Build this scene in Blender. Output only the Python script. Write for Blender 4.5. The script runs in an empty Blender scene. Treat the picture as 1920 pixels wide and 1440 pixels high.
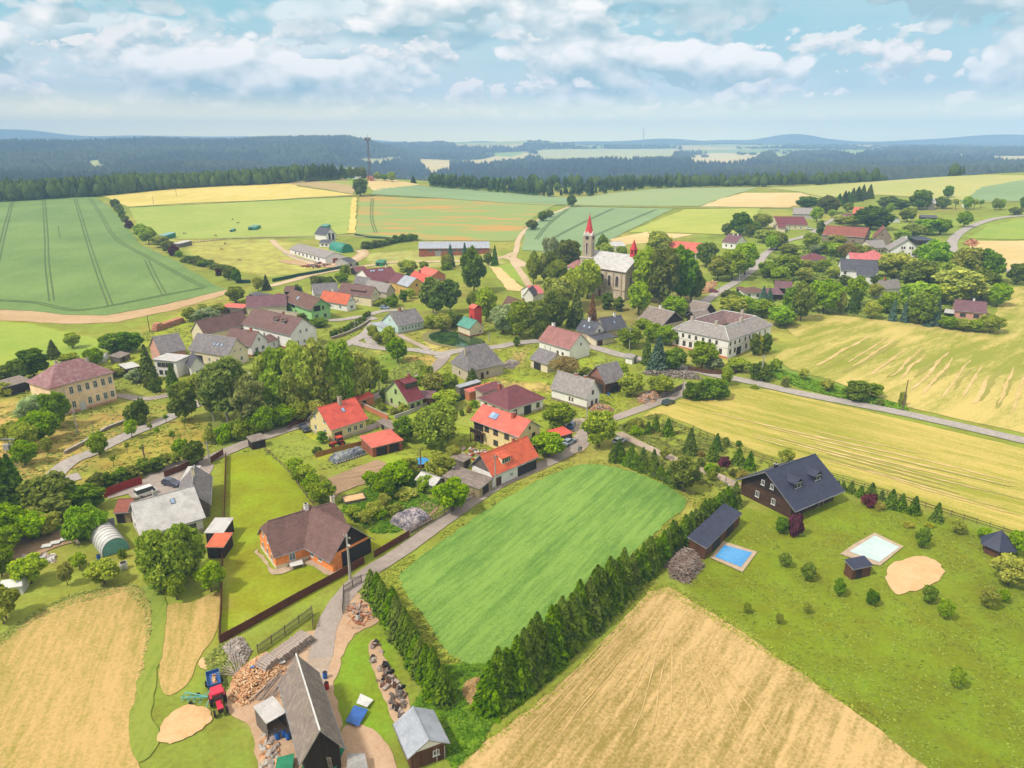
import bpy, math, random
import numpy as np
from mathutils import Vector, Matrix, geometry
R = math.radians
sc = bpy.context.scene
COL = sc.collection
# ---------------------------------------------------------------- camera, sky, sun, exposure
HAZE = .00022; SKL = 1.0; HZL = (3.1, 2.3, .7); HZR = (2.6, 2.2, .9)
PITCH = 18.8; FPX = 1331.0; CZ = 70.0
cd = bpy.data.cameras.new("camera"); cam = bpy.data.objects.new("camera", cd); COL.objects.link(cam)
cam.location = (0, 0, CZ); cam.rotation_euler = (R(90 - PITCH), 0, 0)
cd.sensor_width = 36; cd.lens = FPX * 36 / 1920; cd.clip_start = 1; cd.clip_end = 60000
sc.camera = cam
SUN_EL, SUN_AZ = 52, -120          # azimuth from +Y towards +X
sl = bpy.data.lights.new("sun", 'SUN'); so = bpy.data.objects.new("sun", sl); COL.objects.link(so)
sl.energy = 3.8; sl.angle = R(5); sl.color = (1, .93, .82)
sd = Vector((math.sin(R(SUN_AZ)) * math.cos(R(SUN_EL)), math.cos(R(SUN_AZ)) * math.cos(R(SUN_EL)), math.sin(R(SUN_EL))))
so.rotation_euler = sd.to_track_quat('Z', 'Y').to_euler(); so.location = sd * 300
sc.view_settings.view_transform = 'Standard'; sc.view_settings.look = 'None'
sc.view_settings.exposure = 0.12; sc.view_settings.gamma = 1
sc.cycles.volume_bounces = 2; sc.cycles.max_bounces = 6; sc.cycles.diffuse_bounces = 2
sc.cycles.transparent_max_bounces = 6; sc.cycles.glossy_bounces = 2; sc.cycles.transmission_bounces = 3
sc.cycles.volume_step_rate = 10

class NT:
    """tiny node-tree writer"""
    def __init__(s, tree): s.t = tree; s.n = tree.nodes; s.l = tree.links
    def new(s, typ, ins=None, **kw):
        n = s.n.new(typ)
        for k, v in kw.items(): setattr(n, k, v)
        for k, v in (ins or {}).items():
            if isinstance(v, bpy.types.NodeSocket): s.l.new(v, n.inputs[k])
            else: n.inputs[k].default_value = v
        return n
    def math(s, op, a, b=0.0, c=0.0, clamp=False):
        n = s.new('ShaderNodeMath', {0: a, 1: b, 2: c}, operation=op); n.use_clamp = clamp; return n.outputs[0]
    def mix(s, f, a, b, mode='MIX'):
        n = s.new('ShaderNodeMix', None, data_type='RGBA', blend_type=mode)
        for k, v in ((0, f), (6, a), (7, b)):
            if isinstance(v, bpy.types.NodeSocket): s.l.new(v, n.inputs[k])
            else: n.inputs[k].default_value = v if k == 0 else (*v[:3], 1)
        return n.outputs[2]
    def ramp(s, f, lo, hi, a=0.0, b=1.0):
        n = s.new('ShaderNodeMapRange', {0: f, 1: lo, 2: hi, 3: a, 4: b}, interpolation_type='SMOOTHSTEP'); return n.outputs[0]
    def noise(s, vec, scale, detail=4, rough=.55, dist=0.0):
        return s.new('ShaderNodeTexNoise', {'Vector': vec, 'Scale': scale, 'Detail': detail, 'Roughness': rough, 'Distortion': dist}).outputs['Fac']
    def mapping(s, vec, loc=(0, 0, 0), rot=(0, 0, 0), scale=(1, 1, 1)):
        return s.new('ShaderNodeMapping', {'Vector': vec, 'Location': loc, 'Rotation': rot, 'Scale': scale}).outputs[0]

world = bpy.data.worlds.new("World"); sc.world = world; world.use_nodes = True
w = NT(world.node_tree); w.n.clear()
sky = w.new('ShaderNodeTexSky', sky_type='NISHITA'); sky.sun_disc = False
sky.sun_elevation = R(SUN_EL); sky.sun_rotation = R(SUN_AZ); sky.altitude = 500; sky.dust_density = 1.5; sky.ozone_density = 3
tc = w.new('ShaderNodeTexCoord').outputs['Generated']
sep = w.new('ShaderNodeSeparateXYZ', {0: tc})
X, Y, Z = sep.outputs
az = w.math('ARCTAN2', X, Y)
el = w.math('ARCSINE', Z)
def cvec(su, sv, seed, du=0.0, dv=0.0):
    return w.new('ShaderNodeCombineXYZ', {0: w.math('ADD', w.math('MULTIPLY', az, su), du), 1: w.math('ADD', w.math('MULTIPLY', el, sv), dv), 2: seed}).outputs[0]
def dens_(su, sv, seed, du=0.0, dv=0.0, billow=.34, det=3):
    n = w.noise(cvec(su, sv, seed, du, dv), 1.0, 2, .5); P_ = su * 2.6, su * 4.2
    for i in range(det):
        f = 2.1 ** i; q = w.noise(cvec(P_[0] * f, P_[1] * f, seed + i * 3.1, du * P_[0] / su * f, dv * P_[1] / sv * f), 1.0, 0, 0)
        q = w.math('ABSOLUTE', w.math('MULTIPLY_ADD', q, 2, -1)); n = w.math('MULTIPLY_ADD', w.math('SUBTRACT', q, .22), billow / f ** .8, n)
    return n
def layer(base, su, sv, seed, off, lo, hi, shade, light, k, lift, amount, billow=.34):
    n = dens_(su, sv, seed, 0, 0, billow); n2 = dens_(su, sv, seed, -lift * su * .5, lift * sv, billow, 3)
    lit = w.math('ADD', w.math('MULTIPLY', w.math('SUBTRACT', n, n2), k), .44, clamp=True)
    d = w.ramp(w.math('ADD', n, off), lo, hi)
    return w.mix(w.math('MULTIPLY', d, amount), base, w.mix(lit, shade, light))
left = w.ramp(az, .45, -.35)
blue = w.mix(w.ramp(el, 0, .16), (.66, .78, .79), (.34, .67, .73))
nm = w.mix(1.0, sky.outputs[0], (.10, .10, .10), 'MULTIPLY')
base = w.mix(.2, blue, nm)
veil = w.ramp(w.noise(cvec(3.2, 15, 3.3), 1, 5, .5), .36, .62)
base = w.mix(w.math('MULTIPLY', veil, w.math('MULTIPLY_ADD', left, .3, .2)), base, (.80, .84, .84))
low = w.math('MULTIPLY', w.ramp(el, .008, .03), w.ramp(el, .17, .10))
base = layer(base, 3.4, 13, 21.4, w.math('MULTIPLY', w.math('MULTIPLY', left, w.ramp(el, .04, .10)), .10), .54, .60, (.24, .46, .55), (.90, .93, .92), 4.6, .022, w.math('MULTIPLY', w.ramp(el, .05, .09), .85), .16)
base = layer(base, 12, 26, 3.9, w.math('MULTIPLY_ADD', left, .01, .012), .51, .56, (.50, .62, .67), (1.05, .97, .92), 4.0, .011, w.math('MULTIPLY', low, 1.0), .20)
base = layer(base, 6.2, 15, 14.3, w.math('MULTIPLY_ADD', left, .03, .008), .512, .56, (.36, .53, .59), (1.12, 1.05, 1.0), 4.0, .020, w.math('MULTIPLY', w.ramp(el, .025, .05), .95), .18)
hz = w.mix(w.ramp(az, -.6, .6), HZL, HZR)
base = w.mix(w.ramp(el, .065, .0), base, hz)
bg = w.new('ShaderNodeBackground', {'Color': base, 'Strength': w.ramp(el, .15, .4, SKL, 1.4)})
# unseen overhead sky: flat warm white brightened for fill light, little Nishita mixed in
bg2 = w.new('ShaderNodeBackground', {'Color': w.mix(.12, (.86, .77, .68), w.mix(1.0, sky.outputs[0], (.05, .05, .05), 'MULTIPLY')), 'Strength': 1.5})
mixs = w.new('ShaderNodeMixShader', {0: w.ramp(el, .25, .5), 1: bg.outputs[0], 2: bg2.outputs[0]})
w.new('ShaderNodeOutputWorld', {0: mixs.outputs[0]})

# ---------------------------------------------------------------- rays and terrain
cp, sp = math.cos(R(PITCH)), math.sin(R(PITCH))
def ray(px, py):
    u = (px - 960) / FPX; v = (720 - py) / FPX
    d = np.array((u, cp + v * sp, -sp + v * cp)); return d / math.hypot(d[0], d[1])   # horizontal length 1
def azim(px, py=300):
    d = ray(px, py); return math.atan2(d[0], d[1])
CTL = []
def cpt(px, py, z):
    d = ray(px, py); D = (z - CZ) / d[2]; CTL.append((d[0] * D, d[1] * D, z))
for y in (1500, 1000, 760):
    for x in (-300, 400, 960, 1500, 2200): cpt(x, y, 0)
for x, y, z in ((-300, 640, 0), (100, 640, 0), (500, 650, 0), (960, 640, 0), (1500, 650, 1), (2200, 660, 2),
    (-200, 600, 0), (200, 600, .5), (500, 560, 1), (700, 560, 1.5), (900, 560, 2), (1103, 560, 4), (1170, 563, 5), (1350, 545, 5), (1500, 560, 4), (1820, 585, 5), (2100, 600, 7),
    (-200, 490, 5), (200, 490, 5), (450, 490, 2), (600, 475, 2), (845, 478, 2), (1000, 480, 5), (1250, 475, 9), (1450, 460, 11), (1650, 465, 13), (1800, 470, 13), (2000, 480, 14),
    (-200, 425, 11), (100, 425, 11), (320, 435, 5), (500, 430, 6), (700, 420, 8), (900, 420, 9), (1070, 420, 10), (1250, 420, 13), (1450, 410, 16), (1700, 400, 18), (1950, 400, 20),
    (-300, 382, 18), (0, 376, 18), (130, 367, 19), (250, 357, 20), (480, 345, 22), (600, 338, 26), (695, 333, 30), (780, 348, 25), (900, 358, 21), (1000, 366, 18), (1070, 371, 17), (1200, 357, 21), (1400, 351, 23), (1600, 344, 26), (1750, 333, 32), (1920, 329, 34), (2200, 326, 36)):
    cpt(x, y, z)
for px in range(-400, 2401, 350):
    a = azim(px); rr = 1150; zz = -12 if px < 1300 else -2
    CTL.append((math.sin(a) * rr, math.cos(a) * rr, zz))
for a in (-80, -140, 180, 140, 80): CTL.append((math.sin(R(a)) * 250, math.cos(R(a)) * 250, 0)); CTL.append((math.sin(R(a)) * 900, math.cos(R(a)) * 900, 2))
P = np.array(CTL); S_ = 100.0
def _phi(r2): return np.where(r2 > 1e-12, .5 * r2 * np.log(np.maximum(r2, 1e-12)), 0)
xy = P[:, :2] / S_; n_ = len(P)
d2_ = ((xy[:, None] - xy[None]) ** 2).sum(-1)
A_ = np.zeros((n_ + 3, n_ + 3)); A_[:n_, :n_] = _phi(d2_) + np.eye(n_) * .3; A_[:n_, n_] = 1; A_[:n_, n_ + 1:] = xy; A_[n_, :n_] = 1; A_[n_ + 1:, :n_] = xy.T
W_ = np.linalg.solve(A_, np.concatenate([P[:, 2], np.zeros(3)]))
FX = [-500, 0, 300, 640, 800, 1000, 1200, 1400, 1600, 1920, 2400]
FD = [(1300, [395] * 7 + [385] * 4), (1700, [360, 356, 353, 352, 366, 362, 352, 346, 346, 346, 346]),
      (2300, [332, 330, 327, 325, 340, 340, 335, 330, 328, 328, 328]), (3000, [294, 292, 290, 286, 312, 312, 308, 305, 305, 305, 305]),
      (3700, [270, 271, 268, 264, 300, 296, 294, 292, 292, 294, 294]), (4500, [285, 288, 285, 266, 284, 287, 285, 284, 284, 288, 288]),
      (5200, [276, 278, 276, 272, 268, 270, 277, 277, 277, 281, 281]), (6400, [268, 268, 268, 272, 273, 273, 272, 271, 271, 276, 276]),
      (7800, [256, 259, 263, 267, 271, 271, 269, 269, 270, 271, 271]), (9200, [246, 247, 254, 261, 268, 268, 266, 265, 266, 263, 260]), (9900, [250, 250, 258, 266, 272, 272, 270, 270, 270, 268, 266])]
FLD = np.log([f[0] for f in FD]); FAZ = np.array([azim(x) for x in FX])
FZ = np.array([[CZ + ray(x, y)[2] * D for x, y in zip(FX, ys)] for D, ys in FD])
def _vn(x, y, s, seed):          # cheap value noise
    x = x / s; y = y / s; xi = np.floor(x); yi = np.floor(y); fx = x - xi; fy = y - yi
    fx = fx * fx * (3 - 2 * fx); fy = fy * fy * (3 - 2 * fy)
    h = lambda a, b: np.modf(np.abs(np.sin(a * 127.1 + b * 311.7 + seed * 74.7) * 43758.5453))[0]
    return (h(xi, yi) * (1 - fx) + h(xi + 1, yi) * fx) * (1 - fy) + (h(xi, yi + 1) * (1 - fx) + h(xi + 1, yi + 1) * fx) * fy
def sst(x, a, b): t = np.clip((x - a) / (b - a), 0, 1); return t * t * (3 - 2 * t)
def Hn(x, y):
    x = np.atleast_1d(np.asarray(x, float)); y = np.atleast_1d(np.asarray(y, float))
    D = np.hypot(x, y); out = np.zeros_like(D)
    near = D < 1320
    if near.any():
        q = np.stack([x[near], y[near]], -1) / S_; z = np.zeros(len(q))
        for i in range(0, len(q), 20000):
            qq = q[i:i + 20000]; r2 = ((qq[:, None] - xy[None]) ** 2).sum(-1)
            z[i:i + 20000] = _phi(r2) @ W_[:n_] + W_[n_] + qq @ W_[n_ + 1:]
        out[near] = z
    far = D > 950
    if far.any():
        xf, yf, Df = x[far], y[far], D[far]; a = np.arctan2(xf, yf); ld = np.log(np.clip(Df, 1300, 9900))
        i = np.clip(np.searchsorted(FLD, ld) - 1, 0, len(FLD) - 2); t = (ld - FLD[i]) / (FLD[i + 1] - FLD[i]); t = t * t * (3 - 2 * t)
        j = np.clip(np.searchsorted(FAZ, a) - 1, 0, len(FAZ) - 2); s = np.clip((a - FAZ[j]) / (FAZ[j + 1] - FAZ[j]), 0, 1); s = s * s * (3 - 2 * s)
        z0 = FZ[i, j] * (1 - s) + FZ[i, j + 1] * s; z1 = FZ[i + 1, j] * (1 - s) + FZ[i + 1, j + 1] * s
        z = z0 * (1 - t) + z1 * t
        k = sst(Df, 1300, 2200) * np.where(Df < 3200, .010, .0036) * Df
        z += k * ((_vn(xf, yf, 420, 1) - .5) * .9 + (_vn(xf, yf, 900, 2) - .5) + (_vn(xf, yf, 2100, 3) - .5) * .5)
        for pxx, D0, wa, hh in ((1497, 9000, .040, 84), (25, 9000, .035, 30), (1850, 9000, .06, 42), (1240, 7600, .05, 36), (1010, 5200, .045, 20)):
            z += hh * np.exp(-((a - azim(pxx)) / wa) ** 2 - ((Df - D0) / (D0 * .12)) ** 2)
        b = sst(Df, 950, 1300)
        out[far] = np.where(Df < 1320, out[far] * (1 - b) + z * b, z)
    return out
def H(x, y): return float(Hn(x, y)[0])
_DS = np.concatenate([np.geomspace(42, 1300, 320), np.geomspace(1310, 9900, 320)])
def at(px, py, h=0.0):
    d = ray(px, py); zr = CZ + d[2] * _DS; zt = Hn(d[0] * _DS, d[1] * _DS) + h
    k = np.nonzero(zr <= zt)[0]
    if len(k) == 0: k = [len(_DS) - 1]
    k = max(1, k[0]); a, b = zr[k - 1] - zt[k - 1], zr[k] - zt[k]
    t = a / (a - b) if a > 0 and b < 0 else 1
    D = _DS[k - 1] * (1 - t) + _DS[k] * t
    return Vector((d[0] * D, d[1] * D, CZ + d[2] * D))
def pix(p):      # world point -> photo pixel (used for sorting and describing things)
    v = Vector(p) - Vector((0, 0, CZ)); dep = v.y * cp - v.z * sp; up = v.y * sp + v.z * cp
    return 960 + v.x / dep * FPX, 720 - up / dep * FPX
def mpp(p): return (Vector(p) - Vector((0, 0, CZ))).dot(Vector((0, cp, -sp))) / FPX

# ---------------------------------------------------------------- materials
MATS = {}
def lin(c): return tuple(((v / 255) / 12.92 if v / 255 <= .04045 else (((v / 255) + .055) / 1.055) ** 2.4) for v in c)
def mat(name, c1, c2=None, kind='plain', s=1.0, rough=.85, spec=.3, metal=0.0, bump=.0, size=None, mortar=None, amt=1.0, coat=0.0):
    if name in MATS: return MATS[name]
    m = bpy.data.materials.new(name); m.use_nodes = True; t = NT(m.node_tree); t.n.clear(); MATS[name] = m
    c2 = c2 or tuple(v * .75 for v in c1)
    ob = t.new('ShaderNodeTexCoord'); O = ob.outputs['Object']; UV = ob.outputs['UV']
    hgt = None
    n1 = t.noise(O, .55 * s, 5, .6); n2 = t.noise(O, 4.0 * s, 4, .6)
    f = t.math('MULTIPLY_ADD', n2, .45, t.math('MULTIPLY', n1, .55))
    f = t.ramp(f, .40, .60)
    col = t.mix(f, c1, c2)
    if kind == 'brick':       # rows of tiles, bricks, planks or sheets in surface metres
        bw, bh = size
        b = t.new('ShaderNodeTexBrick', {'Vector': UV, 'Color1': (*c1, 1), 'Color2': (*c2, 1), 'Mortar': (*(mortar or tuple(v * .45 for v in c1)), 1),
            'Scale': 1.0, 'Mortar Size': min(bw, bh) * .045, 'Mortar Smooth': .3, 'Bias': -.2, 'Brick Width': bw, 'Row Height': bh})
        b.offset = .5
        dirt = t.ramp(n1, .35, .68, 1.0, .78); dirt2 = t.ramp(n2, .3, .75, 1.06, .86)
        col = t.new('ShaderNodeVectorMath', {0: b.outputs['Color'], 1: t.new('ShaderNodeCombineXYZ', {0: t.math('MULTIPLY', dirt, dirt2), 1: t.math('MULTIPLY', dirt, dirt2), 2: t.math('MULTIPLY', dirt, dirt2)}).outputs[0]}, operation='MULTIPLY').outputs[0]
        hgt = t.math('SUBTRACT', 1.0, b.outputs['Fac'])
    elif kind == 'lichen':    # old fibre-cement slates with pale and dark blotches
        bw, bh = size
        b = t.new('ShaderNodeTexBrick', {'Vector': UV, 'Color1': (*c1, 1), 'Color2': (*[v * 1.12 for v in c1], 1), 'Mortar': (*[v * .6 for v in c1], 1), 'Scale': 1.0, 'Mortar Size': .02, 'Brick Width': bw, 'Row Height': bh})
        sv = t.noise(t.mapping(UV, scale=(1.6, .25, 1)), 1.0, 4)
        col = t.mix(t.ramp(t.noise(O, 1.1, 6, .7), .44, .62), b.outputs['Color'], c2)
        col = t.mix(t.ramp(sv, .5, .7, 0, .45), col, tuple(v * .55 for v in c1))
        hgt = t.math('SUBTRACT', 1.0, b.outputs['Fac'])
    elif kind == 'field':     # c1/c2 streaked along one direction; size=(angle, stripe width)
        ang, sw = size
        v = t.mapping(O, rot=(0, 0, -R(ang)))
        st = t.noise(t.mapping(v, scale=(.06 / sw, 1 / sw, 1)), 1.0, 4, .6, .3)
        st2 = t.noise(t.mapping(v, scale=(.25, 1.6, 1)), 1.0, 3, .6)
        pt = t.noise(O, .02 * s, 4, .5); fine = t.noise(O, 2.2 * s, 4, .75)
        st3 = t.noise(t.mapping(v, scale=(.02 / sw, .33 / sw, 1)), 1.0, 3, .5, .6)
        f = t.math('ADD', t.math('MULTIPLY', t.math('SUBTRACT', st, .5), 2.1 * amt), t.math('MULTIPLY', t.math('SUBTRACT', pt, .5), 2.2))
        f = t.math('ADD', f, t.math('MULTIPLY', t.math('SUBTRACT', st3, .5), 1.7 * amt))
        f = t.math('ADD', t.math('ADD', f, t.math('MULTIPLY', t.math('SUBTRACT', st2, .5), 1.6)), t.math('MULTIPLY', t.math('SUBTRACT', fine, .5), 2.6))
        f = t.math('ADD', f, .5, clamp=True)
        col = t.mix(f, c1, c2)
        hgt = fine
    elif kind == 'grass':
        fine = t.noise(O, 1.6 * s, 5, .75); big = t.noise(O, .045 * s, 4, .55)
        f = t.math('ADD', t.math('MULTIPLY', fine, .7), t.math('MULTIPLY', big, .75)); mid = t.noise(O, .35 * s, 4, .6); f = t.math('MULTIPLY_ADD', mid, .5, f); f = t.ramp(f, .72, 1.22)
        col = t.mix(f, c1, c2); hgt = fine
    bsdf = t.new('ShaderNodeBsdfPrincipled', {'Base Color': col, 'Roughness': rough, 'Metallic': metal, 'Specular IOR Level': spec, 'Coat Weight': coat})
    if bump:
        bp = t.new('ShaderNodeBump', {'Height': hgt if hgt is not None else n2, 'Strength': min(1, bump * 3), 'Distance': bump}); t.l.new(bp.outputs[0], bsdf.inputs['Normal'])
    t.new('ShaderNodeOutputMaterial', {0: bsdf.outputs[0]})
    return m
def leafmat(name, c1, c2, tr=.34, varh=.06, varv=.5, k=1.4):
    c1 = tuple(v * k * .9 for v in c1); c2 = tuple(v * k for v in c2)
    m = bpy.data.materials.new(name); m.use_nodes = True; t = NT(m.node_tree); t.n.clear()
    g = t.new('ShaderNodeNewGeometry'); oi = t.new('ShaderNodeObjectInfo')
    O = t.new('ShaderNodeTexCoord').outputs['Object']
    cl = t.ramp(t.noise(O, .55, 3, .6), .36, .64)
    f = t.math('MULTIPLY_ADD', g.outputs['Random Per Island'], .55, t.math('MULTIPLY', cl, .45))
    col = t.mix(f, c1, c2)
    rnd = oi.outputs['Random']
    hs = t.new('ShaderNodeHueSaturation', {'Hue': t.math('MULTIPLY_ADD', rnd, varh, .5 - varh * .85), 'Saturation': t.math('MULTIPLY_ADD', rnd, .2, .92),
        'Value': t.math('MULTIPLY_ADD', t.math('FRACT', t.math('MULTIPLY', rnd, 17.3)), varv, 1 - varv / 2), 'Color': col})
    df = t.new('ShaderNodeBsdfDiffuse', {0: hs.outputs[0]}); trn = t.new('ShaderNodeBsdfTranslucent', {0: hs.outputs[0]})
    mx = t.new('ShaderNodeMixShader', {0: tr, 1: df.outputs[0], 2: trn.outputs[0]})
    t.new('ShaderNodeOutputMaterial', {0: mx.outputs[0]}); MATS[name] = m
    return m

# ---------------------------------------------------------------- mesh helpers
def tag(o, label=None, cat=None, group=None, kind=None):
    if label: o['label'] = label
    if cat: o['category'] = cat
    if group: o['group'] = group
    if kind: o['kind'] = kind
    return o
def link(o, parent=None):
    COL.objects.link(o)
    if parent: o.parent = parent
    return o
def empty(name, loc, rz=0.0):
    o = bpy.data.objects.new(name, None); o.location = loc; o.rotation_euler = (0, 0, rz); o.empty_display_size = .5
    return link(o)
def npmesh(name, verts, faces, m=None, smooth=False):
    """verts (n,3), faces (k,3|4) arrays"""
    me = bpy.data.meshes.new(name); verts = np.asarray(verts, np.float32); faces = np.asarray(faces, np.int32)
    k, w_ = faces.shape
    me.vertices.add(len(verts)); me.vertices.foreach_set('co', verts.ravel())
    me.loops.add(k * w_); me.loops.foreach_set('vertex_index', faces.ravel())
    me.polygons.add(k); me.polygons.foreach_set('loop_start', np.arange(k, dtype=np.int32) * w_)
    me.update(calc_edges=True)
    if smooth: me.polygons.foreach_set('use_smooth', np.ones(k, bool))
    if m: me.materials.append(m)
    return me
class MB:
    def __init__(s, T=None): s.v = []; s.f = []; s.mi = []; s.ms = []; s.T = T or Matrix()
    def _m(s, m):
        if m not in s.ms: s.ms.append(m)
        return s.ms.index(m)
    def add(s, vs, fs, m):
        b = len(s.v); s.v += [s.T @ Vector(v) for v in vs]; i = s._m(m)
        for f in fs: s.f.append([b + k for k in f]); s.mi.append(i)
    def box(s, x0, x1, y0, y1, z0, z1, m):
        s.add([(x0, y0, z0), (x1, y0, z0), (x1, y1, z0), (x0, y1, z0), (x0, y0, z1), (x1, y0, z1), (x1, y1, z1), (x0, y1, z1)],
              [(0, 3, 2, 1), (4, 5, 6, 7), (0, 1, 5, 4), (1, 2, 6, 5), (2, 3, 7, 6), (3, 0, 4, 7)], m)
    def bar(s, a, b, r0, r1, m, n=8, cap=True):
        a = Vector(a); b = Vector(b); d = (b - a).normalized(); q = d.to_track_quat('Z', 'Y')
        vs = []
        for p, r in ((a, r0), (b, r1)):
            for i in range(n):
                t = 2 * math.pi * i / n; vs.append(p + q @ Vector((math.cos(t) * r, math.sin(t) * r, 0)))
        fs = [(i, (i + 1) % n, n + (i + 1) % n, n + i) for i in range(n)]
        if cap: fs += [tuple(range(n))[::-1], tuple(range(n, 2 * n))]
        s.add(vs, fs, m)
    def beam(s, a, b, wd, ht, m):      # rectangular beam between two points
        a = Vector(a); b = Vector(b); d = (b - a); L = d.length; q = d.to_track_quat('X', 'Z'); o = []
        for x in (0, L):
            for y, z in ((-wd / 2, -ht / 2), (wd / 2, -ht / 2), (wd / 2, ht / 2), (-wd / 2, ht / 2)): o.append(a + q @ Vector((x, y, z)))
        s.add(o, [(0, 1, 2, 3), (7, 6, 5, 4), (0, 4, 5, 1), (1, 5, 6, 2), (2, 6, 7, 3), (3, 7, 4, 0)], m)
    def prism(s, pts, z0, z1, m):      # pts ccw in plan
        n = len(pts); vs = [(x, y, z0) for x, y in pts] + [(x, y, z1) for x, y in pts]
        s.add(vs, [tuple(range(n))[::-1], tuple(range(n, 2 * n))] + [(i, (i + 1) % n, n + (i + 1) % n, n + i) for i in range(n)], m)
    def slab(s, vs, fs, t, m, mside=None):   # roof planes given thickness downward
        n = len(vs); vs = [Vector(v) for v in vs]; low = [v - Vector((0, 0, t)) for v in vs]
        s.add(vs + low, [], m); b = len(s.v) - 2 * n; i = s._m(m); j = s._m(mside or m)
        ed = {}
        for f in fs:
            s.f.append([b + k for k in f]); s.mi.append(i); s.f.append([b + n + k for k in f[::-1]]); s.mi.append(j)
            for a, c in zip(f, f[1:] + f[:1]): ed[(a, c)] = 1
        for a, c in ed:
            if (c, a) not in ed: s.f.append([b + a, b + n + a, b + n + c, b + c]); s.mi.append(j)
    def mesh(s, name, off=Vector((0, 0, 0)), smooth=False):
        me = bpy.data.meshes.new(name); me.from_pydata([v - off for v in s.v], [], s.f)
        for m in s.ms: me.materials.append(m)
        me.polygons.foreach_set('material_index', s.mi)
        uv = me.uv_layers.new(name='UVMap').data
        for p in me.polygons:
            n = p.normal; u = Vector((0, 0, 1)).cross(n)
            if u.length < .02: u = Vector((1, 0, 0)); v = Vector((0, 1, 0))
            else: u.normalize(); v = n.cross(u)
            for li in p.loop_indices:
                c = me.vertices[me.loops[li].vertex_index].co + off; uv[li].uv = (c.dot(u), c.dot(v))
            if smooth: p.use_smooth = True
        me.update(); return me
    def build(s, name, parent=None, smooth=False, local=False):
        """world-space vertices; the object keeps its parent's frame"""
        off = Vector((0, 0, 0))
        if parent is not None and not local: off = parent.location
        elif parent is None and not local:
            xs = [v.x for v in s.v]; ys = [v.y for v in s.v]; zs = [v.z for v in s.v]
            off = Vector(((min(xs) + max(xs)) / 2, (min(ys) + max(ys)) / 2, min(zs)))
        o = bpy.data.objects.new(name, s.mesh(name, off, smooth))
        if parent is None and not local: o.location = off
        return link(o, parent)
def inpoly(x, y, poly):
    ins = np.zeros(np.shape(x), bool); n = len(poly)
    for i in range(n):
        x0, y0 = poly[i][:2]; x1, y1 = poly[(i + 1) % n][:2]
        if y0 == y1: continue
        c = ((y0 > y) != (y1 > y)) & (x < (x1 - x0) * (y - y0) / (y1 - y0) + x0); ins ^= c
    return ins
def edist(x, y, poly):
    d = np.full(np.shape(x), 1e9); n = len(poly)
    for i in range(n):
        x0, y0 = poly[i][:2]; x1, y1 = poly[(i + 1) % n][:2]; dx, dy = x1 - x0, y1 - y0; L = dx * dx + dy * dy + 1e-9
        t = np.clip(((x - x0) * dx + (y - y0) * dy) / L, 0, 1); d = np.minimum(d, np.hypot(x - x0 - t * dx, y - y0 - t * dy))
    return d
def polyw(pts): return [tuple(at(x, y))[:2] for x, y in pts]
def catmull(P, n=6, closed=False):
    P = [np.array(p, float) for p in P]; out = []; N = len(P)
    rng = range(N if closed else N - 1)
    for i in rng:
        if closed: p0, p1, p2, p3 = P[i - 1], P[i], P[(i + 1) % N], P[(i + 2) % N]
        else: p0, p1, p2, p3 = P[max(0, i - 1)], P[i], P[i + 1], P[min(N - 1, i + 2)]
        for k in range(n):
            t = k / n; out.append(.5 * (2 * p1 + (p2 - p0) * t + (2 * p0 - 5 * p1 + 4 * p2 - p3) * t * t + (3 * p1 - p0 - 3 * p2 + p3) * t ** 3))
    if not closed: out.append(P[-1])
    return out
def lift(x, y, k): return k * (1 + np.hypot(x, y) / 250)
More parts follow.
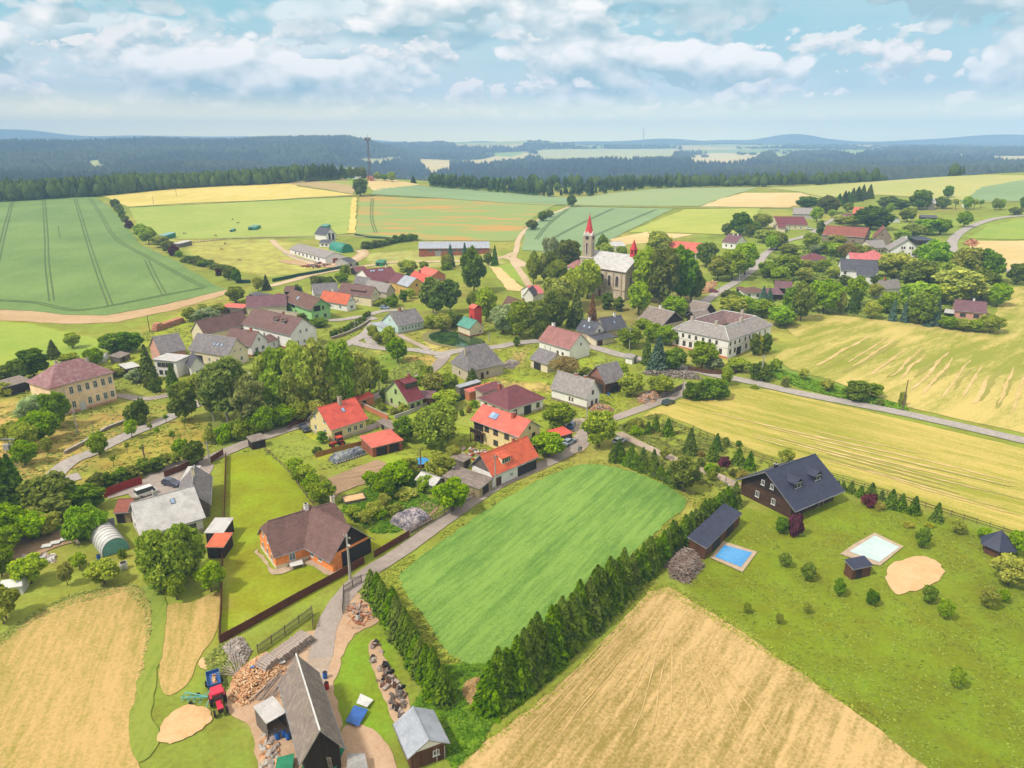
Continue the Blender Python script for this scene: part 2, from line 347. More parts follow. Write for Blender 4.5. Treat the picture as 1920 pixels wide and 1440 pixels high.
def sheet(name, pts, m, k, smooth=False, jit=.35, wpts=None):
    """polygon of photo pixels draped on the terrain, k = height step"""
    w2 = wpts or polyw(pts)
    if smooth: w2 = [tuple(p) for p in catmull(w2, 5, True)]
    rng = random.Random(len(w2) * 7 + int(abs(w2[0][0]) * 10)); ring = []
    cx = sum(p[0] for p in w2) / len(w2); cy = sum(p[1] for p in w2) / len(w2); dist = math.hypot(cx, cy); step = max(1.2, dist * .012)
    for a, b in zip(w2, w2[1:] + w2[:1]):
        L = math.dist(a, b); n = max(1, int(L / step)); nx, ny = (b[1] - a[1]) / (L + 1e-9), -(b[0] - a[0]) / (L + 1e-9)
        for i in range(n):
            j = (rng.random() - .5) * 2 * jit * min(1, L / step / 2) * max(1, dist / 250); ring.append((a[0] + (b[0] - a[0]) * i / n + nx * j, a[1] + (b[1] - a[1]) * i / n + ny * j))
    xs = np.array([p[0] for p in ring]); ys = np.array([p[1] for p in ring]); g = max(2.5, dist * .018)
    while (np.ptp(xs) / g) * (np.ptp(ys) / g) > 9000: g *= 1.25
    gx, gy = np.meshgrid(np.arange(xs.min(), xs.max(), g), np.arange(ys.min(), ys.max(), g)); gx = gx.ravel(); gy = gy.ravel()
    ok = inpoly(gx, gy, ring); gx = gx[ok]; gy = gy[ok]
    if len(gx): ok = edist(gx, gy, ring) > g * .35; gx = gx[ok]; gy = gy[ok]
    allp = [Vector(p) for p in ring] + [Vector((a, b)) for a, b in zip(gx, gy)]; nr = len(ring)
    vs, es, fs, *_ = geometry.delaunay_2d_cdt(allp, [], [list(range(nr))], 1, 1e-4)
    vx = np.array([v.x for v in vs]); vy = np.array([v.y for v in vs]); vz = Hn(vx, vy) + lift(vx, vy, k)
    ff = []
    for f in fs:
        a, b, c = [vs[i] for i in f[:3]]
        ff.append(list(f) if (b.x - a.x) * (c.y - a.y) - (b.y - a.y) * (c.x - a.x) > 0 else list(f)[::-1])
    me = bpy.data.meshes.new(name); me.from_pydata([tuple(p) for p in zip(vx, vy, vz)], [], ff); me.materials.append(m); me.update()
    for p in me.polygons: p.use_smooth = True
    return tag(link(bpy.data.objects.new(name, me)), kind='structure')
def road(name, pts, width, m, k, wob=.12, world=False, taper=False):
    w2 = catmull([p if world else tuple(at(*p[:2]))[:2] for p in pts], 10); rng = random.Random(len(pts)); vs = []; w2 = np.array(w2)
    # resample
    seg = np.hypot(*np.diff(w2, axis=0).T); s = np.concatenate([[0], np.cumsum(seg)]); n = max(2, int(s[-1] / max(1.5, np.hypot(*w2.mean(0)) * .01)))
    tt = np.linspace(0, s[-1], n + 1); X_ = np.interp(tt, s, w2[:, 0]); Y_ = np.interp(tt, s, w2[:, 1]); tx = np.gradient(X_); ty = np.gradient(Y_); L = np.hypot(tx, ty) + 1e-9; nx, ny = -ty / L, tx / L
    cols = 5; V = []
    for i in range(n + 1):
        for c in range(cols):
            o = (c / (cols - 1) - .5) * (width * (1 if not taper else (math.sin(math.pi * min(1, max(0, (i + .15) / (n + .3)))) ** .4) * (.75 + .25 * math.sin(i * 1.7 + n))) + (rng.random() - .5) * 2 * wob * (c in (0, cols - 1))); V.append((X_[i] + nx[i] * o, Y_[i] + ny[i] * o))
    V = np.array(V); z = Hn(V[:, 0], V[:, 1]) + lift(V[:, 0], V[:, 1], k)
    F = [(i * cols + c, i * cols + c + 1, (i + 1) * cols + c + 1, (i + 1) * cols + c) for i in range(n) for c in range(cols - 1)]
    F = [f[::-1] for f in F]
    me = npmesh(name, np.column_stack([V, z]), F, m, True)
    return tag(link(bpy.data.objects.new(name, me)), kind='structure')
# ---------------------------------------------------------------- the ground
def A(r, g, b, k=1.3): return tuple(v / k for v in lin((r, g, b)))
azs = np.radians(np.concatenate([np.arange(-180, -52, 8), np.arange(-52, -38, 1.0), np.arange(-38, 38.01, .24), np.arange(39, 52, 1.0), np.arange(52, 181, 8)]))
azs[-1] = np.pi; azs[0] = -np.pi
rs = np.concatenate([[4, 15, 30], np.geomspace(45, 1300, 330), np.geomspace(1310, 9900, 280)])
AA, RR = np.meshgrid(azs, rs, indexing='ij'); gxx = (np.sin(AA) * RR).ravel(); gyy = (np.cos(AA) * RR).ravel()
gz = Hn(gxx, gyy)
nr_ = len(rs); na_ = len(azs)
ii, jj = np.meshgrid(np.arange(na_ - 1), np.arange(nr_ - 1), indexing='ij'); q0 = (ii * nr_ + jj).ravel()
gf = np.column_stack([q0, q0 + 1, q0 + nr_ + 1, q0 + nr_])
DD = np.hypot(gxx, gyy)
gc = np.empty((len(gxx), 4), np.float32); gc[:] = (*A(141, 152, 62), 1)
dry = sst(_vn(gxx, gyy, 34, 5) * .6 + _vn(gxx, gyy, 11, 6) * .4, .45, .75)
for i, v in enumerate(A(178, 165, 88)): gc[:, i] = gc[:, i] * (1 - dry * .55) + v * dry * .55
farf = sst(DD, 1150, 1350)
for i, v in enumerate(A(62, 84, 48)): gc[:, i] = gc[:, i] * (1 - farf) + v * farf
FOREST = (DD > 1200).astype(float)
# plateau farmland far behind the wooded valley: patchwork of fields between woods
cell = np.floor(gxx / 520 + _vn(gxx, gyy, 900, 11) * 1.2) * 13.7 + np.floor(gyy / 900 + _vn(gxx, gyy, 900, 12) * 1.2) * 7.3
rc = np.modf(np.abs(np.sin(cell * 12.9898) * 43758.5))[0]
plat = (sst(DD, 3050, 3350) * (AA.ravel() > azim(960)) + sst(DD, 4600, 5000) * (AA.ravel() <= azim(960))); plat = np.clip(plat, 0, 1)
plat *= sst(_vn(gxx, gyy, 700, 21), .12, .22) * (1 - sst(DD, 6200, 6800))
for lo, hi, c in ((0, .30, (176, 186, 118)), (.30, .55, (212, 196, 140)), (.55, .80, (150, 172, 104)), (.80, 1.01, (78, 104, 60))):
    k = plat * ((rc >= lo) & (rc < hi))
    for i, v in enumerate(A(*c)): gc[:, i] = gc[:, i] * (1 - k) + v * k
    if lo < .75: FOREST *= 1 - k
def farw(pts):      # far outlines, unprojected on the terrain
    return polyw(pts)
FARF = [((226, 206, 140), [(780, 303), (850, 305), (840, 317), (805, 320)]), ((220, 204, 140), [(838, 301), (900, 299), (935, 293), (992, 290), (985, 302), (900, 307)]),
    ((224, 208, 148), [(1280, 296), (1340, 292), (1440, 292), (1420, 301), (1370, 305), (1300, 304)]), ((200, 200, 130), [(610, 318), (700, 319), (650, 325)]),
    ((186, 190, 120), [(155, 307), (185, 306), (222, 322), (195, 320)]), ((206, 200, 140), [(660, 302), (790, 296), (705, 306)]), ((170, 186, 110), [(1525, 282), (1640, 285), (1600, 291)]),
    ((170, 186, 110), [(1440, 289), (1492, 292), (1462, 300)]), ((176, 190, 110), [(1700, 289), (1850, 290), (1780, 295)]), ((200, 200, 140), [(1000, 286), (1270, 284), (1260, 296), (1020, 298)]),
    ((150, 176, 100), [(880, 290), (1000, 287), (960, 292)]), ((196, 196, 130), [(1060, 300), (1260, 298), (1180, 303)])]
for c, pts in FARF:
    yc_ = sum(q[1] for q in pts) / len(pts); wp = farw([(x, yc_ + (y - yc_) * 1.8) for x, y in pts]); k = inpoly(gxx, gyy, wp).astype(float)
    for i, v in enumerate(A(*c)): gc[:, i] = gc[:, i] * (1 - k) + v * k
    FOREST *= 1 - k
# soft patches of dry, bare or lush ground near the village: colour, softness in metres, outline
SOFT = [((190, 166, 96), 9, [(-100, 760), (60, 745), (130, 790), (250, 755), (300, 765), (300, 800), (200, 850), (140, 900), (90, 900), (20, 960), (-100, 980)]),
    ((176, 160, 78), 6, [(140, 900), (200, 860), (330, 790), (400, 790), (440, 820), (350, 860), (280, 880), (180, 915)]),
    ((216, 182, 110), 4, [(-60, 780), (45, 790), (60, 830), (-60, 900)]),
    ((120, 132, 60), 4, [(400, 665), (470, 640), (600, 650), (700, 640), (690, 740), (560, 800), (400, 850), (380, 760)]),
    ((126, 152, 56), 3, [(660, 690), (740, 650), (800, 672), (790, 700), (700, 740), (640, 750)]),
    ((196, 166, 96), 2, [(760, 668), (805, 662), (825, 680), (790, 710), (770, 700)]),
    ((196, 176, 108), 3, [(800, 660), (805, 620), (850, 610), (850, 625), (905, 640), (915, 655), (860, 662)]),
    ((150, 140, 84), 6, [(1090, 560), (1180, 570), (1300, 540), (1330, 560), (1200, 610), (1100, 610)]),
    ((160, 170, 60), 5, [(0, 590), (60, 608), (130, 625), (230, 660), (260, 640), (330, 590), (460, 560), (440, 630), (200, 700), (-60, 720)]),
    ((190, 196, 70), 3, [(500, 830), (575, 800), (690, 830), (690, 850), (560, 860)]),
    ((200, 170, 130), 3, [(555, 1260), (590, 1200), (640, 1150), (690, 1130), (700, 1160), (650, 1200), (610, 1260), (560, 1300), (500, 1420), (450, 1330), (480, 1260)]),
    ((132, 160, 46), 4, [(640, 1190), (730, 1170), (770, 1300), (700, 1420), (640, 1420), (620, 1280)]),
    ((150, 160, 66), 5, [(-100, 1100), (120, 1060), (420, 1060), (415, 1180), (300, 1120), (90, 1150), (-100, 1260)]),
    ((138, 152, 62), 5, [(250, 1290), (420, 1300), (500, 1420), (500, 1500), (260, 1500)]),
    ((142, 154, 38), 4, [(415, 845), (520, 850), (600, 940), (700, 1000), (740, 1010), (650, 1080), (420, 1190)]),
    ((156, 170, 58), 5, [(720, 700), (1040, 640), (1180, 700), (1180, 760), (1090, 790), (900, 900), (700, 880)]),
    ((200, 170, 110), 3, [(905, 700), (960, 715), (1040, 720), (1030, 735), (940, 728)]), ((204, 172, 122), 2.5, [(962, 660), (990, 655), (985, 680), (950, 690)]),
    ((140, 156, 64), 12, [(1300, 440), (1900, 400), (1900, 520), (1860, 600), (1460, 600), (1330, 560)]),
    ((184, 180, 96), 5, [(340, 455), (500, 448), (640, 470), (640, 500), (500, 520), (430, 500), (360, 480)]),
    ((180, 178, 104), 4, [(680, 475), (760, 470), (930, 470), (950, 500), (700, 500)]),
    ((120, 146, 62), 3, [(1440, 690), (1480, 700), (1600, 735), (1700, 770), (1690, 758), (1590, 720), (1470, 680), (1440, 676)]),
    ((142, 150, 58), 3, [(1180, 790), (1240, 775), (1290, 800), (1400, 850), (1540, 900), (1400, 960), (1290, 930), (1150, 850)]),
    ((122, 138, 32), 4, [(1290, 1060), (1390, 960), (1540, 930), (1750, 965), (1990, 1050), (1990, 1600), (1740, 1440), (1290, 1115)])]
nearm = DD < 1200
for c, soft, pts in SOFT:
    wp = polyw(pts); x_ = gxx[nearm]; y_ = gyy[nearm]
    bb = np.array(wp); k = np.zeros(len(x_)); sel = (x_ > bb[:, 0].min() - soft) & (x_ < bb[:, 0].max() + soft) & (y_ > bb[:, 1].min() - soft) & (y_ < bb[:, 1].max() + soft)
    xs, ys = x_[sel], y_[sel]; ins = inpoly(xs, ys, wp); dd = edist(xs, ys, wp) * np.where(ins, 1, -1) + (_vn(xs, ys, 3, 8) - .5) * soft
    k[sel] = sst(dd, -soft * .5, soft * .5)
    for i, v in enumerate(A(*c)):
        col = gc[nearm, i]; col = col * (1 - k * .85) + v * k * .85; gc[nearm, i] = col
gm = bpy.data.materials.new("ground"); gm.use_nodes = True; t = NT(gm.node_tree); t.n.clear()
at_ = t.new('ShaderNodeAttribute', attribute_name='soil').outputs['Color']; O = t.new('ShaderNodeTexCoord').outputs['Object']
f1 = t.noise(O, 1.3, 6, .75); f2 = t.noise(O, .16, 5, .6); f3 = t.noise(O, .025, 4, .6)
v = t.math('ADD', t.math('MULTIPLY', f1, .75), t.math('ADD', t.math('MULTIPLY', f2, .75), t.math('MULTIPLY', f3, .5))); v = t.math('SUBTRACT', v, 0.0)
hs = t.new('ShaderNodeHueSaturation', {'Hue': t.math('MULTIPLY_ADD', f2, .10, .45), 'Saturation': 1.03, 'Value': t.math('MULTIPLY_ADD', v, 1.5, -.50), 'Color': at_})
bp = t.new('ShaderNodeBump', {'Height': f1, 'Strength': .5, 'Distance': .25})
pb = t.new('ShaderNodeBsdfPrincipled', {'Base Color': hs.outputs[0], 'Roughness': .95, 'Specular IOR Level': .1, 'Normal': bp.outputs[0]})
t.new('ShaderNodeOutputMaterial', {0: pb.outputs[0]})
gme = npmesh('ground', np.column_stack([gxx, gyy, gz]), gf[:, ::-1], gm, True)
ca = gme.color_attributes.new('soil', 'FLOAT_COLOR', 'POINT'); ca.data.foreach_set('color', gc.ravel())
tag(link(bpy.data.objects.new('ground', gme)), kind='structure')

# ---------------------------------------------------------------- fields, paths, roads
def dirang(p, q): a, c = at(*p), at(*q); return math.degrees(math.atan2(c.y - a.y, c.x - a.x))
straw = mat('straw', A(210, 178, 120), A(150, 132, 64), 'field', size=(dirang((1000, 1420), (1240, 1140)), 1.5), bump=.05, amt=.9)
straw2 = mat('straw2', A(206, 172, 110), A(154, 144, 62), 'field', size=(dirang((60, 1400), (150, 1180)), 2.2), bump=.05, amt=.8)
mown = mat('mown', A(210, 190, 110), A(146, 152, 46), 'field', size=(dirang((1640, 712), (1800, 640)), 3.5), bump=.05, amt=1.2)
mown2 = mat('mown2', A(208, 186, 100), A(154, 156, 46), 'field', size=(dirang((1400, 752), (1920, 880)), 2.2), bump=.05)
wheat = mat('wheat', A(128, 156, 80), A(98, 130, 62), 'field', size=(96, 9), s=.8, amt=.35)
cropm = mat('crop', A(134, 170, 74), A(92, 134, 50), 'field', size=(dirang((960, 1180), (1180, 960)), 1.3), bump=.12, s=1.6)
yell = mat('yellowfield', A(226, 204, 118), A(204, 188, 86), 'field', size=(70, 6), s=.6)
tan = mat('tanfield', A(226, 202, 146), A(208, 184, 120), 'field', size=(20, 6), s=.6)
earth = mat('earth', A(206, 176, 136), A(186, 152, 108), 'grass', s=.8)
pad = mat('paddock', A(174, 184, 86), A(150, 170, 66), 'grass', s=.5)
poppy = bpy.data.materials.new('poppy')
blue_g = mat('bluegreen', A(142, 168, 116), A(126, 152, 104), 'field', size=(5, 8), s=.6, amt=.5)
bright = mat('brightgrass', A(166, 180, 62), A(136, 164, 50), 'grass', s=.6)
lawn = mat('lawn', A(164, 172, 66), A(128, 148, 42), 'grass')
soil = mat('soil', A(178, 150, 118), A(148, 122, 94), 'field', size=(20, .8), bump=.08)
asph = mat('asphalt', A(186, 178, 172), A(162, 154, 146), s=1.2, rough=.9)
gravel = mat('gravel', A(196, 180, 162), A(160, 142, 122), 'grass', s=2.0, bump=.04)
asph2 = mat('asphalt2', A(178, 166, 158), A(150, 138, 128), 'grass', s=1.2, rough=.9)
track = mat('wheeltrack', A(84, 104, 58), A(96, 116, 62), s=.5)
# poppy field: green with drifts of orange red
poppy.use_nodes = True; t = NT(poppy.node_tree); t.n.clear(); O = t.new('ShaderNodeTexCoord').outputs['Object']
v = t.mapping(O, scale=(.012, .03, 1)); k = t.ramp(t.noise(v, 1, 6, .65), .47, .64)
fine = t.noise(O, .8, 5, .7); g = t.mix(fine, A(160, 178, 104), A(136, 158, 88))
pb = t.new('ShaderNodeBsdfPrincipled', {'Base Color': t.mix(t.math('MULTIPLY', k, t.ramp(fine, .3, .6)), g, A(214, 150, 84)), 'Roughness': .95, 'Specular IOR Level': .1})
t.new('ShaderNodeOutputMaterial', {0: pb.outputs[0]}); MATS['poppy'] = poppy

sheet('field_wheat', [(-120, 380), (0, 377), (70, 371), (130, 368), (178, 371), (205, 387), (240, 428), (262, 458), (330, 490), (400, 533), (425, 543), (350, 562), (280, 578), (200, 592), (120, 590), (60, 583), (-120, 576)], wheat, .10)
sheet('dirt_strip', [(-120, 576), (60, 583), (120, 590), (200, 592), (280, 578), (350, 562), (425, 543), (436, 549), (330, 581), (220, 604), (130, 608), (60, 604), (-120, 597)], earth, .06)
sheet('field_grass', [(-120, 601), (60, 608), (130, 625), (200, 640), (230, 655), (150, 680), (60, 690), (-120, 740)], bright, .05)
sheet('field_yellow', [(178, 366), (215, 361), (330, 350), (480, 343), (560, 351), (668, 366), (480, 376), (237, 388), (205, 372)], yell, .06)
sheet('field_brown', [(500, 343), (560, 337), (665, 352), (662, 364), (590, 353)], mat('brownf', A(190, 166, 116), A(170, 150, 96), 'field', size=(20, 6), s=.6), .09)
sheet('field_green_strip', [(520, 341), (600, 335), (690, 334), (668, 350), (600, 341)], bright, .10)
sheet('field_pasture', [(240, 390), (480, 378), (664, 370), (652, 438), (600, 446), (480, 446), (335, 449), (264, 432)], pad, .08)
sheet('field_hill_straw', [(690, 336), (740, 338), (790, 347), (700, 358), (690, 350)], tan, .07)
sheet('field_path', [(660, 370), (669, 370), (666, 438), (653, 438)], yell, .12)
sheet('field_poppy', [(673, 370), (700, 369), (850, 374), (1045, 383), (1010, 400), (985, 425), (965, 452), (880, 452), (770, 450), (668, 439)], poppy, .09)
sheet('field_upper_green', [(695, 364), (705, 355), (780, 348), (900, 357), (1000, 366), (1070, 371), (1062, 384), (960, 381), (850, 373)], blue_g, .07)
sheet('field_bluegreen', [(1070, 388), (1262, 392), (1165, 440), (1120, 462), (1080, 474), (978, 470), (985, 432), (1012, 412)], blue_g, .10)
sheet('field_bluegreen_far', [(1072, 372), (1150, 362), (1200, 357), (1280, 352), (1425, 352), (1310, 387), (1080, 385)], mat('bg2', A(146, 170, 110), A(160, 170, 116), 'field', size=(8, 9), s=.6, amt=.5), .07)
sheet('field_tan', [(1312, 388), (1350, 374), (1395, 362), (1500, 362), (1535, 371), (1480, 390)], tan, .09)
sheet('field_yellowgreen', [(1178, 436), (1285, 393), (1425, 391), (1405, 430), (1380, 441), (1300, 438)], mat('yg', A(182, 186, 82), A(160, 174, 62), 'field', size=(35, 8), s=.6), .08)
sheet('field_tan_near', [(1140, 450), (1210, 436), (1300, 440), (1240, 454), (1170, 460)], tan, .09)
sheet('field_far_right', [(1430, 353), (1500, 350), (1600, 343), (1750, 333), (1920, 329), (2050, 329), (2050, 372), (1860, 380), (1650, 366), (1540, 370), (1500, 360)], mat('fr', A(192, 186, 110), A(170, 178, 92), 'field', size=(12, 10), s=.5, amt=.7), .08)
sheet('field_far_green', [(1800, 378), (1840, 352), (1920, 338), (2050, 340), (2050, 378)], blue_g, .12)
sheet('field_roadside', [(1815, 447), (1850, 427), (1900, 412), (2010, 410), (2010, 446), (1900, 450)], bright, .07)
sheet('field_roadside_tan', [(1812, 452), (1905, 452), (2010, 448), (2010, 522), (1890, 506), (1830, 480)], tan, .06)
sheet('field_mown_upper', [(1468, 610), (1500, 594), (1530, 588), (1600, 595), (1720, 608), (1862, 624), (1869, 575), (1885, 540), (2100, 530), (2100, 868), (1920, 813), (1790, 785), (1700, 763), (1600, 730), (1560, 714), (1480, 692), (1452, 672), (1470, 655), (1500, 640)], mown, .07, jit=.25)
sheet('field_mown_lower', [(1205, 782), (1230, 765), (1290, 745), (1340, 734), (1400, 728), (1450, 733), (1600, 765), (1920, 842), (2150, 905), (2150, 1075), (1920, 1003), (1750, 948), (1590, 895), (1430, 852), (1380, 832), (1290, 795), (1240, 776)], mown2, .07, jit=.25)
CROP = [(748, 1082), (770, 1060), (820, 1022), (900, 965), (1000, 906), (1075, 875), (1130, 872), (1200, 890), (1255, 915), (1288, 940), (1260, 972), (1150, 1070), (1050, 1152), (975, 1218), (925, 1246), (880, 1248), (832, 1215), (792, 1152), (760, 1112)]
sheet('field_crop', CROP, cropm, .09, smooth=True)
sheet('field_stubble', [(840, 1460), (905, 1395), (1000, 1325), (1100, 1240), (1180, 1150), (1215, 1112), (1255, 1102), (1300, 1128), (1400, 1192), (1500, 1262), (1640, 1362), (1760, 1460), (1900, 1640), (700, 1640)], straw, .07, jit=.2)
sheet('field_stubble_left', [(-60, 1235), (0, 1207), (60, 1160), (130, 1125), (235, 1100), (268, 1112), (283, 1140), (280, 1200), (262, 1290), (245, 1370), (262, 1440), (300, 1640), (-350, 1640), (-200, 1350)], straw2, .07, smooth=True, jit=.2)
sheet('field_stubble_strip', [(312, 1138), (360, 1130), (411, 1112), (408, 1180), (375, 1232), (350, 1285), (305, 1298), (302, 1200)], straw2, .07, smooth=True, jit=.2)
sheet('field_mown_track', [(268, 1100), (300, 1110), (312, 1140), (305, 1200), (292, 1290), (285, 1340), (300, 1390), (262, 1430), (240, 1380), (255, 1300), (280, 1200), (284, 1140)], mat('track_g', A(146, 158, 58), A(118, 142, 44), 'field', size=(96, 1.5)), .11, smooth=True)
sheet('sand_patch', [(295, 1385), (310, 1350), (345, 1325), (385, 1330), (398, 1350), (360, 1380), (320, 1395)], mat('sawdust', A(228, 192, 146), A(206, 166, 112), 'grass', s=1.5, bump=.05), .12, smooth=True, jit=.9)
sheet('sand_patch', [(372, 1248), (380, 1235), (402, 1232), (404, 1245), (388, 1257)], MATS['sawdust'], .12, smooth=True)
sheet('yard_dirt', [(640, 1105), (690, 1125), (710, 1165), (665, 1190), (640, 1235), (610, 1262), (600, 1230), (618, 1180)], mat('yard', A(206, 176, 146), A(180, 146, 112), 'grass', s=1.4, bump=.05), .07, smooth=True)
sheet('yard_dirt', [(425, 1330), (430, 1290), (480, 1240), (530, 1220), (575, 1185), (625, 1190), (640, 1240), (625, 1290), (640, 1360), (600, 1440), (500, 1450), (480, 1420), (470, 1365), (440, 1345)], MATS['yard'], .06, smooth=True)
sheet('yard_dirt', [(690, 1215), (705, 1200), (725, 1240), (760, 1300), (775, 1350), (745, 1360), (720, 1310), (700, 1260)], MATS['yard'], .065, smooth=True)
sheet('yard_dirt', [(640, 1370), (680, 1360), (720, 1390), (740, 1450), (640, 1460)], MATS['yard'], .065, smooth=True)
sheet('vegetable_plot', [(600, 903), (707, 862), (727, 870), (687, 907), (640, 925), (625, 938)], soil, .10)
sheet('vegetable_plot', [(770, 960), (800, 940), (822, 950), (800, 975), (780, 972)], soil, .09, smooth=True)
sheet('vegetable_plot', [(22, 1045), (30, 1010), (100, 992), (118, 990), (148, 1014), (95, 1030), (50, 1055)], soil, .10)
sheet('terrace', [(513, 1068), (560, 1052), (590, 1040), (625, 1062), (655, 1066), (640, 1080), (610, 1078), (575, 1058), (530, 1076), (512, 1078), (476, 1036), (482, 1030)], MATS['slabs'] if 'slabs' in MATS else mat('slabs', A(196, 176, 150), A(180, 160, 136)), .09)
sheet('lawn_garden', [(500, 832), (560, 812), (600, 828), (690, 818), (692, 850), (620, 850), (540, 862), (515, 850)], lawn, .06, smooth=True)
sheet('lawn_garden', [(455, 682), (490, 672), (520, 680), (515, 690), (480, 694), (452, 690)], lawn, .08, smooth=True)
sheet('lawn_garden', [(1540, 590), (1545, 560), (1640, 568), (1800, 575), (1790, 600), (1660, 596), (1600, 592)], lawn, .05)
sheet('lawn_garden', [(855, 745), (900, 740), (940, 765), (905, 800), (850, 790)], lawn, .06, smooth=True)
sheet('courtyard', [(285, 885), (345, 862), (400, 872), (390, 905), (330, 930), (262, 945), (240, 925)], asph2, .08)
sheet('courtyard', [(520, 490), (560, 488), (640, 492), (680, 468), (690, 480), (640, 500), (580, 500)], earth, .07, smooth=True)
sheet('sand_patch', [(1662, 1085), (1680, 1055), (1725, 1043), (1765, 1060), (1760, 1090), (1715, 1108), (1680, 1115)], MATS['sawdust'], .10, smooth=True, jit=.8)
for pts in ([(1005, 550), (920, 500), (960, 494), (1000, 535)],): sheet('field_strip', pts, bright, .06)
sheet('field_strip_tan', [(918, 500), (938, 502), (968, 530), (990, 548), (950, 545)], tan, .08)

ROADS = []
def rd(name, pts, wd, m, k, wob=.12): ROADS.append(([tuple(at(*p))[:2] for p in pts], wd)); return road(name, pts, wd, m, k, wob)
rd('lane', [(602, 1235), (612, 1180), (640, 1125), (690, 1075), (760, 1030), (850, 965), (930, 912), (1000, 880), (1055, 855), (1085, 835), (1100, 812), (1120, 795), (1160, 782), (1215, 762), (1268, 742), (1292, 718)], 3.3, asph2, .10, .18)
rd('lane', [(560, 1330), (585, 1275), (600, 1235), (603, 1215)], 3.6, gravel, .095, .3)
sheet('yard_dirt', [(1045, 790), (1075, 785), (1110, 788), (1118, 810), (1100, 840), (1075, 850), (1065, 830), (1080, 812), (1050, 805)], gravel, .08, smooth=True)
rd('road', [(1285, 690), (1340, 704), (1400, 715), (1500, 738), (1700, 777), (1920, 827), (2100, 870)], 4.6, asph, .11)
rd('road', [(822, 672), (850, 660), (900, 654), (940, 650), (962, 645), (1010, 640), (1060, 642), (1110, 651), (1167, 667), (1230, 680), (1290, 692)], 4.6, asph, .10)
rd('road', [(-60, 985), (30, 945), (70, 930), (110, 905), (150, 893)], 4.2, asph, .10)
rd('road', [(95, 905), (112, 882), (140, 862), (172, 850), (205, 833), (250, 812), (310, 787), (372, 757), (420, 735), (470, 705), (490, 692), (520, 680), (570, 668), (640, 650), (662, 640), (687, 625), (702, 605)], 4.2, asph, .11)
rd('road', [(660, 642), (697, 651), (730, 655), (780, 657), (822, 664), (850, 660)], 4.2, asph, .105)
rd('road', [(690, 626), (694, 640), (705, 652)], 3.6, asph, .115)
rd('road', [(835, 668), (815, 690), (780, 710), (720, 738), (660, 760), (600, 785), (540, 805), (480, 825), (430, 845), (390, 862), (300, 895), (255, 915), (200, 930)], 4.0, asph2, .10, .18)
rd('path', [(748, 628), (770, 640), (805, 656)], 2.4, gravel, .10)
rd('path', [(612, 601), (640, 600), (680, 594), (702, 600)], 4.0, asph, .09)
rd('path', [(690, 592), (715, 584), (745, 582)], 4.0, asph, .092)
rd('path', [(150, 748), (222, 742), (262, 748), (300, 745), (350, 733), (390, 725)], 3.4, asph2, .08)
rd('path', [(670, 812), (700, 800), (735, 790)], 3.0, asph2, .08)
rd('dirt_road', [(505, 537), (545, 527), (580, 517), (640, 505), (695, 498), (755, 491), (830, 491), (905, 488), (942, 483), (965, 474)], 5.5, mat('pale_track', A(216, 192, 160), A(196, 172, 134), 'grass', s=.8), .08, .4)
rd('dirt_road', [(995, 540), (982, 520), (972, 505), (962, 490), (968, 470), (972, 450), (985, 432), (1007, 415), (1040, 400), (1068, 388)], 3.6, MATS['pale_track'], .10, .3)
rd('dirt_road', [(942, 483), (962, 486), (985, 500)], 6, MATS['pale_track'], .07, .4)
rd('dirt_road', [(510, 450), (520, 462), (540, 475), (555, 485), (600, 497), (640, 494), (680, 478), (670, 470)], 4, MATS['pale_track'], .09, .4)
rd('road', [(1300, 583), (1327, 562), (1352, 545), (1388, 524), (1418, 500), (1438, 474), (1475, 453), (1505, 445), (1532, 432), (1547, 420), (1577, 406)], 4.4, asph, .10)
rd('road', [(2050, 400), (1920, 405), (1860, 412), (1815, 428), (1790, 446), (1785, 464), (1800, 484), (1840, 496), (1890, 508), (2010, 528)], 5.5, asph, .10)
rd('path', [(1160, 812), (1190, 828), (1260, 860), (1300, 876), (1350, 895), (1385, 912)], 2.6, gravel, .09, .2)
rd('path', [(345, 457), (430, 448), (560, 444), (650, 443), (780, 452)], 1.6, MATS['pale_track'], .12, .3)
rd('path', [(1062, 386), (1150, 388), (1300, 390), (1500, 392)], 3.0, mat('verge', A(150, 160, 86), A(170, 172, 100), 'grass'), .13, .4)
rd('path', [(690, 366), (850, 374), (960, 382), (1060, 386)], 2.6, mat('verge2', A(112, 130, 66), A(130, 146, 76), 'grass'), .13, .4)
rd('path', [(240, 389), (350, 382), (480, 377), (668, 368)], 2.4, MATS['verge2'], .12, .4)
# raked swaths and tyre marks on the mown fields
swm = mat('swath', A(226, 198, 140), A(196, 172, 104), 'grass', s=1.2); swg = mat('swath_green', A(150, 150, 60), A(166, 158, 76), 'grass', s=1.0)
sws = mat('swath_soft', A(218, 186, 130), A(190, 162, 98), 'grass', s=2)
sr = random.Random(12)
def swaths(p0, p1, q0, q1, n, wd, m, k=.12, a0=0.0, a1=1.0):
    for i in range(n):
        t = (i + sr.uniform(.2, .8)) / n; u0 = a0 + sr.uniform(0, .35) * (a1 - a0); u1 = a1 - sr.uniform(0, .35) * (a1 - a0)
        A0 = np.array(p0) * (1 - t) + np.array(q0) * t; A1 = np.array(p1) * (1 - t) + np.array(q1) * t; pts = []
        for j in range(5): u = u0 + (u1 - u0) * j / 4; p = A0 * (1 - u) + A1 * u; pts.append((p[0] + sr.uniform(-3, 3), p[1] + sr.uniform(-1.5, 1.5)))
        road('swath', [tuple(at(*p))[:2] for p in pts], wd * sr.uniform(.6, 1.3), m, k + .004 * (i % 5), wd * .25, world=True, taper=True)
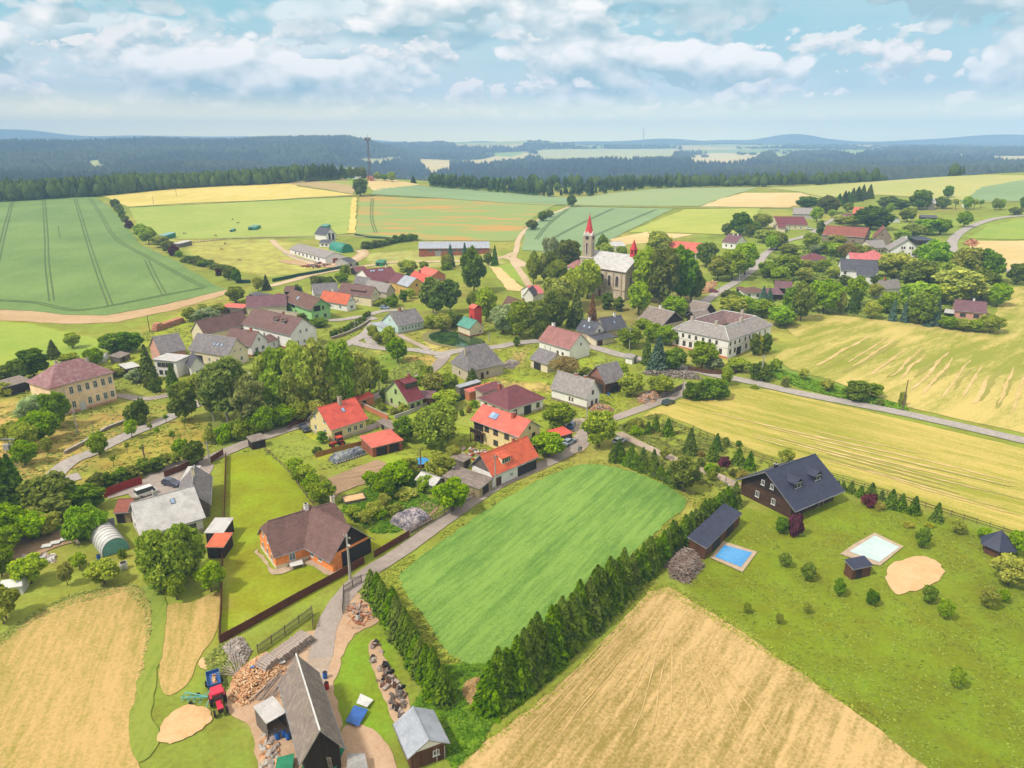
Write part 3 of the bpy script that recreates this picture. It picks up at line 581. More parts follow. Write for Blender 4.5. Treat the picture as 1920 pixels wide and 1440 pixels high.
swaths((1010, 1405), (1235, 1150), (1560, 1460), (1300, 1180), 12, .22, sws); swaths((880, 1440), (1215, 1120), (1000, 1450), (1240, 1140), 5, .25, sws, .11)

swaths((1500, 690), (1640, 615), (1900, 790), (1930, 690), 13, 1.3, swm); swaths((1520, 690), (1660, 620), (1880, 780), (1920, 700), 8, 1.6, swg, .11)
swaths((1300, 755), (1950, 895), (1400, 825), (1940, 985), 8, .9, swm); swaths((1330, 765), (1950, 910), (1400, 822), (1940, 975), 5, 1.1, swg, .11)
# wheel tracks in the corn
def tram(pts, gap=1.9, wd=.55, k=.17):
    c = catmull([tuple(at(*p))[:2] for p in pts], 8)
    for s in (-1, 1):
        o = []
        for i, p in enumerate(c):
            a = c[max(0, i - 1)]; b = c[min(len(c) - 1, i + 1)]; d = np.array(b) - np.array(a); d = d / (np.hypot(*d) + 1e-9); o.append((p[0] - d[1] * gap / 2 * s, p[1] + d[0] * gap / 2 * s))
        road('wheel_track', o[::2] + [o[-1]], wd, track, k, .02, world=True)
for pts in ([(26, 374), (12, 420), (0, 470), (-15, 540)], [(82, 372), (86, 430), (88, 490), (97, 565)], [(139, 369), (158, 430), (180, 500), (207, 573)], [(168, 372), (190, 405), (220, 450), (290, 490), (385, 540)],
    [(275, 488), (290, 520), (308, 553)], [(-60, 562), (60, 568), (130, 582), (175, 580), (230, 570), (300, 556), (380, 541)]): tram(pts)
for pts in ([(698, 373), (697, 410), (705, 438)], [(1065, 393), (1030, 420), (1005, 450)], [(1150, 392), (1080, 425), (1030, 452)], [(1230, 394), (1140, 432), (1100, 450)]): tram(pts, k=.20)
# pond
pc = polyw([(806, 628), (830, 622), (860, 624), (885, 632), (908, 640), (905, 650), (870, 652), (830, 646), (808, 638)])
wm = bpy.data.materials.new('pond_water'); wm.use_nodes = True; t = NT(wm.node_tree); t.n.clear(); O = t.new('ShaderNodeTexCoord').outputs['Object']
wn = t.new('ShaderNodeBump', {'Height': t.noise(O, 1.5, 3), 'Strength': .15, 'Distance': .05})
pb = t.new('ShaderNodeBsdfPrincipled', {'Base Color': t.mix(t.ramp(t.noise(O, .25, 4), .45, .6), A(38, 66, 34), A(66, 92, 40)), 'Roughness': .06, 'IOR': 1.33, 'Normal': wn.outputs[0]})
t.new('ShaderNodeOutputMaterial', {0: pb.outputs[0]}); MATS['pond_water'] = wm
sheet('pond_bank', None, mat('bank', A(150, 140, 96), A(120, 120, 70), 'grass'), .08, wpts=[(x + (x - pc[4][0]) * .12, y + (y - (pc[0][1] + pc[4][1]) / 2) * .12) for x, y in [tuple(p) for p in catmull(pc, 4, True)]], jit=.3)
sheet('pond', None, wm, .13, wpts=[tuple(p) for p in catmull(pc, 6, True)], jit=.1)
sheet('pool', [(1340, 1046), (1358, 1024), (1410, 1038), (1389, 1065)], mat('poolwater', A(70, 150, 214), A(90, 168, 226), s=.5, rough=.1), .16, jit=0)
sheet('pool_deck', [(1331, 1047), (1356, 1016), (1420, 1036), (1392, 1074)], mat('slabs', A(196, 176, 150), A(180, 160, 136)), .12, jit=0)
sheet('pool_deck', [(1575, 1040), (1600, 1022), (1640, 1000), (1694, 1026), (1650, 1062), (1620, 1056)], MATS['slabs'], .12, jit=0)
sheet('pool_cover', [(1592, 1036), (1640, 1006), (1686, 1028), (1648, 1056)], mat('pale_cover', A(206, 226, 224), A(190, 212, 212), s=.5), .16, jit=0)

# ---------------------------------------------------------------- distant woods (read as masses)
def far_trees(name, xs, ys, hs, ws, conif, m1, seed):
    """many small trees merged: conifers as two stacked cones, broadleaves as rough domes"""
    rg = np.random.default_rng(seed); n = len(xs); zs = Hn(xs, ys); k = 6
    out_v = []; out_f = []; base = 0
    for kind in (0, 1):
        sel = conif == kind; m = sel.sum()
        if not m: continue
        x, y, z, h, w_ = xs[sel], ys[sel], zs[sel], hs[sel], ws[sel]
        if kind: prof = [(.12, 1.0), (.45, .62), (.42, .78), (1.0, .02)]
        else: prof = [(.10, .55), (.38, 1.0), (.72, .85), (1.0, .18)]
        ph = rg.random(m) * 6.28; V = np.zeros((m, 4 * k + 1, 3))
        for a, (hz_, rr) in enumerate(prof):
            for b in range(k):
                an = ph + 2 * math.pi * b / k; r = w_ / 2 * rr * (.8 + .4 * rg.random(m))
                V[:, a * k + b, 0] = x + np.cos(an) * r; V[:, a * k + b, 1] = y + np.sin(an) * r; V[:, a * k + b, 2] = z + h * hz_ * (1 + (rg.random(m) - .5) * .08)
        V[:, 4 * k] = np.column_stack([x, y, z + h * 1.03])
        F = []
        for a in range(3):
            for b in range(k): F.append((a * k + b, a * k + (b + 1) % k, (a + 1) * k + (b + 1) % k, (a + 1) * k + b))
        for b in range(k): F.append((3 * k + b, 3 * k + (b + 1) % k, 4 * k, 4 * k))
        F = np.array(F)[None] + (np.arange(m) * (4 * k + 1))[:, None, None] + base
        out_v.append(V.reshape(-1, 3)); out_f.append(F.reshape(-1, 4)); base += m * (4 * k + 1)
    V = np.concatenate(out_v); F = np.concatenate(out_f); tri = F[:, 2] == F[:, 3]
    me = bpy.data.meshes.new(name); nt, nq = tri.sum(), (~tri).sum()
    li = np.concatenate([F[~tri].ravel(), F[tri][:, :3].ravel()]).astype(np.int32); ls = np.concatenate([np.arange(nq) * 4, nq * 4 + np.arange(nt) * 3]).astype(np.int32)
    me.vertices.add(len(V)); me.vertices.foreach_set('co', V.astype(np.float32).ravel()); me.loops.add(len(li)); me.loops.foreach_set('vertex_index', li)
    me.polygons.add(len(ls)); me.polygons.foreach_set('loop_start', ls); me.update(calc_edges=True); me.materials.append(m1)
    return link(bpy.data.objects.new(name, me))
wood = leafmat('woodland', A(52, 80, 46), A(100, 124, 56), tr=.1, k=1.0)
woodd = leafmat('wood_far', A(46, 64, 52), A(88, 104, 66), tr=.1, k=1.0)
rg = np.random.default_rng(4)
# ground cover grids: random points kept where the forest mask says wood
def fmask(x, y):
    a = np.arctan2(x, y); i = np.clip(np.searchsorted(azs, a), 1, na_ - 1); i = np.where(np.abs(azs[i] - a) < np.abs(azs[i - 1] - a), i, i - 1)
    j = np.clip(np.searchsorted(rs, np.hypot(x, y)), 0, nr_ - 1); return FOREST.reshape(na_, nr_)[i, j]
N = 52000
a_ = rg.uniform(-R(38), R(38), N); d_ = 1330 * (5200 / 1330) ** (rg.random(N) ** .8)
x_, y_ = np.sin(a_) * d_, np.cos(a_) * d_; keep = fmask(x_, y_) > .5; x_, y_, d_ = x_[keep], y_[keep], d_[keep]
cf = (_vn(x_, y_, 260, 31) + rg.random(len(x_)) * .3 > .55).astype(int); hh = rg.uniform(15, 25, len(x_)) * (.8 + .4 * _vn(x_, y_, 150, 9))
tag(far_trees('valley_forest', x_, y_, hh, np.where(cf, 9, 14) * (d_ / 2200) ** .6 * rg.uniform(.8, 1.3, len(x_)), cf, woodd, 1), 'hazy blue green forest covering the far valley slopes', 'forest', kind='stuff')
# hedges and copses on the far plateau
N = 4200; a_ = rg.uniform(-R(37), R(37), N); d_ = rg.uniform(3700, 6600, N); x_, y_ = np.sin(a_) * d_, np.cos(a_) * d_
keep = (_vn(x_, y_, 300, 41) > .74) | (fmask(x_, y_) > .5); x_, y_, d_ = x_[keep], y_[keep], d_[keep]
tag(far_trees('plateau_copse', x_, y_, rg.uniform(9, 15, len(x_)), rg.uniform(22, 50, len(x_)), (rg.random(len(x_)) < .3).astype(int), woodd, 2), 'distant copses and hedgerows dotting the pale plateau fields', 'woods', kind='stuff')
def band(name, line, depth, n, hr, wr, pc, seed, m=wood):
    """a wood standing behind a line of photo points"""
    w2 = np.array([tuple(at(px, py))[:2] for px, py in line]); rg = np.random.default_rng(seed)
    seg = np.hypot(*np.diff(w2, axis=0).T); s = np.concatenate([[0], np.cumsum(seg)]); u = rg.random(n) * s[-1]; x = np.interp(u, s, w2[:, 0]); y = np.interp(u, s, w2[:, 1])
    r = np.hypot(x, y); dd = rg.random(n) ** 1.2 * depth * np.interp(u, s, [1] * len(s)) + 4; x = x * (1 + dd / r); y = y * (1 + dd / r)
    x += rg.normal(size=n) * 3; c = (_vn(x, y, 70, seed) * .8 + rg.random(n) * .4 > 1 - pc).astype(int); h = rg.uniform(*hr, n) * (.85 + .3 * _vn(x, y, 60, seed)); w_ = rg.uniform(*wr, n) * np.where(c, .6, 1)
    return far_trees(name, x, y, h, w_, c, m, seed)
# ---------------------------------------------------------------- building materials
def M(k): return MATS[k]
for nm_, c in dict(white=(255, 252, 248), cream=(244, 230, 196), yellowp=(250, 228, 168), apricot=(255, 224, 184), orange=(255, 156, 86), lime=(200, 224, 150), mint=(206, 232, 224),
                   greenp=(166, 220, 144), oldwall=(206, 192, 172), stone=(196, 178, 154), pinkp=(224, 168, 150), ochre=(228, 190, 110), brickp=(216, 136, 96), greyp=(190, 186, 180)).items():
    mat('p_' + nm_, A(*c, k=1.1 if nm_ in ('orange', 'apricot') else 1.3), A(*[v * .93 for v in c]), s=.8, rough=.9)
def brick(nm_, c1, c2, size, **k):
    q = 1.4 if nm_ in ('r_red', 'r_red_tile', 'r_salmon', 'r_orange', 'r_pink') else 1.6 if nm_ in ('r_brown', 'r_white') else 1.75 if nm_[:2] in ('r_', 'w_', 'fe') else 1.3
    return mat(nm_, A(*c1, k=q), A(*c2, k=q), 'brick', size=size, bump=k.pop('bump', .03), **k)
brick('r_red', (242, 106, 88), (230, 96, 80), (1.1, .35), rough=.55)
brick('r_red_tile', (244, 118, 80), (230, 102, 70), (1.2, .38), rough=.6)
brick('r_salmon', (244, 128, 108), (232, 114, 98), (1.1, .4), rough=.6)
brick('r_maroon', (150, 62, 74), (134, 54, 66), (1.1, .36), rough=.5)
brick('r_plum', (150, 84, 92), (134, 74, 84), (1.1, .38), rough=.6)
brick('r_brown', (146, 112, 106), (132, 100, 96), (.5, .3), rough=.75)
brick('r_brown_old', (150, 114, 100), (132, 98, 88), (.5, .3), rough=.8)
brick('r_terracotta', (190, 116, 98), (170, 100, 86), (.5, .35), rough=.85)
brick('r_oldrose', (204, 146, 138), (190, 130, 124), (.5, .35), rough=.85)
brick('r_orange', (238, 128, 92), (224, 114, 80), (.5, .35), rough=.8)
brick('r_pink', (232, 132, 132), (220, 118, 120), (1.1, .4), rough=.7)
brick('r_navy', (72, 78, 106), (62, 68, 94), (.9, .36), rough=.5)
brick('r_slate', (112, 112, 124), (98, 98, 110), (.6, .35), rough=.7)
brick('r_plumbrown', (152, 110, 118), (138, 98, 108), (.6, .36), rough=.7)
brick('r_white', (232, 230, 228), (222, 220, 218), (1.6, 1.1), rough=.6, bump=.01, mortar=A(206, 202, 198))
brick('r_zinc', (206, 214, 226), (194, 202, 216), (.6, 40), rough=.4, bump=.02, mortar=A(170, 178, 190))
brick('r_green', (110, 190, 170), (100, 178, 158), (.6, 40), rough=.5, bump=.02, mortar=A(80, 150, 130))
mat('r_fibre', A(164, 156, 154, k=1.6), A(186, 180, 172, k=1.6), 'lichen', size=(.6, .6), bump=.015)
mat('r_fibre_dark', A(140, 134, 140, k=1.75), A(166, 160, 156, k=1.75), 'lichen', size=(.6, .6), bump=.015)
mat('r_purple_fibre', A(150, 106, 110), A(168, 136, 136), 'lichen', size=(.6, .6), bump=.015)
mat('r_shed', A(146, 132, 126, k=1.6), A(172, 158, 144, k=1.6), 'lichen', size=(1.0, 2.2), bump=.03)
brick('w_plank', (132, 90, 64), (110, 72, 50), (.22, 6), rough=.85)
brick('w_plank_dark', (70, 52, 48), (58, 42, 40), (.22, 6), rough=.85)
brick('w_plank_grey', (150, 138, 128), (128, 116, 108), (.2, 5), rough=.9)
brick('w_log', (104, 74, 56), (82, 56, 42), (7, .30), rough=.8, bump=.08, mortar=A(60, 40, 30))
brick('w_brick', (206, 126, 92), (190, 110, 80), (.5, .2), rough=.9)
brick('w_stone', (190, 172, 148), (164, 146, 124), (.9, .45), rough=.95, mortar=A(150, 136, 116))
brick('w_block', (216, 196, 150), (196, 176, 132), (.6, .3), rough=.9)
brick('fence_brown', (132, 72, 46), (112, 58, 38), (.16, 5), rough=.75, mortar=A(60, 34, 24))
brick('fence_grey', (160, 148, 138), (130, 118, 110), (.14, 5), rough=.9, mortar=A(84, 80, 60))
brick('fence_red', (190, 52, 42), (176, 44, 36), (.9, 5), rough=.5)
brick('fence_wood', (196, 142, 76), (176, 122, 62), (.16, 5), rough=.8)
brick('fence_green', (40, 104, 88), (36, 92, 78), (2.0, 5), rough=.7)
mat('frame_white', A(236, 236, 234), s=.5, rough=.5); mat('frame_brown', A(96, 60, 44), rough=.6); mat('trim_white', A(228, 222, 214), rough=.8); mat('trim_grey', A(170, 168, 166), rough=.7)
mat('dark', A(44, 40, 42), A(58, 52, 52)); mat('metal', A(170, 172, 176), A(140, 142, 146), rough=.45, metal=.5); mat('concrete', A(190, 184, 176), A(166, 160, 150)); mat('post_wood', A(130, 110, 92), A(104, 86, 72))
mat('tarp_black', A(74, 78, 94), A(170, 156, 146), rough=.35, s=.7); mat('tarp_blue', A(60, 110, 190), rough=.4); mat('tarp_green', A(40, 140, 100), A(32, 120, 86), rough=.5)
mat('chim_brick', A(190, 112, 84), A(166, 92, 70)); mat('rubber', A(34, 34, 36), A(44, 44, 46)); mat('blue_plastic', A(40, 110, 200), rough=.4); mat('red_paint', A(196, 44, 56), rough=.35); mat('teal_paint', A(120, 196, 190), rough=.5)
gl = mat('glass', (.035, .045, .055), (.06, .075, .09), s=.4, rough=.08, spec=.9); mat('skyglass', A(170, 196, 224), A(120, 150, 190), rough=.08, spec=.9); mat('skin', A(222, 170, 140), rough=.6)
mat('foil', A(226, 226, 222), A(204, 206, 204), rough=.35); mat('teal_sheet', A(120, 180, 176), A(96, 156, 152), rough=.3)

# ---------------------------------------------------------------- houses
LAND = []       # named landmarks (photo x, y, phrase) used when plants are described
WINM = {}
def win_mesh(w_, h, fm, mull):
    k = (round(w_, 1), round(h, 1), fm, mull)
    if k not in WINM:
        f = MB(); m = M(fm); t_ = .1; d = .07
        for a in ((-w_/2, -w_/2 + t_, 0, h), (w_/2 - t_, w_/2, 0, h), (-w_/2 + t_, w_/2 - t_, 0, t_), (-w_/2 + t_, w_/2 - t_, h - t_, h)): f.box(a[0], a[1], -d, .02, a[2], a[3], m)
        if mull: f.box(-.035, .035, -d + .01, .015, t_, h - t_, m)
        if mull > 1: f.box(-w_/2 + t_, w_/2 - t_, -d + .012, .013, h * .62, h * .62 + .06, m)
        f.box(-w_/2 - .08, w_/2 + .08, -.14, .015, -.08, -.003, m)
        p = MB(); p.box(-w_/2 + t_, w_/2 - t_, -.03, -.005, t_, h - t_, M('glass')); WINM[k] = (f.mesh('window'), p.mesh('pane'))
    return WINM[k]
class Wing:
    """a rectangular building volume; a, b = ends of the near eave, c = a corner on the far eave (photo pixels at eave height)"""
    def __init__(s, a, b, c, eave, rise, oe=.45, og=.35, size=None, base=None, sq=False):
        if sq: p_, q_, r_ = at(*a, eave), at(*b, eave), at(*c, eave); u_ = (r_ - p_); n_v = Vector((-u_.y, u_.x, 0)).normalized(); n_v *= 1 if n_v.dot(q_ - p_) > 0 else -1; l_ = abs((q_ - p_).dot(n_v)); b = pix(p_ + n_v * l_)
        a = at(*a, eave); b = at(*b, eave); c = at(*c, eave); s.flip = False
        a.z = b.z = c.z = 0
        ux = (b - a).normalized(); w_ = (c - a) - ux * (c - a).dot(ux); W = w_.length; L = (b - a).length
        if size: L = size[0] or L; W = size[1] or W
        uy = Vector((-ux.y, ux.x, 0))
        if uy.dot(w_) < 0: s.flip = True; a = a + ux * L; ux = -ux; uy = -uy; a = a  # frame stays right-handed
        s.o = a + ux * L / 2 + uy * W / 2; s.ux, s.uy = ux, uy; s.L, s.W = L, W; s.eave, s.rise = eave, rise; s.oe, s.og = oe, og
        s.z = min(H(*(s.o + ux * i * L / 2 + uy * j * W / 2)[:2]) for i in (-1, 1) for j in (-1, 1)) if base is None else base
        s.ang = math.atan2(ux.y, ux.x); s.T = Matrix.Translation(Vector((s.o.x, s.o.y, s.z))) @ Matrix.Rotation(s.ang, 4, 'Z')
        s.l2 = L / 2 - og; s.w2 = W / 2 - oe            # half sizes of the walls inside the roof edge
        s.sl = rise / (W / 2)
        s.wt = eave + oe * s.sl                          # wall top
    def roofz(s, y): return s.eave + (s.W / 2 - abs(y)) * s.sl
    def side(s, k):      # wall frames: ab near eave, cd far eave, a/b gables -> (centre, outward, along, half length)
        if k in 'ab' and s.flip and len(k) == 1: k = {'a': 'b', 'b': 'a'}[k]
        if k == 'ab': return (0, -s.w2), 0.0, s.l2
        if k == 'cd': return (0, s.w2), math.pi, s.l2
        if k == 'a': return (-s.l2, 0), -math.pi / 2, s.w2
        return (s.l2, 0), math.pi / 2, s.w2
def add_win(root, w, k, us, z, ww, wh, fm='frame_white', mull=1, name='window', pane=True):
    (cx, cy), an, hl = w.side(k); f, p = win_mesh(ww, wh, fm, mull)
    for u in us:
        t = (u - .5) * 2 * hl * .999
        if k in ('ab',) and w.flip: t = -t
        if k in ('a', 'b') and False: t = -t
        loc = Vector((cx, cy, z)) + Vector((math.cos(an) * t, math.sin(an) * t, 0))
        loc = w.T @ (loc + Vector((math.sin(an), -math.cos(an), 0)) * .004)
        o = bpy.data.objects.new(name, f); o.location = loc - root.location; o.rotation_euler = (0, 0, w.ang + an); link(o, root)
        if pane: link(bpy.data.objects.new('pane', p), o)
def add_door(root, w, k, u, ww, wh, m='frame_brown', name='door', z=0.0):
    (cx, cy), an, hl = w.side(k); t = (u - .5) * 2 * hl
    b = MB(w.T @ Matrix.Translation((cx, cy, 0)) @ Matrix.Rotation(an, 4, 'Z')); b.box(t - ww/2, t + ww/2, -.06, .02, z, z + wh, M(m))  # at open bays the dark panel is painted shade, not a door leaf
    for q in (t - ww/2 - .09, t + ww/2 + .005): b.box(q, q + .085, -.09, .02, z, z + wh + .1, M('trim_white' if m != 'dark' else 'frame_brown'))
    o = b.build(name, root)
    if m != 'dark':
        h = MB(b.T); h.box(t + ww * .35, t + ww * .35 + .05, -.13, -.062, z + 1.0, z + 1.06, M('metal')); h2 = h.build('handle', root); h2.parent = o; h2.location = (0, 0, 0)
    return o
def wing(root, w, wall, roof, typ='g', gable=None, plinth=None, hip=1.0, th=.16, name='wall', gcol=None, open_ab=False, fascia='trim_grey'):
    b = MB(w.T); m = M(wall); l, h2, zt, L, W = w.l2, w.w2, w.wt, w.L / 2, w.W / 2; g = M(gcol or wall); dn = -1.2
    zr = w.eave + w.rise; tk = th + .02
    if typ == 'm':         # single pitch rising to the far side
        sl = w.rise / w.W; z0 = w.eave + w.oe * sl - tk; z1 = w.eave + (w.W - w.oe) * sl - tk
        vs = [(-l, -h2, dn), (l, -h2, dn), (l, h2, dn), (-l, h2, dn), (-l, -h2, z0), (l, -h2, z0), (l, h2, z1), (-l, h2, z1)]
        fs = [(0, 3, 2, 1), (4, 5, 6, 7), (1, 2, 6, 5), (2, 3, 7, 6), (3, 0, 4, 7)] + ([] if open_ab else [(0, 1, 5, 4)])
        b.add(vs, fs, m); rv = [(-L, -W, w.eave), (L, -W, w.eave), (L, W, zr), (-L, W, zr)]; rf = [[0, 1, 2, 3]]
    else:
        z = zt - tk; zg = w.roofz(0) - tk
        lo = [(-l, -h2, dn), (l, -h2, dn), (l, h2, dn), (-l, h2, dn), (-l, -h2, z), (l, -h2, z), (l, h2, z), (-l, h2, z)]
        if typ == 'g':
            b.add(lo, ([] if open_ab else [(0, 1, 5, 4)]) + [(2, 3, 7, 6), (1, 2, 6, 5), (3, 0, 4, 7)], m)
            for sx in (-1, 1):
                f = (0, 1, 2) if sx > 0 else (0, 2, 1)
                b.add([(sx * l, -h2, z), (sx * l, h2, z), (sx * l, 0, zg)], [f], g)
            rv = [(-L, -W, w.eave), (L, -W, w.eave), (L, 0, zr), (-L, 0, zr), (L, W, w.eave), (-L, W, w.eave)]; rf = [[0, 1, 2, 3], [3, 2, 4, 5]]
        elif typ == 'h':
            q = max(.05, min(L - .05, W * hip)); b.add(lo, [(0, 1, 5, 4), (1, 2, 6, 5), (2, 3, 7, 6), (3, 0, 4, 7)], m); r = L - q
            rv = [(-L, -W, w.eave), (L, -W, w.eave), (L, W, w.eave), (-L, W, w.eave), (-r, 0, zr), (r, 0, zr)]; rf = [[0, 1, 5, 4], [1, 2, 5], [2, 3, 4, 5], [3, 0, 4]]
        elif typ == 'j':    # gable with small hips at the top
            c = .38; yh = W * c; zh = w.roofz(yh); r = L - yh * .55
            b.add(lo, [(0, 1, 5, 4), (2, 3, 7, 6), (1, 2, 6, 5), (3, 0, 4, 7)], m)
            zz = zh - tk
            for sx in (-1, 1):
                f = (0, 1, 2, 3) if sx > 0 else (3, 2, 1, 0)
                b.add([(sx * l, -h2, z), (sx * l, h2, z), (sx * l, yh - .02, zz), (sx * l, -yh + .02, zz)], [f], g)
            rv = [(-L, -W, w.eave), (L, -W, w.eave), (L, -yh, zh), (r, 0, zr), (-r, 0, zr), (-L, -yh, zh), (L, yh, zh), (L, W, w.eave), (-L, W, w.eave), (-L, yh, zh)]
            rf = [[0, 1, 2, 3, 4, 5], [7, 8, 9, 4, 3, 6], [2, 6, 3], [9, 5, 4]]
    wo = b.build(name, root)
    rb = MB(w.T); rb.slab(rv, rf, th, M(roof), M(fascia)); ro = rb.build('roof', root)
    if typ in 'gj':
        c = MB(w.T); e = L if typ == 'g' else L - W * .38 * .55; c.bar((-e, 0, zr + .0), (e, 0, zr + .0), .11, .11, M(roof if roof not in ('r_white', 'r_fibre', 'r_fibre_dark', 'r_shed') else ('foil' if roof == 'r_shed' else 'trim_grey')), 6); rc_ = c.build('ridge_cap', root); rc_.parent = ro; rc_.location = (0, 0, 0)
    if typ == 'g' or typ == 'j' or typ == 'h':
        for sy in (-1, 1)[:2 if math.hypot(w.o.x, w.o.y) < 230 else 1]:
            gt = MB(w.T); gt.bar((-L, sy * (W + .05), w.eave - .1), (L, sy * (W + .05), w.eave - .1), .07, .07, M('metal'), 6); gt.build('gutter', root)
    if plinth:
        p = MB(w.T); e = .05; ph = .7
        for x0, x1, y0, y1 in ((-l - e, l + e, -h2 - e, -h2 - .003), (-l - e, l + e, h2 + .003, h2 + e), (-l - e, -l - .003, -h2, h2), (l + .003, l + e, -h2, h2)): p.box(x0, x1, y0, y1, -1.1, ph, M(plinth))
        p.build('plinth', root)
    w.ro = ro
    return ro
def chimney(root, w, x, y, hgt=1.3, m='p_white', s=.34, ro=None):
    z = w.roofz(y) if w.rise else w.eave; b = MB(w.T); b.box(x - s, x + s, y - s, y + s, z - .5, z + hgt, M(m)); b.box(x - s - .06, x + s + .06, y - s - .06, y + s + .06, z + hgt + .002, z + hgt + .1, M('concrete'))
    b.box(x - s * .5, x + s * .5, y - s * .5, y + s * .5, z + hgt + .102, z + hgt + .22, M('dark')); o = b.build('chimney', root); o.parent = w.ro; o.location = (0, 0, 0)
def skylight(root, w, x, y, sx=.8, sy=1.1, m='skyglass'):
    z = w.roofz(y); sg = -1 if y < 0 else 1; sl = math.atan(w.sl)
    T = w.T @ Matrix.Translation((x, y, z)) @ Matrix.Rotation(-sg * sl, 4, 'X'); b = MB(T); b.box(-sx/2, sx/2, -sy/2, sy/2, .02, .09, M('frame_brown')); b.box(-sx/2 + .07, sx/2 - .07, -sy/2 + .07, sy/2 - .07, .091, .11, M(m))
    o = b.build('skylight', root); o.parent = w.ro; o.location = (0, 0, 0)
def dormer(root, w, x, y0, wd, hg, roofm, typ='g', wallm='p_white', fm='frame_white', sgn=-1):
    """y0 = distance of the dormer face from the ridge line (positive number), on the near (-1) or far (+1) slope"""
    z0 = w.roofz(y0); T = w.T @ Matrix.Translation((x, 0, 0)) @ (Matrix.Rotation(math.pi, 4, 'Z') if sgn > 0 else Matrix())
    b = MB(T); y = -y0; h2 = wd / 2; top = z0 + hg
    yb = lambda z: -(w.W / 2 - (z - w.eave) / w.sl)      # where that height meets the slope
    if typ == 'g':
        rs_ = h2 * .75; b.add([(-h2, y, z0 - .1), (h2, y, z0 - .1), (h2, y, top), (0, y, top + rs_), (-h2, y, top), (-h2, min(-.1, yb(top)), top), (h2, min(-.1, yb(top)), top)],
            [(0, 1, 2, 3, 4), (0, 4, 5), (1, 6, 2)], M(wallm))
        e = .22; r = MB(T); yr = min(-.05, yb(top + rs_)) + .2; ye = min(-.1, yb(top - e * .75)) + .2
        r.slab([(-h2 - e, y - e, top - e * .75 + .06), (0, y - e, top + rs_ + .06), (0, yr, top + rs_ + .06), (-h2 - e, ye, top - e * .75 + .06), (h2 + e, y - e, top - e * .75 + .06), (h2 + e, ye, top - e * .75 + .06)], [[0, 1, 2, 3], [1, 4, 5, 2]], .1, M(roofm))
    else:
        zt = top + .5; b.add([(-h2, y, z0 - .1), (h2, y, z0 - .1), (h2, y, top), (-h2, y, top), (-h2, min(-.1, yb(zt)), zt), (h2, min(-.1, yb(zt)), zt)], [(0, 1, 2, 3), (0, 3, 4), (1, 5, 2)], M(wallm))
        e = .25; sl = .5 / max(.5, (-y + yb(zt) * 1)) if False else 0; yr = min(-.02, yb(zt)); r = MB(T); dz = (zt - top) / (yr - y + 1e-6)
        r.slab([(-h2 - e, y - e, top - dz * e + .06), (h2 + e, y - e, top - dz * e + .06), (h2 + e, yr + .2, zt + dz * .2 + .06), (-h2 - e, yr + .2, zt + dz * .2 + .06)], [[0, 1, 2, 3]], .1, M(roofm))
    d = b.build('dormer', root); q = r.build('dormer_roof', root); q.parent = d; q.location = (0, 0, 0)
    p = MB(T); n = max(1, int(wd / .9)); ww = (wd - .25) / n
    for i in range(n):
        c = -wd / 2 + .125 + ww * (i + .5); p.box(c - ww/2 + .05, c + ww/2 - .05, y - .05, y - .004, z0 + .12, top - .1, M('glass')); p.box(c - .03, c + .03, y - .07, y - .051, z0 + .12, top - .1, M(fm))
    p.box(-wd/2 + .1, wd/2 - .1, y - .075, y - .004, z0 + .02, z0 + .115, M(fm)); p.box(-wd/2 + .1, wd/2 - .1, y - .075, y - .004, top - .095, top, M(fm)); pw = p.build('window', root); pw.parent = d; pw.location = (0, 0, 0)
def frac(n, a=.12, b=.88): return [a + (b - a) * (i + .5) / n for i in range(n)]
def house(name, label, cat, wings, land=None, group=None):
    """wings: dicts(a,b,c,e,r,wall,roof,...); returns root and Wing list"""
    ws = []
    for d in wings:
        w = Wing(d['a'], d['b'], d['c'], d['e'], d['r'], d.get('oe', .45), d.get('og', .35), d.get('size'), sq=d.get('sq', False)); ws.append(w)
    root = empty(name, Vector((ws[0].o.x, ws[0].o.y, ws[0].z))); tag(root, label, cat, group)
    for d, w in zip(wings, ws):
        wing(root, w, d['wall'], d['roof'], d.get('t', 'g'), plinth=d.get('pl'), hip=d.get('hip', 1.0), gcol=d.get('gc'), open_ab=d.get('open', False), fascia=d.get('fa', 'trim_grey'))
        for q in d.get('w', []):     # (side, n or list, z, w, h[, frame])
            us = frac(q[1]) if isinstance(q[1], int) else q[1]
            add_win(root, w, q[0], us, q[2], q[3], q[4], q[5] if len(q) > 5 else 'frame_white', q[6] if len(q) > 6 else 1)
        for q in d.get('d', []): add_door(root, w, *q)
        for q in d.get('ch', []): chimney(root, w, *q)
        for q in d.get('sk', []): skylight(root, w, *q)
        for q in d.get('dm', []): dormer(root, w, *q)
    if land:
        x, y = pix(root.location); LAND.append((x, y, land))
    return root, ws
GR = 'houses of the village'
FB = 'farm buildings of the village'
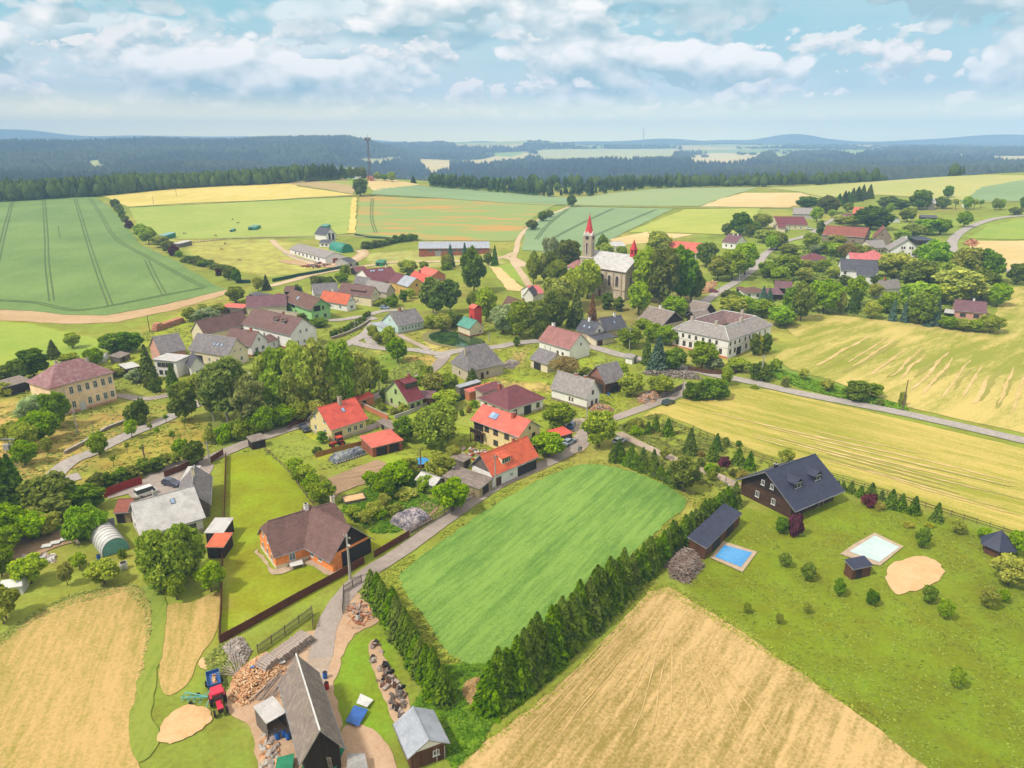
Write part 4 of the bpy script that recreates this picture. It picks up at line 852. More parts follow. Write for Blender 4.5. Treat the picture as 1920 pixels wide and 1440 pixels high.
# --- front row
house('school_building', 'two storey apricot building with purple hipped roof and rows of white framed windows', 'school building', [
    dict(a=(92, 728), b=(215, 697), c=(85, 700), e=8.6, r=4.6, wall='p_apricot', roof='r_purple_fibre', t='h', oe=.5, og=.5, size=(None, 11.5), pl='p_pinkp', fa='r_red',
         w=[('ab', [.16, .30, .43, .56, .69, .82, .94], 5.4, 1.1, 2.0, 'frame_white', 2), ('ab', [.16, .30, .56, .69, .82, .94], 1.4, 1.1, 1.9, 'frame_white', 2), ('a', 4, 5.4, 1.0, 2.0, 'frame_white', 2), ('a', 4, 1.4, 1.0, 1.9, 'frame_white', 2)],
         d=[('ab', .43, 1.4, 2.6, 'frame_white')], ch=[(-3, 1, 1.0, 'p_oldwall'), (4, -1.2, .8, 'p_oldwall')]),
    dict(a=(48, 716), b=(92, 729), c=(110, 703), e=8.55, r=4.4, wall='p_apricot', roof='r_purple_fibre', t='h', size=(None, 11.3), oe=.52, og=.5, fa='r_red')], 'the apricot school', GR)
house('white_roofed_house', 'low white walled house with pale panelled metal roof and one blue skylight', 'house', [
    dict(a=(265, 1006), b=(386, 970), c=(229, 962), e=3.0, r=4.3, wall='p_white', roof='r_white', oe=.7, og=.5, pl='p_oldwall',
         w=[('a', [.3, .7], 3.4, 1.1, 1.3), ('a', [.25, .75], .9, 1.1, 1.2), ('ab', [.2, .38, .6, .8], .9, 1.6, 1.2, 'frame_brown')], d=[('ab', .5, 1.0, 2.1)],
         sk=[(1.2, -1.6)], ch=[(-1.2, .6, 1.3, 'p_greyp', .4)])], 'the pale-roofed house', GR)
house('slate_barn', 'narrow grey slated barn standing behind the pale roofed house', 'barn', [
    dict(a=(395, 946), b=(398, 893), c=(352, 950), e=2.6, r=3.2, wall='w_plank_grey', roof='r_fibre_dark', og=.2, size=(None, 6.2), ch=[(1.5, 0, 1.4, 'p_cream', .3)])], 'the narrow slated barn', FB)
house('orange_cottage', 'orange L-shaped cottage with brown roof and dark boarded gable', 'house', [
    dict(a=(513, 1046), b=(578, 1025), c=(475, 1004), e=2.7, r=4.6, wall='p_orange', roof='r_brown', t='j', pl='p_cream', size=(14.0, None),
         w=[('ab', [.22, .50], .9, 1.1, 1.3), ('a', [.22, .5, .78], .9, .9, 1.3), ('a', [.32, .62], 3.7, .8, 1.1)], ch=[(1.0, 0.2, 1.2, 'p_white'), (6.0, .2, 1.2, 'p_cream')]),
    dict(a=(619, 1055), b=(577, 1026), c=(702, 1011), e=2.75, r=4.9, wall='p_orange', roof='r_brown', sq=True, size=(13.0, None), gc='w_plank_dark', oe=.9, og=.7,
         w=[('ab', [.3, .5], .9, 1.0, 1.3)], d=[('a', .66, 6.2, 3.0, 'dark', 'door')], ch=[])], 'the orange cottage', GR)
house('red_roofed_house', 'cream two storey house with bright red roof, one skylight and pale chimney', 'house', [
    dict(a=(620, 807), b=(691, 785), c=(573, 786), e=3.4, r=4.4, wall='p_yellowp', roof='r_red', oe=.5, og=.5, pl='p_oldwall',
         w=[('a', [.25, .7], 4.2, 1.0, 1.3, 'frame_white', 2), ('a', [.25, .7], 1.2, 1.1, 1.4, 'frame_white', 2), ('ab', [.5, .68, .85], 1.2, 1.1, 1.3)], d=[('ab', .18, 2.2, 2.2)],
         sk=[(.5, -2.0, .9, 1.3)], ch=[(0.6, -.5, 1.9, 'p_stone', .4)])], 'the bright red roof', GR)
house('lime_house', 'small lime green house with steep maroon roof and wide front dormer', 'house', [
    dict(a=(765, 756), b=(797, 746), c=(731, 733), e=2.9, r=5.0, wall='p_lime', roof='r_maroon', oe=.6, og=.4, pl='p_oldwall',
         w=[('a', [.3, .65], 1.0, .9, 1.2, 'frame_brown'), ('a', [.5], 4.2, .9, 1.2, 'frame_brown'), ('ab', [.3, .7], .9, 1.2, 1.2, 'frame_brown')],
         dm=[(.9, 2.6, 4.0, 1.6, 'r_maroon', 's', 'w_plank', 'frame_brown')], ch=[(2.2, 0, 1.0, 'chim_brick', .35)])], 'the lime green house', GR)
house('carport_shed', 'open brick garage with flat salmon roof beside the walnut tree', 'garage', [
    dict(a=(697, 840), b=(757, 825), c=(695, 816), e=2.6, r=.5, wall='w_brick', roof='r_salmon', t='m', oe=.3, og=.3, d=[('ab', .3, 2.6, 2.1, 'dark'), ('ab', .72, 2.4, 2.1, 'dark')])], 'the salmon-roofed garage', FB)
house('hip_roofed_house', 'white bungalow with large plum coloured hipped roof and red chimney', 'house', [
    dict(a=(952, 769), b=(1025, 746), c=(896, 745), e=3.3, r=3.6, wall='p_white', roof='r_plum', t='h', oe=.7, og=.7, pl='p_oldwall', hip=.86,
         w=[('a', [.2, .5, .8], 1.1, 1.2, 1.3, 'frame_brown'), ('ab', [.2, .85], 1.1, 1.2, 1.3, 'frame_brown')], d=[('ab', .55, 2.4, 2.5, 'dark')], ch=[(-2.5, 2.2, 1.8, 'chim_brick', .4)]),
    dict(a=(905, 738), b=(946, 724), c=(893, 731), e=3.0, r=.8, wall='p_oldwall', roof='r_plum', t='m', og=.3)], 'the plum hip-roofed house', GR)
house('yellow_villa', 'pale yellow two storey house with salmon roof, solar panel and dark balcony', 'house', [
    dict(a=(882, 787), b=(973, 820), c=(1030, 805), e=5.5, r=3.0, wall='p_yellowp', roof='r_salmon', oe=.6, og=.5,
         w=[('ab', [.30, .50, .74], 3.6, 1.5, 1.3, 'frame_brown'), ('ab', [.50, .74], .9, 1.5, 1.3, 'frame_brown'), ('b', [.3, .7], 3.7, 1.1, 1.2, 'frame_brown'), ('b', [.3, .7], .9, 1.2, 1.3, 'frame_brown'), ('b', [.5], 6.2, .6, .7, 'frame_brown')],
         d=[('ab', .12, 3.0, 2.4, 'dark'), ('ab', .12, 3.0, 1.8, 'dark', 'balcony_door', 3.2)], ch=[(3.0, -.6, 1.3, 'chim_brick', .4)], sk=[(-2.4, -1.7, 2.6, 1.8, 'skyglass')])], 'the yellow villa', GR)
house('roadside_barn', 'white barn with orange red tiled roof, shed dormer and open garages by the lane', 'barn', [
    dict(a=(923, 894), b=(1011, 856), c=(878, 874), e=3.1, r=3.9, wall='p_white', roof='r_red_tile', gc='w_plank_grey', oe=.5, og=.5,
         w=[('ab', [.42], 1.2, .9, .6)], d=[('ab', .13, 1.6, 2.1, 'frame_brown'), ('ab', .68, 2.9, 2.4, 'dark'), ('ab', .89, 2.9, 2.4, 'dark')],
         dm=[(-2.0, 2.6, 2.6, 1.4, 'r_red_tile', 's', 'p_cream', 'frame_white')], ch=[(3.0, .2, 1.0, 'chim_brick', .3)])], 'the red-roofed roadside barn', FB)
house('lean_to_shed', 'grey weathered lean-to shed joined to the left end of the roadside barn', 'shed', [
    dict(a=(900, 917), b=(925, 896), c=(843, 890), e=2.5, r=1.0, wall='w_block', roof='r_shed', t='m', oe=.3, og=.3, d=[('ab', .5, 2.2, 2.1, 'dark')])], 'the grey lean-to', FB)
house('garden_hut', 'small open garden hut with flat grey roof in the cluttered garden', 'hut', [
    dict(a=(869, 866), b=(886, 856), c=(848, 855), e=2.3, r=.3, wall='w_plank_grey', roof='r_shed', t='m', oe=.3, og=.3, d=[('ab', .5, 1.6, 1.9, 'dark')])], None, FB)
house('glass_shed', 'garden greenhouse shed with pale panel roof and timber glazing', 'greenhouse', [
    dict(a=(777, 899), b=(814, 912), c=(792, 890), e=2.2, r=1.1, wall='w_plank_grey', roof='r_white', oe=.2, og=.2, w=[('ab', 5, .7, 1.1, 1.2, 'trim_grey'), ('b', 3, .7, .8, 1.2, 'trim_grey')], size=(None, 4.4))], 'the glazed garden shed', FB)
r_, w_ = house('log_house', 'brown log house with wide dark blue tiled roof and two small dormers', 'house', [
    dict(a=(1491, 959), b=(1585, 920), c=(1372, 902), e=2.6, r=5.3, wall='w_log', roof='r_navy', gc='w_plank_dark', oe=1.6, og=1.1,
         w=[('a', [.34, .66], 1.2, .9, 1.3), ('a', [.42, .60], 4.3, .8, 1.1)], dm=[(-3.0, 4.4, 2.2, 1.2, 'r_navy', 'g', 'w_plank_dark'), (3.2, 4.4, 2.2, 1.2, 'r_navy', 'g', 'w_plank_dark')], d=[('ab', .2, 2.4, 2.3, 'dark'), ('ab', .7, 1.4, 2.2, 'frame_brown')],
         ch=[(-4.0, .6, .9, 'dark', .3)])], 'the log house', GR)
house('dark_shed', 'long low shed with dark blue grey roof beside the spruce hedge', 'shed', [
    dict(a=(1325, 1028), b=(1392, 962), c=(1294, 1009), e=2.6, r=.9, wall='w_plank', roof='r_navy', t='m', oe=.3, og=.3, d=[('ab', .3, 3, 2.1, 'dark'), ('ab', .7, 3, 2.1, 'dark')])], 'the long dark shed', FB)
r_, w_ = house('workshop_barn', 'weathered grey and brown gabled barn with pale ridge at the bottom edge', 'barn', [
    dict(a=(563, 1434), b=(523, 1282), c=(647, 1405), e=3.2, r=3.8, wall='w_plank_dark', roof='r_shed', oe=.5, og=.5, w=[])], 'the weathered workshop barn', FB)
house('flat_shed_roof', 'open lean-to with white sheet roof against the weathered barn', 'lean-to', [
    dict(a=(499, 1357), b=(537, 1335), c=(496, 1317), e=2.7, r=.3, wall='w_plank_grey', roof='r_white', t='m', oe=.1, og=.1, open=True, d=[])], None, FB)
house('zinc_shed', 'small red boarded shed with silver blue gabled roof at the bottom edge', 'shed', [
    dict(a=(765, 1423), b=(737, 1357), c=(844, 1395), e=2.4, r=1.6, wall='w_plank', roof='r_zinc', oe=.4, og=.4, gc='p_white', w=[('a', [.72], 1.0, .8, .8)], d=[('a', .85, .9, 1.9, 'frame_brown')])], 'the silver-roofed shed', FB)
# --- left farms
house('courtyard_farm', 'long brown roofed white farmstead built around a yard with two dormers', 'farmhouse', [
    dict(a=(452, 606), b=(543, 629), c=(574, 610), e=5.6, r=5.0, wall='p_white', roof='r_brown', pl='w_brick', oe=.6,
         w=[('b', 3, 1.6, 1.0, 1.3), ('b', [.38, .62], 5.4, .9, 1.2), ('ab', [.45, .55, .75], 2.6, 1.1, 1.5)], dm=[(2.6, 3.0, 2.0, 1.1, 'r_brown', 'g', 'frame_brown'), (7.2, 3.0, 2.0, 1.1, 'r_brown', 'g', 'frame_brown')], d=[('ab', .2, 6, 3.5, 'dark')], ch=[(2, 1, 1.2, 'chim_brick', .35)]),
    dict(a=(383, 628), b=(470, 606), c=(360, 621), e=4.2, r=4.6, wall='p_cream', roof='r_brown', w=[('ab', [.2], 2, 1.1, 1.2)], d=[('ab', .78, 6, 3.2, 'dark')]),
    dict(a=(418, 641), b=(471, 649), c=(499, 637), e=4.0, r=4.2, wall='p_white', roof='r_brown', pl='w_brick', w=[('b', [.3, .7], 1.4, 1.5, 1.4), ('b', [.5], 4.8, 1.0, 1.2)], ch=[(3, 0, 1.0, 'chim_brick', .35)]),
    dict(a=(503, 642), b=(540, 631), c=(498, 635), e=2.9, r=1.2, wall='p_white', roof='r_brown', t='m', w=[('ab', [.3, .7], 1.0, .8, 1.2)], og=.1)], 'the brown-roofed courtyard farm', GR)
house('grey_roofed_farm', 'cream gabled farmhouse with long grey lichened roofs and three skylights', 'farmhouse', [
    dict(a=(352, 656), b=(427, 668), c=(460, 653), e=4.2, r=4.8, wall='p_cream', roof='r_fibre_dark', w=[('b', [.3, .65], 1.2, 1.2, 1.3), ('b', [.35, .65], 4.6, .7, .9), ('ab', [.5, .7], 1.3, .9, 1.2)],
         sk=[(1.0, -2.2), (2.4, -2.2), (4.2, -2.2)], d=[('ab', .2, 4, 2.8, 'dark')]),
    dict(a=(300, 664), b=(350, 655), c=(282, 649), e=4.0, r=4.6, wall='p_pinkp', roof='r_fibre_dark', w=[('a', [.4, .7], 1.5, .9, 1.1)])], 'the grey-roofed farm', GR)
house('balcony_house', 'white flat roofed house with red balcony and dark gabled wing', 'house', [
    dict(a=(330, 678), b=(357, 666), c=(294, 671), e=5.4, r=.25, wall='p_white', roof='r_white', t='m', oe=.4, og=.4, w=[('a', 4, 3.3, 1.3, 1.3, 'frame_brown'), ('a', 3, .8, 1.2, 1.3, 'frame_brown')]),
    dict(a=(355, 690), b=(347, 678), c=(385, 684), e=3.6, r=3.2, wall='p_white', roof='r_slate', size=(7, None), w=[('a', [.45, .6], 1.3, .8, 1.1)])], 'the red balcony house', GR)
house('mint_gable_house', 'pale green chalet style house with brown roof and balconies', 'house', [
    dict(a=(529, 562), b=(582, 582), c=(615, 571), e=5.0, r=4.2, wall='p_greenp', roof='r_brown_old', oe=.9, og=1.0, w=[('b', [.25, .7], 1.2, 1.3, 1.3, 'frame_brown'), ('b', [.62], 4.4, 1.0, 1.5, 'frame_brown'), ('ab', [.4, .7], 1.2, 1.2, 1.3, 'frame_brown')],
         d=[('b', .3, 2.8, 2.2, 'dark', 'balcony_door', 4.0), ('ab', .3, 3.4, 2.2, 'dark', 'balcony_door', 3.0)], sk=[(-3, -2.5, 1.5, 1.7, 'skyglass')])], 'the pale green chalet house', GR)
house('plum_wing_barn', 'cream barn with plum brown roof left of the pale green house', 'barn', [
    dict(a=(461, 577), b=(538, 572), c=(457, 565), e=4.2, r=3.6, wall='p_cream', roof='r_plumbrown', w=[('a', [.5], 4.2, .9, 1.0), ('ab', [.8], 1.5, .7, .7)])], 'the plum-roofed barn', FB)
house('orange_roofed_house', 'low white house with orange roof and slim pale chimney', 'house', [
    dict(a=(598, 563), b=(650, 572), c=(671, 567), e=3.0, r=4.0, wall='p_white', roof='r_orange', w=[('b', [.5], 1.0, 1.6, 1.3), ('ab', [.35, .75], 1.0, 1.2, 1.2), ('b', [.4, .6], 4.2, .7, .8)], ch=[(-3, .3, 1.6, 'p_white', .3)])], 'the orange-roofed house', GR)
house('long_brown_farm', 'long farm wing with brown roof, strip dormer and pale gable', 'farmhouse', [
    dict(a=(632, 549), b=(695, 558), c=(719, 553), e=4.2, r=4.2, wall='p_cream', roof='r_brown', w=[('b', 3, 1.3, .9, 1.1), ('b', [.4, .6], 4.6, .8, .9), ('ab', [.3, .6], 1.3, 1.0, 1.2)], dm=[(1.5, 2.2, 9.0, .8, 'r_brown', 's', 'r_brown', 'frame_brown')]),
    dict(a=(588, 553), b=(636, 549), c=(570, 546), e=4.1, r=4.0, wall='p_white', roof='r_fibre_dark')], 'the long brown farm', GR)
house('old_grey_barn', 'old barn with patchy grey brown roof and blank pale gable', 'barn', [
    dict(a=(682, 540), b=(724, 549), c=(743, 545), e=4.2, r=3.6, wall='p_oldwall', roof='r_fibre', w=[('b', [.5], 3.8, .7, .8)])], 'the patchy old barn', FB)
house('brick_gable_barn', 'small barn with grey roof and orange brick gable', 'barn', [
    dict(a=(662, 530), b=(690, 535), c=(648, 523), e=4.0, r=3.2, wall='p_brickp', roof='r_fibre_dark', w=[('a', [.5], 4.0, .8, 1.0)])], None, FB)
house('plum_roofed_house', 'large farmhouse with plum metal roof and a row of roof windows', 'farmhouse', [
    dict(a=(696, 530), b=(752, 523), c=(672, 516), e=4.6, r=4.8, wall='p_brickp', roof='r_plum', gc='p_white', sk=[(-3.8, -2, 1.1, 1.4), (-2.4, -2, 1.1, 1.4), (.6, -2, 1.1, 1.4), (2.0, -2, 1.1, 1.4)], ch=[(5, -.6, 1.5, 'p_cream', .4)], w=[('ab', [.7, .9], 1.2, 1.2, 1.2)])], 'the plum-roofed farmhouse', GR)
house('ochre_house', 'ochre yellow house with half plum and half white metal roof', 'house', [
    dict(a=(743, 532), b=(765, 538), c=(793, 531), e=4.8, r=3.6, wall='p_ochre', roof='r_zinc', w=[('b', 2, 1.2, 1.0, 1.2, 'frame_brown'), ('b', [.5], 4.6, .9, 1.1, 'frame_brown'), ('ab', [.3, .7], 1.3, 1.1, 1.2, 'frame_brown')], og=.2),
    dict(a=(728, 527), b=(743, 531), c=(770, 524), e=4.85, r=3.6, wall='p_ochre', roof='r_plum', og=.1)], 'the ochre house', GR)
house('carmine_roofed_house', 'white house with carmine roof and brick chimney behind the birches', 'house', [
    dict(a=(764, 522), b=(795, 534), c=(809, 525), e=3.4, r=3.6, wall='p_white', roof='r_red', w=[('b', 2, 1.1, 1.0, 1.1)], ch=[(-3.5, 0, 1.3, 'chim_brick', .4)])], None, GR)
house('salmon_roofed_house', 'low orange walled house with salmon roof near the red barn yard', 'house', [
    dict(a=(782, 510), b=(808, 518), c=(830, 512), e=3.2, r=2.6, wall='p_brickp', roof='r_salmon', w=[('b', 3, 1.0, 1.0, 1.1)])], None, GR)
house('plum_hut', 'small plum roofed hut beside the upper dirt road', 'hut', [
    dict(a=(668, 510), b=(690, 508), c=(670, 502), e=2.4, r=1.8, wall='w_plank_dark', roof='r_plum')], None, FB)
house('log_store_hut', 'small dark boarded hut by the upper farm track', 'hut', [
    dict(a=(531, 546), b=(550, 546), c=(530, 540), e=2.4, r=1.8, wall='w_plank_dark', roof='r_brown_old')], None, FB)
house('mint_cottage', 'pale mint cottage with weathered grey roof and blue glazed porch', 'cottage', [
    dict(a=(746, 612), b=(796, 601), c=(716, 601), e=3.3, r=4.2, wall='p_mint', roof='r_fibre_dark', pl='p_greyp', w=[('ab', 6, 1.2, .9, 1.2), ('a', [.5], 4.2, .8, 1.0)], ch=[(-1, .2, 1.3, 'chim_brick', .4), (.6, .2, 1.3, 'p_cream', .4)]),
    dict(a=(725, 617), b=(745, 612), c=(707, 606), e=2.4, r=.6, wall='p_mint', roof='r_zinc', t='m', og=.2)], 'the mint cottage', GR)
house('hipped_old_barn', 'large old cream barn with steep patchy grey half hipped roof by the junction', 'barn', [
    dict(a=(877, 696), b=(946, 682), c=(835, 681), e=3.6, r=6.2, wall='p_oldwall', roof='r_fibre_dark', t='h', hip=.62, oe=.5, w=[('ab', [.2, .55], 1.2, .8, 1.0, 'frame_brown'), ('a', [.5], 1.2, .7, .9, 'frame_brown')], d=[('ab', .4, 1.2, 2.1, 'frame_brown')], ch=[(-5.0, -1.5, 1.6, 'p_oldwall', .3)])], 'the old grey hipped barn', FB)
house('rose_roofed_barn', 'long white barn with faded rose roof and blank gable by the road', 'barn', [
    dict(a=(1008, 638), b=(1068, 656), c=(1111, 645), e=4.2, r=4.6, wall='p_white', roof='r_oldrose', w=[('ab', [.2, .38], 2.0, .5, 1.0), ('ab', [.62, .78], 1.6, .9, .9, 'frame_brown'), ('b', [.55], 4.8, .6, .7, 'frame_brown')], ch=[(-6, .5, 1.6, 'p_white', .45)])], 'the rose-roofed barn', FB)
house('grey_garage', 'small cream garage shed with grey pitched roof and open dark bay', 'garage', [
    dict(a=(992, 672), b=(1026, 684), c=(1046, 669), e=3.0, r=3.0, wall='p_cream', roof='r_fibre_dark', d=[('ab', .4, 3.2, 2.3, 'dark')])], 'the small grey garage', FB)
house('white_longhouse', 'white cottage with grey roof, two brick chimneys and stone base', 'cottage', [
    dict(a=(1031, 728), b=(1101, 748), c=(1129, 737), e=3.4, r=4.6, wall='p_white', roof='r_fibre', pl='w_stone', w=[('ab', [.52, .60], 1.4, .5, 1.0, 'frame_brown'), ('b', [.45], 4.0, .9, 1.1, 'frame_brown'), ('b', [.4, .75], 1.0, 1.0, 1.1, 'frame_brown')], ch=[(0, .3, .9, 'chim_brick', .4), (3.2, .3, .9, 'chim_brick', .4)])], 'the white cottage', GR)
house('hay_barn', 'timber barn with pink boarded gable and grey roof beside the log piles', 'barn', [
    dict(a=(1135, 720), b=(1175, 710), c=(1096, 706), e=3.6, r=4.4, wall='w_plank', roof='r_fibre_dark', gc='r_oldrose', oe=.7, og=.6, d=[('a', .3, 2.6, 2.8, 'dark'), ('a', .72, 2.6, 2.8, 'dark'), ('ab', .5, 3, 2.2, 'dark')])], 'the hay barn', FB)
house('slate_roofed_house', 'stone walled house with dark slate roofs and white gabled dormer end', 'house', [
    dict(a=(1135, 620), b=(1177, 612), c=(1112, 609), e=3.6, r=3.8, wall='p_stone', roof='r_slate', w=[('ab', [.75], 1.2, .9, 1.1)], sk=[(.5, -2)], ch=[(2, 0, 1.2, 'p_white', .4)]),
    dict(a=(1079, 618), b=(1112, 627), c=(1141, 620), e=3.5, r=3.6, wall='p_stone', roof='r_slate', gc='p_white', w=[('b', [.5], 3.8, .9, .9, 'frame_brown')], sk=[(1, -2), (-1.5, -2)], ch=[(-1, 0, 1.2, 'p_white', .4)]),
    dict(a=(1118, 638), b=(1155, 630), c=(1112, 627), e=2.5, r=1.0, wall='p_cream', roof='r_slate', t='m', d=[('ab', .2, 2.4, 2.1, 'frame_brown')])], 'the slate-roofed house', GR)
house('long_low_barn', 'long low barn with weathered roof, white chimney and dark boarded gable', 'barn', [
    dict(a=(1194, 597), b=(1242, 611), c=(1271, 595), e=2.8, r=4.4, wall='p_oldwall', roof='r_shed', gc='w_plank_dark', ch=[(-1, .3, 1.5, 'p_white', .4)])], 'the long low barn', FB)
house('rear_grey_barn', 'grey weathered barn half hidden behind the white courtyard building', 'barn', [
    dict(a=(1284, 580), b=(1318, 589), c=(1338, 580), e=3.0, r=3.6, wall='w_plank_dark', roof='r_shed'), dict(a=(1305, 597), b=(1335, 592), c=(1298, 588), e=2.6, r=2.2, wall='w_plank_dark', roof='r_shed')], None, FB)
house('roadside_hut', 'tiny white hut with flat pale roof beside the road', 'hut', [
    dict(a=(1170, 668), b=(1186, 672), c=(1176, 662), e=2.3, r=.7, wall='p_white', roof='r_fibre', size=(None, 4.0), d=[('b', .5, 1.0, 1.8)])], 'the tiny white hut', FB)
house('lilac_bungalow', 'pink walled bungalow with lilac brown roof beside the mown meadow', 'bungalow', [
    dict(a=(1789, 582), b=(1851, 587), c=(1866, 571), e=3.2, r=3.2, wall='p_pinkp', roof='r_plumbrown', w=[('ab', [.28, .72], 1.0, 1.9, 1.3, 'frame_brown')], ch=[(1, .2, 1.0, 'p_white', .35)]),
    dict(a=(1770, 586), b=(1789, 588), c=(1772, 578), e=2.4, r=.3, wall='p_white', roof='r_white', t='m', og=.1, open=True)], 'the lilac-roofed bungalow', GR)
house('white_garden_house', 'white two storey house with grey roof among the orchard trees', 'house', [
    dict(a=(1652, 543), b=(1690, 537), c=(1633, 539), e=4.2, r=3.6, wall='p_white', roof='r_fibre', w=[('a', [.5], 1.6, 1.2, 1.5)], ch=[(-2, 0, 1.2, 'chim_brick', .35)])], 'the white orchard house', GR)
house('slate_twin_house', 'white house with two blue grey slate roofs and balcony', 'house', [
    dict(a=(1576, 506), b=(1648, 508), c=(1579, 493), e=5.4, r=4.2, wall='p_white', roof='r_slate', w=[('ab', [.12], 3.6, 1.1, 1.2, 'frame_brown')]),
    dict(a=(1606, 516), b=(1641, 517), c=(1610, 504), e=4.2, r=3.4, wall='p_white', roof='r_slate')], 'the twin slate-roofed house', GR)
house('big_gabled_house', 'white house with big asymmetric grey roof and eight gable windows', 'house', [
    dict(a=(1667, 469), b=(1657, 458), c=(1719, 459), e=3.6, r=6.2, wall='p_white', roof='r_fibre', size=(14, None), oe=.9, og=.7, w=[('a', [.36, .44, .62, .70], 4.6, .8, 1.1, 'frame_brown'), ('a', [.3, .42, .62, .74], 1.4, .9, 1.1, 'frame_brown')], ch=[(1, 0, .9, 'p_white', .5)])], 'the big gabled white house', GR)
house('cream_gable_house', 'cream gabled house with long grey roof left of the big gabled house', 'house', [
    dict(a=(1632, 465), b=(1664, 462), c=(1601, 461), e=3.4, r=3.6, wall='p_cream', roof='r_fibre', w=[('a', [.5], 3.4, 1.2, 1.0, 'frame_brown'), ('ab', 4, 1.0, 1.0, 1.2, 'frame_brown')], size=(None, 9))], None, GR)
house('ruined_tile_barn', 'long stone barn with faded terracotta roof and ruined right gable', 'barn', [
    dict(a=(1541, 440), b=(1622, 444), c=(1547, 430), e=4.4, r=4.6, wall='w_stone', roof='r_terracotta', w=[('ab', [.75], 1.4, .8, 1.0, 'frame_brown')]),
    dict(a=(1638, 446), b=(1636, 437), c=(1672, 444), e=4.4, r=6.0, wall='w_stone', roof='r_terracotta', size=(15, None), w=[('a', [.45], 6.0, .7, .9, 'frame_brown')])], 'the terracotta barn', FB)
house('crimson_roofed_house', 'cream house with long crimson roof and white front porch', 'house', [
    dict(a=(1458, 421), b=(1516, 420), c=(1448, 412), e=3.6, r=4.2, wall='p_cream', roof='r_maroon', w=[('ab', 4, 1.1, 1.0, 1.2), ('b', [.5], 1.2, 1.0, 1.2)]),
    dict(a=(1459, 427), b=(1474, 427), c=(1458, 421), e=3.4, r=2.0, wall='p_cream', roof='r_maroon')], 'the crimson-roofed house', GR)
house('grey_roofed_barn', 'barn with pale grey metal roof behind the crimson roofed house', 'barn', [
    dict(a=(1486, 401), b=(1526, 402), c=(1482, 394), e=3.4, r=3.6, wall='p_greyp', roof='r_fibre')], None, FB)
house('far_pink_house', 'small white house with pink red roof and maroon lower wing', 'house', [
    dict(a=(1598, 401), b=(1622, 402), c=(1590, 396), e=3.4, r=4.2, wall='p_white', roof='r_salmon'), dict(a=(1592, 413), b=(1616, 413), c=(1594, 405), e=3, r=3.4, wall='p_pinkp', roof='r_plum')], None, GR)
house('hilltop_cottage', 'narrow white roofed cottage beside the big dark tree on the hill', 'cottage', [
    dict(a=(1741, 381), b=(1756, 381), c=(1742, 376), e=5.0, r=3.2, wall='p_oldwall', roof='r_white', w=[('ab', [.3, .7], 2, .9, 1.2)])], None, GR)
house('pink_roofed_house', 'low house with candy pink metal roofs in front of the cream gable', 'house', [
    dict(a=(1594, 486), b=(1640, 486), c=(1600, 478), e=3.4, r=2.6, wall='p_white', roof='r_pink'), dict(a=(1628, 487), b=(1669, 486), c=(1632, 474), e=3.6, r=3.8, wall='p_white', roof='r_pink', t='h')], 'the candy pink roof', GR)
house('rosy_bungalow', 'cream bungalow with rosy maroon hipped roof and low dark shed', 'bungalow', [
    dict(a=(1500, 486), b=(1550, 488), c=(1503, 478), e=3.0, r=2.8, wall='p_cream', roof='r_plum', t='h')], 'the rosy bungalow', GR)
house('red_hall_roof', 'house with broad salmon red roof behind the churchyard trees', 'house', [
    dict(a=(1237, 469), b=(1305, 475), c=(1246, 460), e=3.4, r=4.8, wall='p_white', roof='r_salmon')], 'the broad salmon roof', GR)
house('small_plum_house', 'small white house with plum roof at the edge of the orchard', 'house', [
    dict(a=(1353, 453), b=(1380, 456), c=(1396, 450), e=3.8, r=3.8, wall='p_white', roof='r_plumbrown', w=[('ab', [.3, .7], 1.4, 1, 1.1, 'frame_brown')], ch=[(-1, 0, 1, 'p_white', .35), (2, 0, 1, 'p_white', .35)])], 'the small plum-roofed house', GR)
house('brown_bungalow', 'white bungalow with low brown roof beside the upper road', 'bungalow', [
    dict(a=(1396, 549), b=(1440, 549), c=(1400, 539), e=2.8, r=1.8, wall='p_white', roof='r_brown_old', t='h', w=[('ab', [.2, .6], 1.0, 1.0, 1.1, 'frame_brown')]),
    dict(a=(1384, 542), b=(1396, 542), c=(1385, 538), e=2.4, r=.6, wall='w_plank_dark', roof='r_plum')], 'the low brown bungalow', GR)
house('plum_chalet', 'dark timber chalet with stepped plum brown roofs in the orchard', 'chalet', [
    dict(a=(1452, 539), b=(1486, 541), c=(1452, 531), e=3.6, r=2.4, wall='w_plank_dark', roof='r_plumbrown'), dict(a=(1438, 552), b=(1470, 552), c=(1438, 544), e=2.6, r=1.4, wall='w_plank_dark', roof='r_plumbrown', t='m')], None, GR)
house('orange_wall_house', 'orange walled house with brown roof hidden among the pondside trees', 'house', [
    dict(a=(940, 572), b=(985, 590), c=(995, 580), e=3.4, r=4.0, wall='p_orange', roof='r_brown_old', sk=[(2, -2)], ch=[(3, 0, 1, 'chim_brick', .35)])], None, GR)
house('twin_roof_house', 'white gabled house with dark roof and pink metal roofed wing', 'house', [
    dict(a=(1001, 556), b=(1009, 549), c=(982, 553), e=3.4, r=3.4, wall='p_white', roof='r_slate', size=(8, None)), dict(a=(1000, 552), b=(1022, 548), c=(996, 540), e=3.2, r=2.8, wall='p_white', roof='r_pink')], None, GR)
house('red_brick_hall', 'long brick red cattle hall with silver grey roof on the meadow edge', 'hall', [
    dict(a=(784, 466), b=(918, 460), c=(767, 458), e=5.2, r=3.0, wall='w_brick', roof='r_zinc', gc='p_pinkp', w=[('ab', 9, 3.2, 2.6, 1.2, 'trim_grey', 1)], d=[('ab', .27, 3.2, 3.6, 'trim_grey')])], 'the long red brick hall', FB)
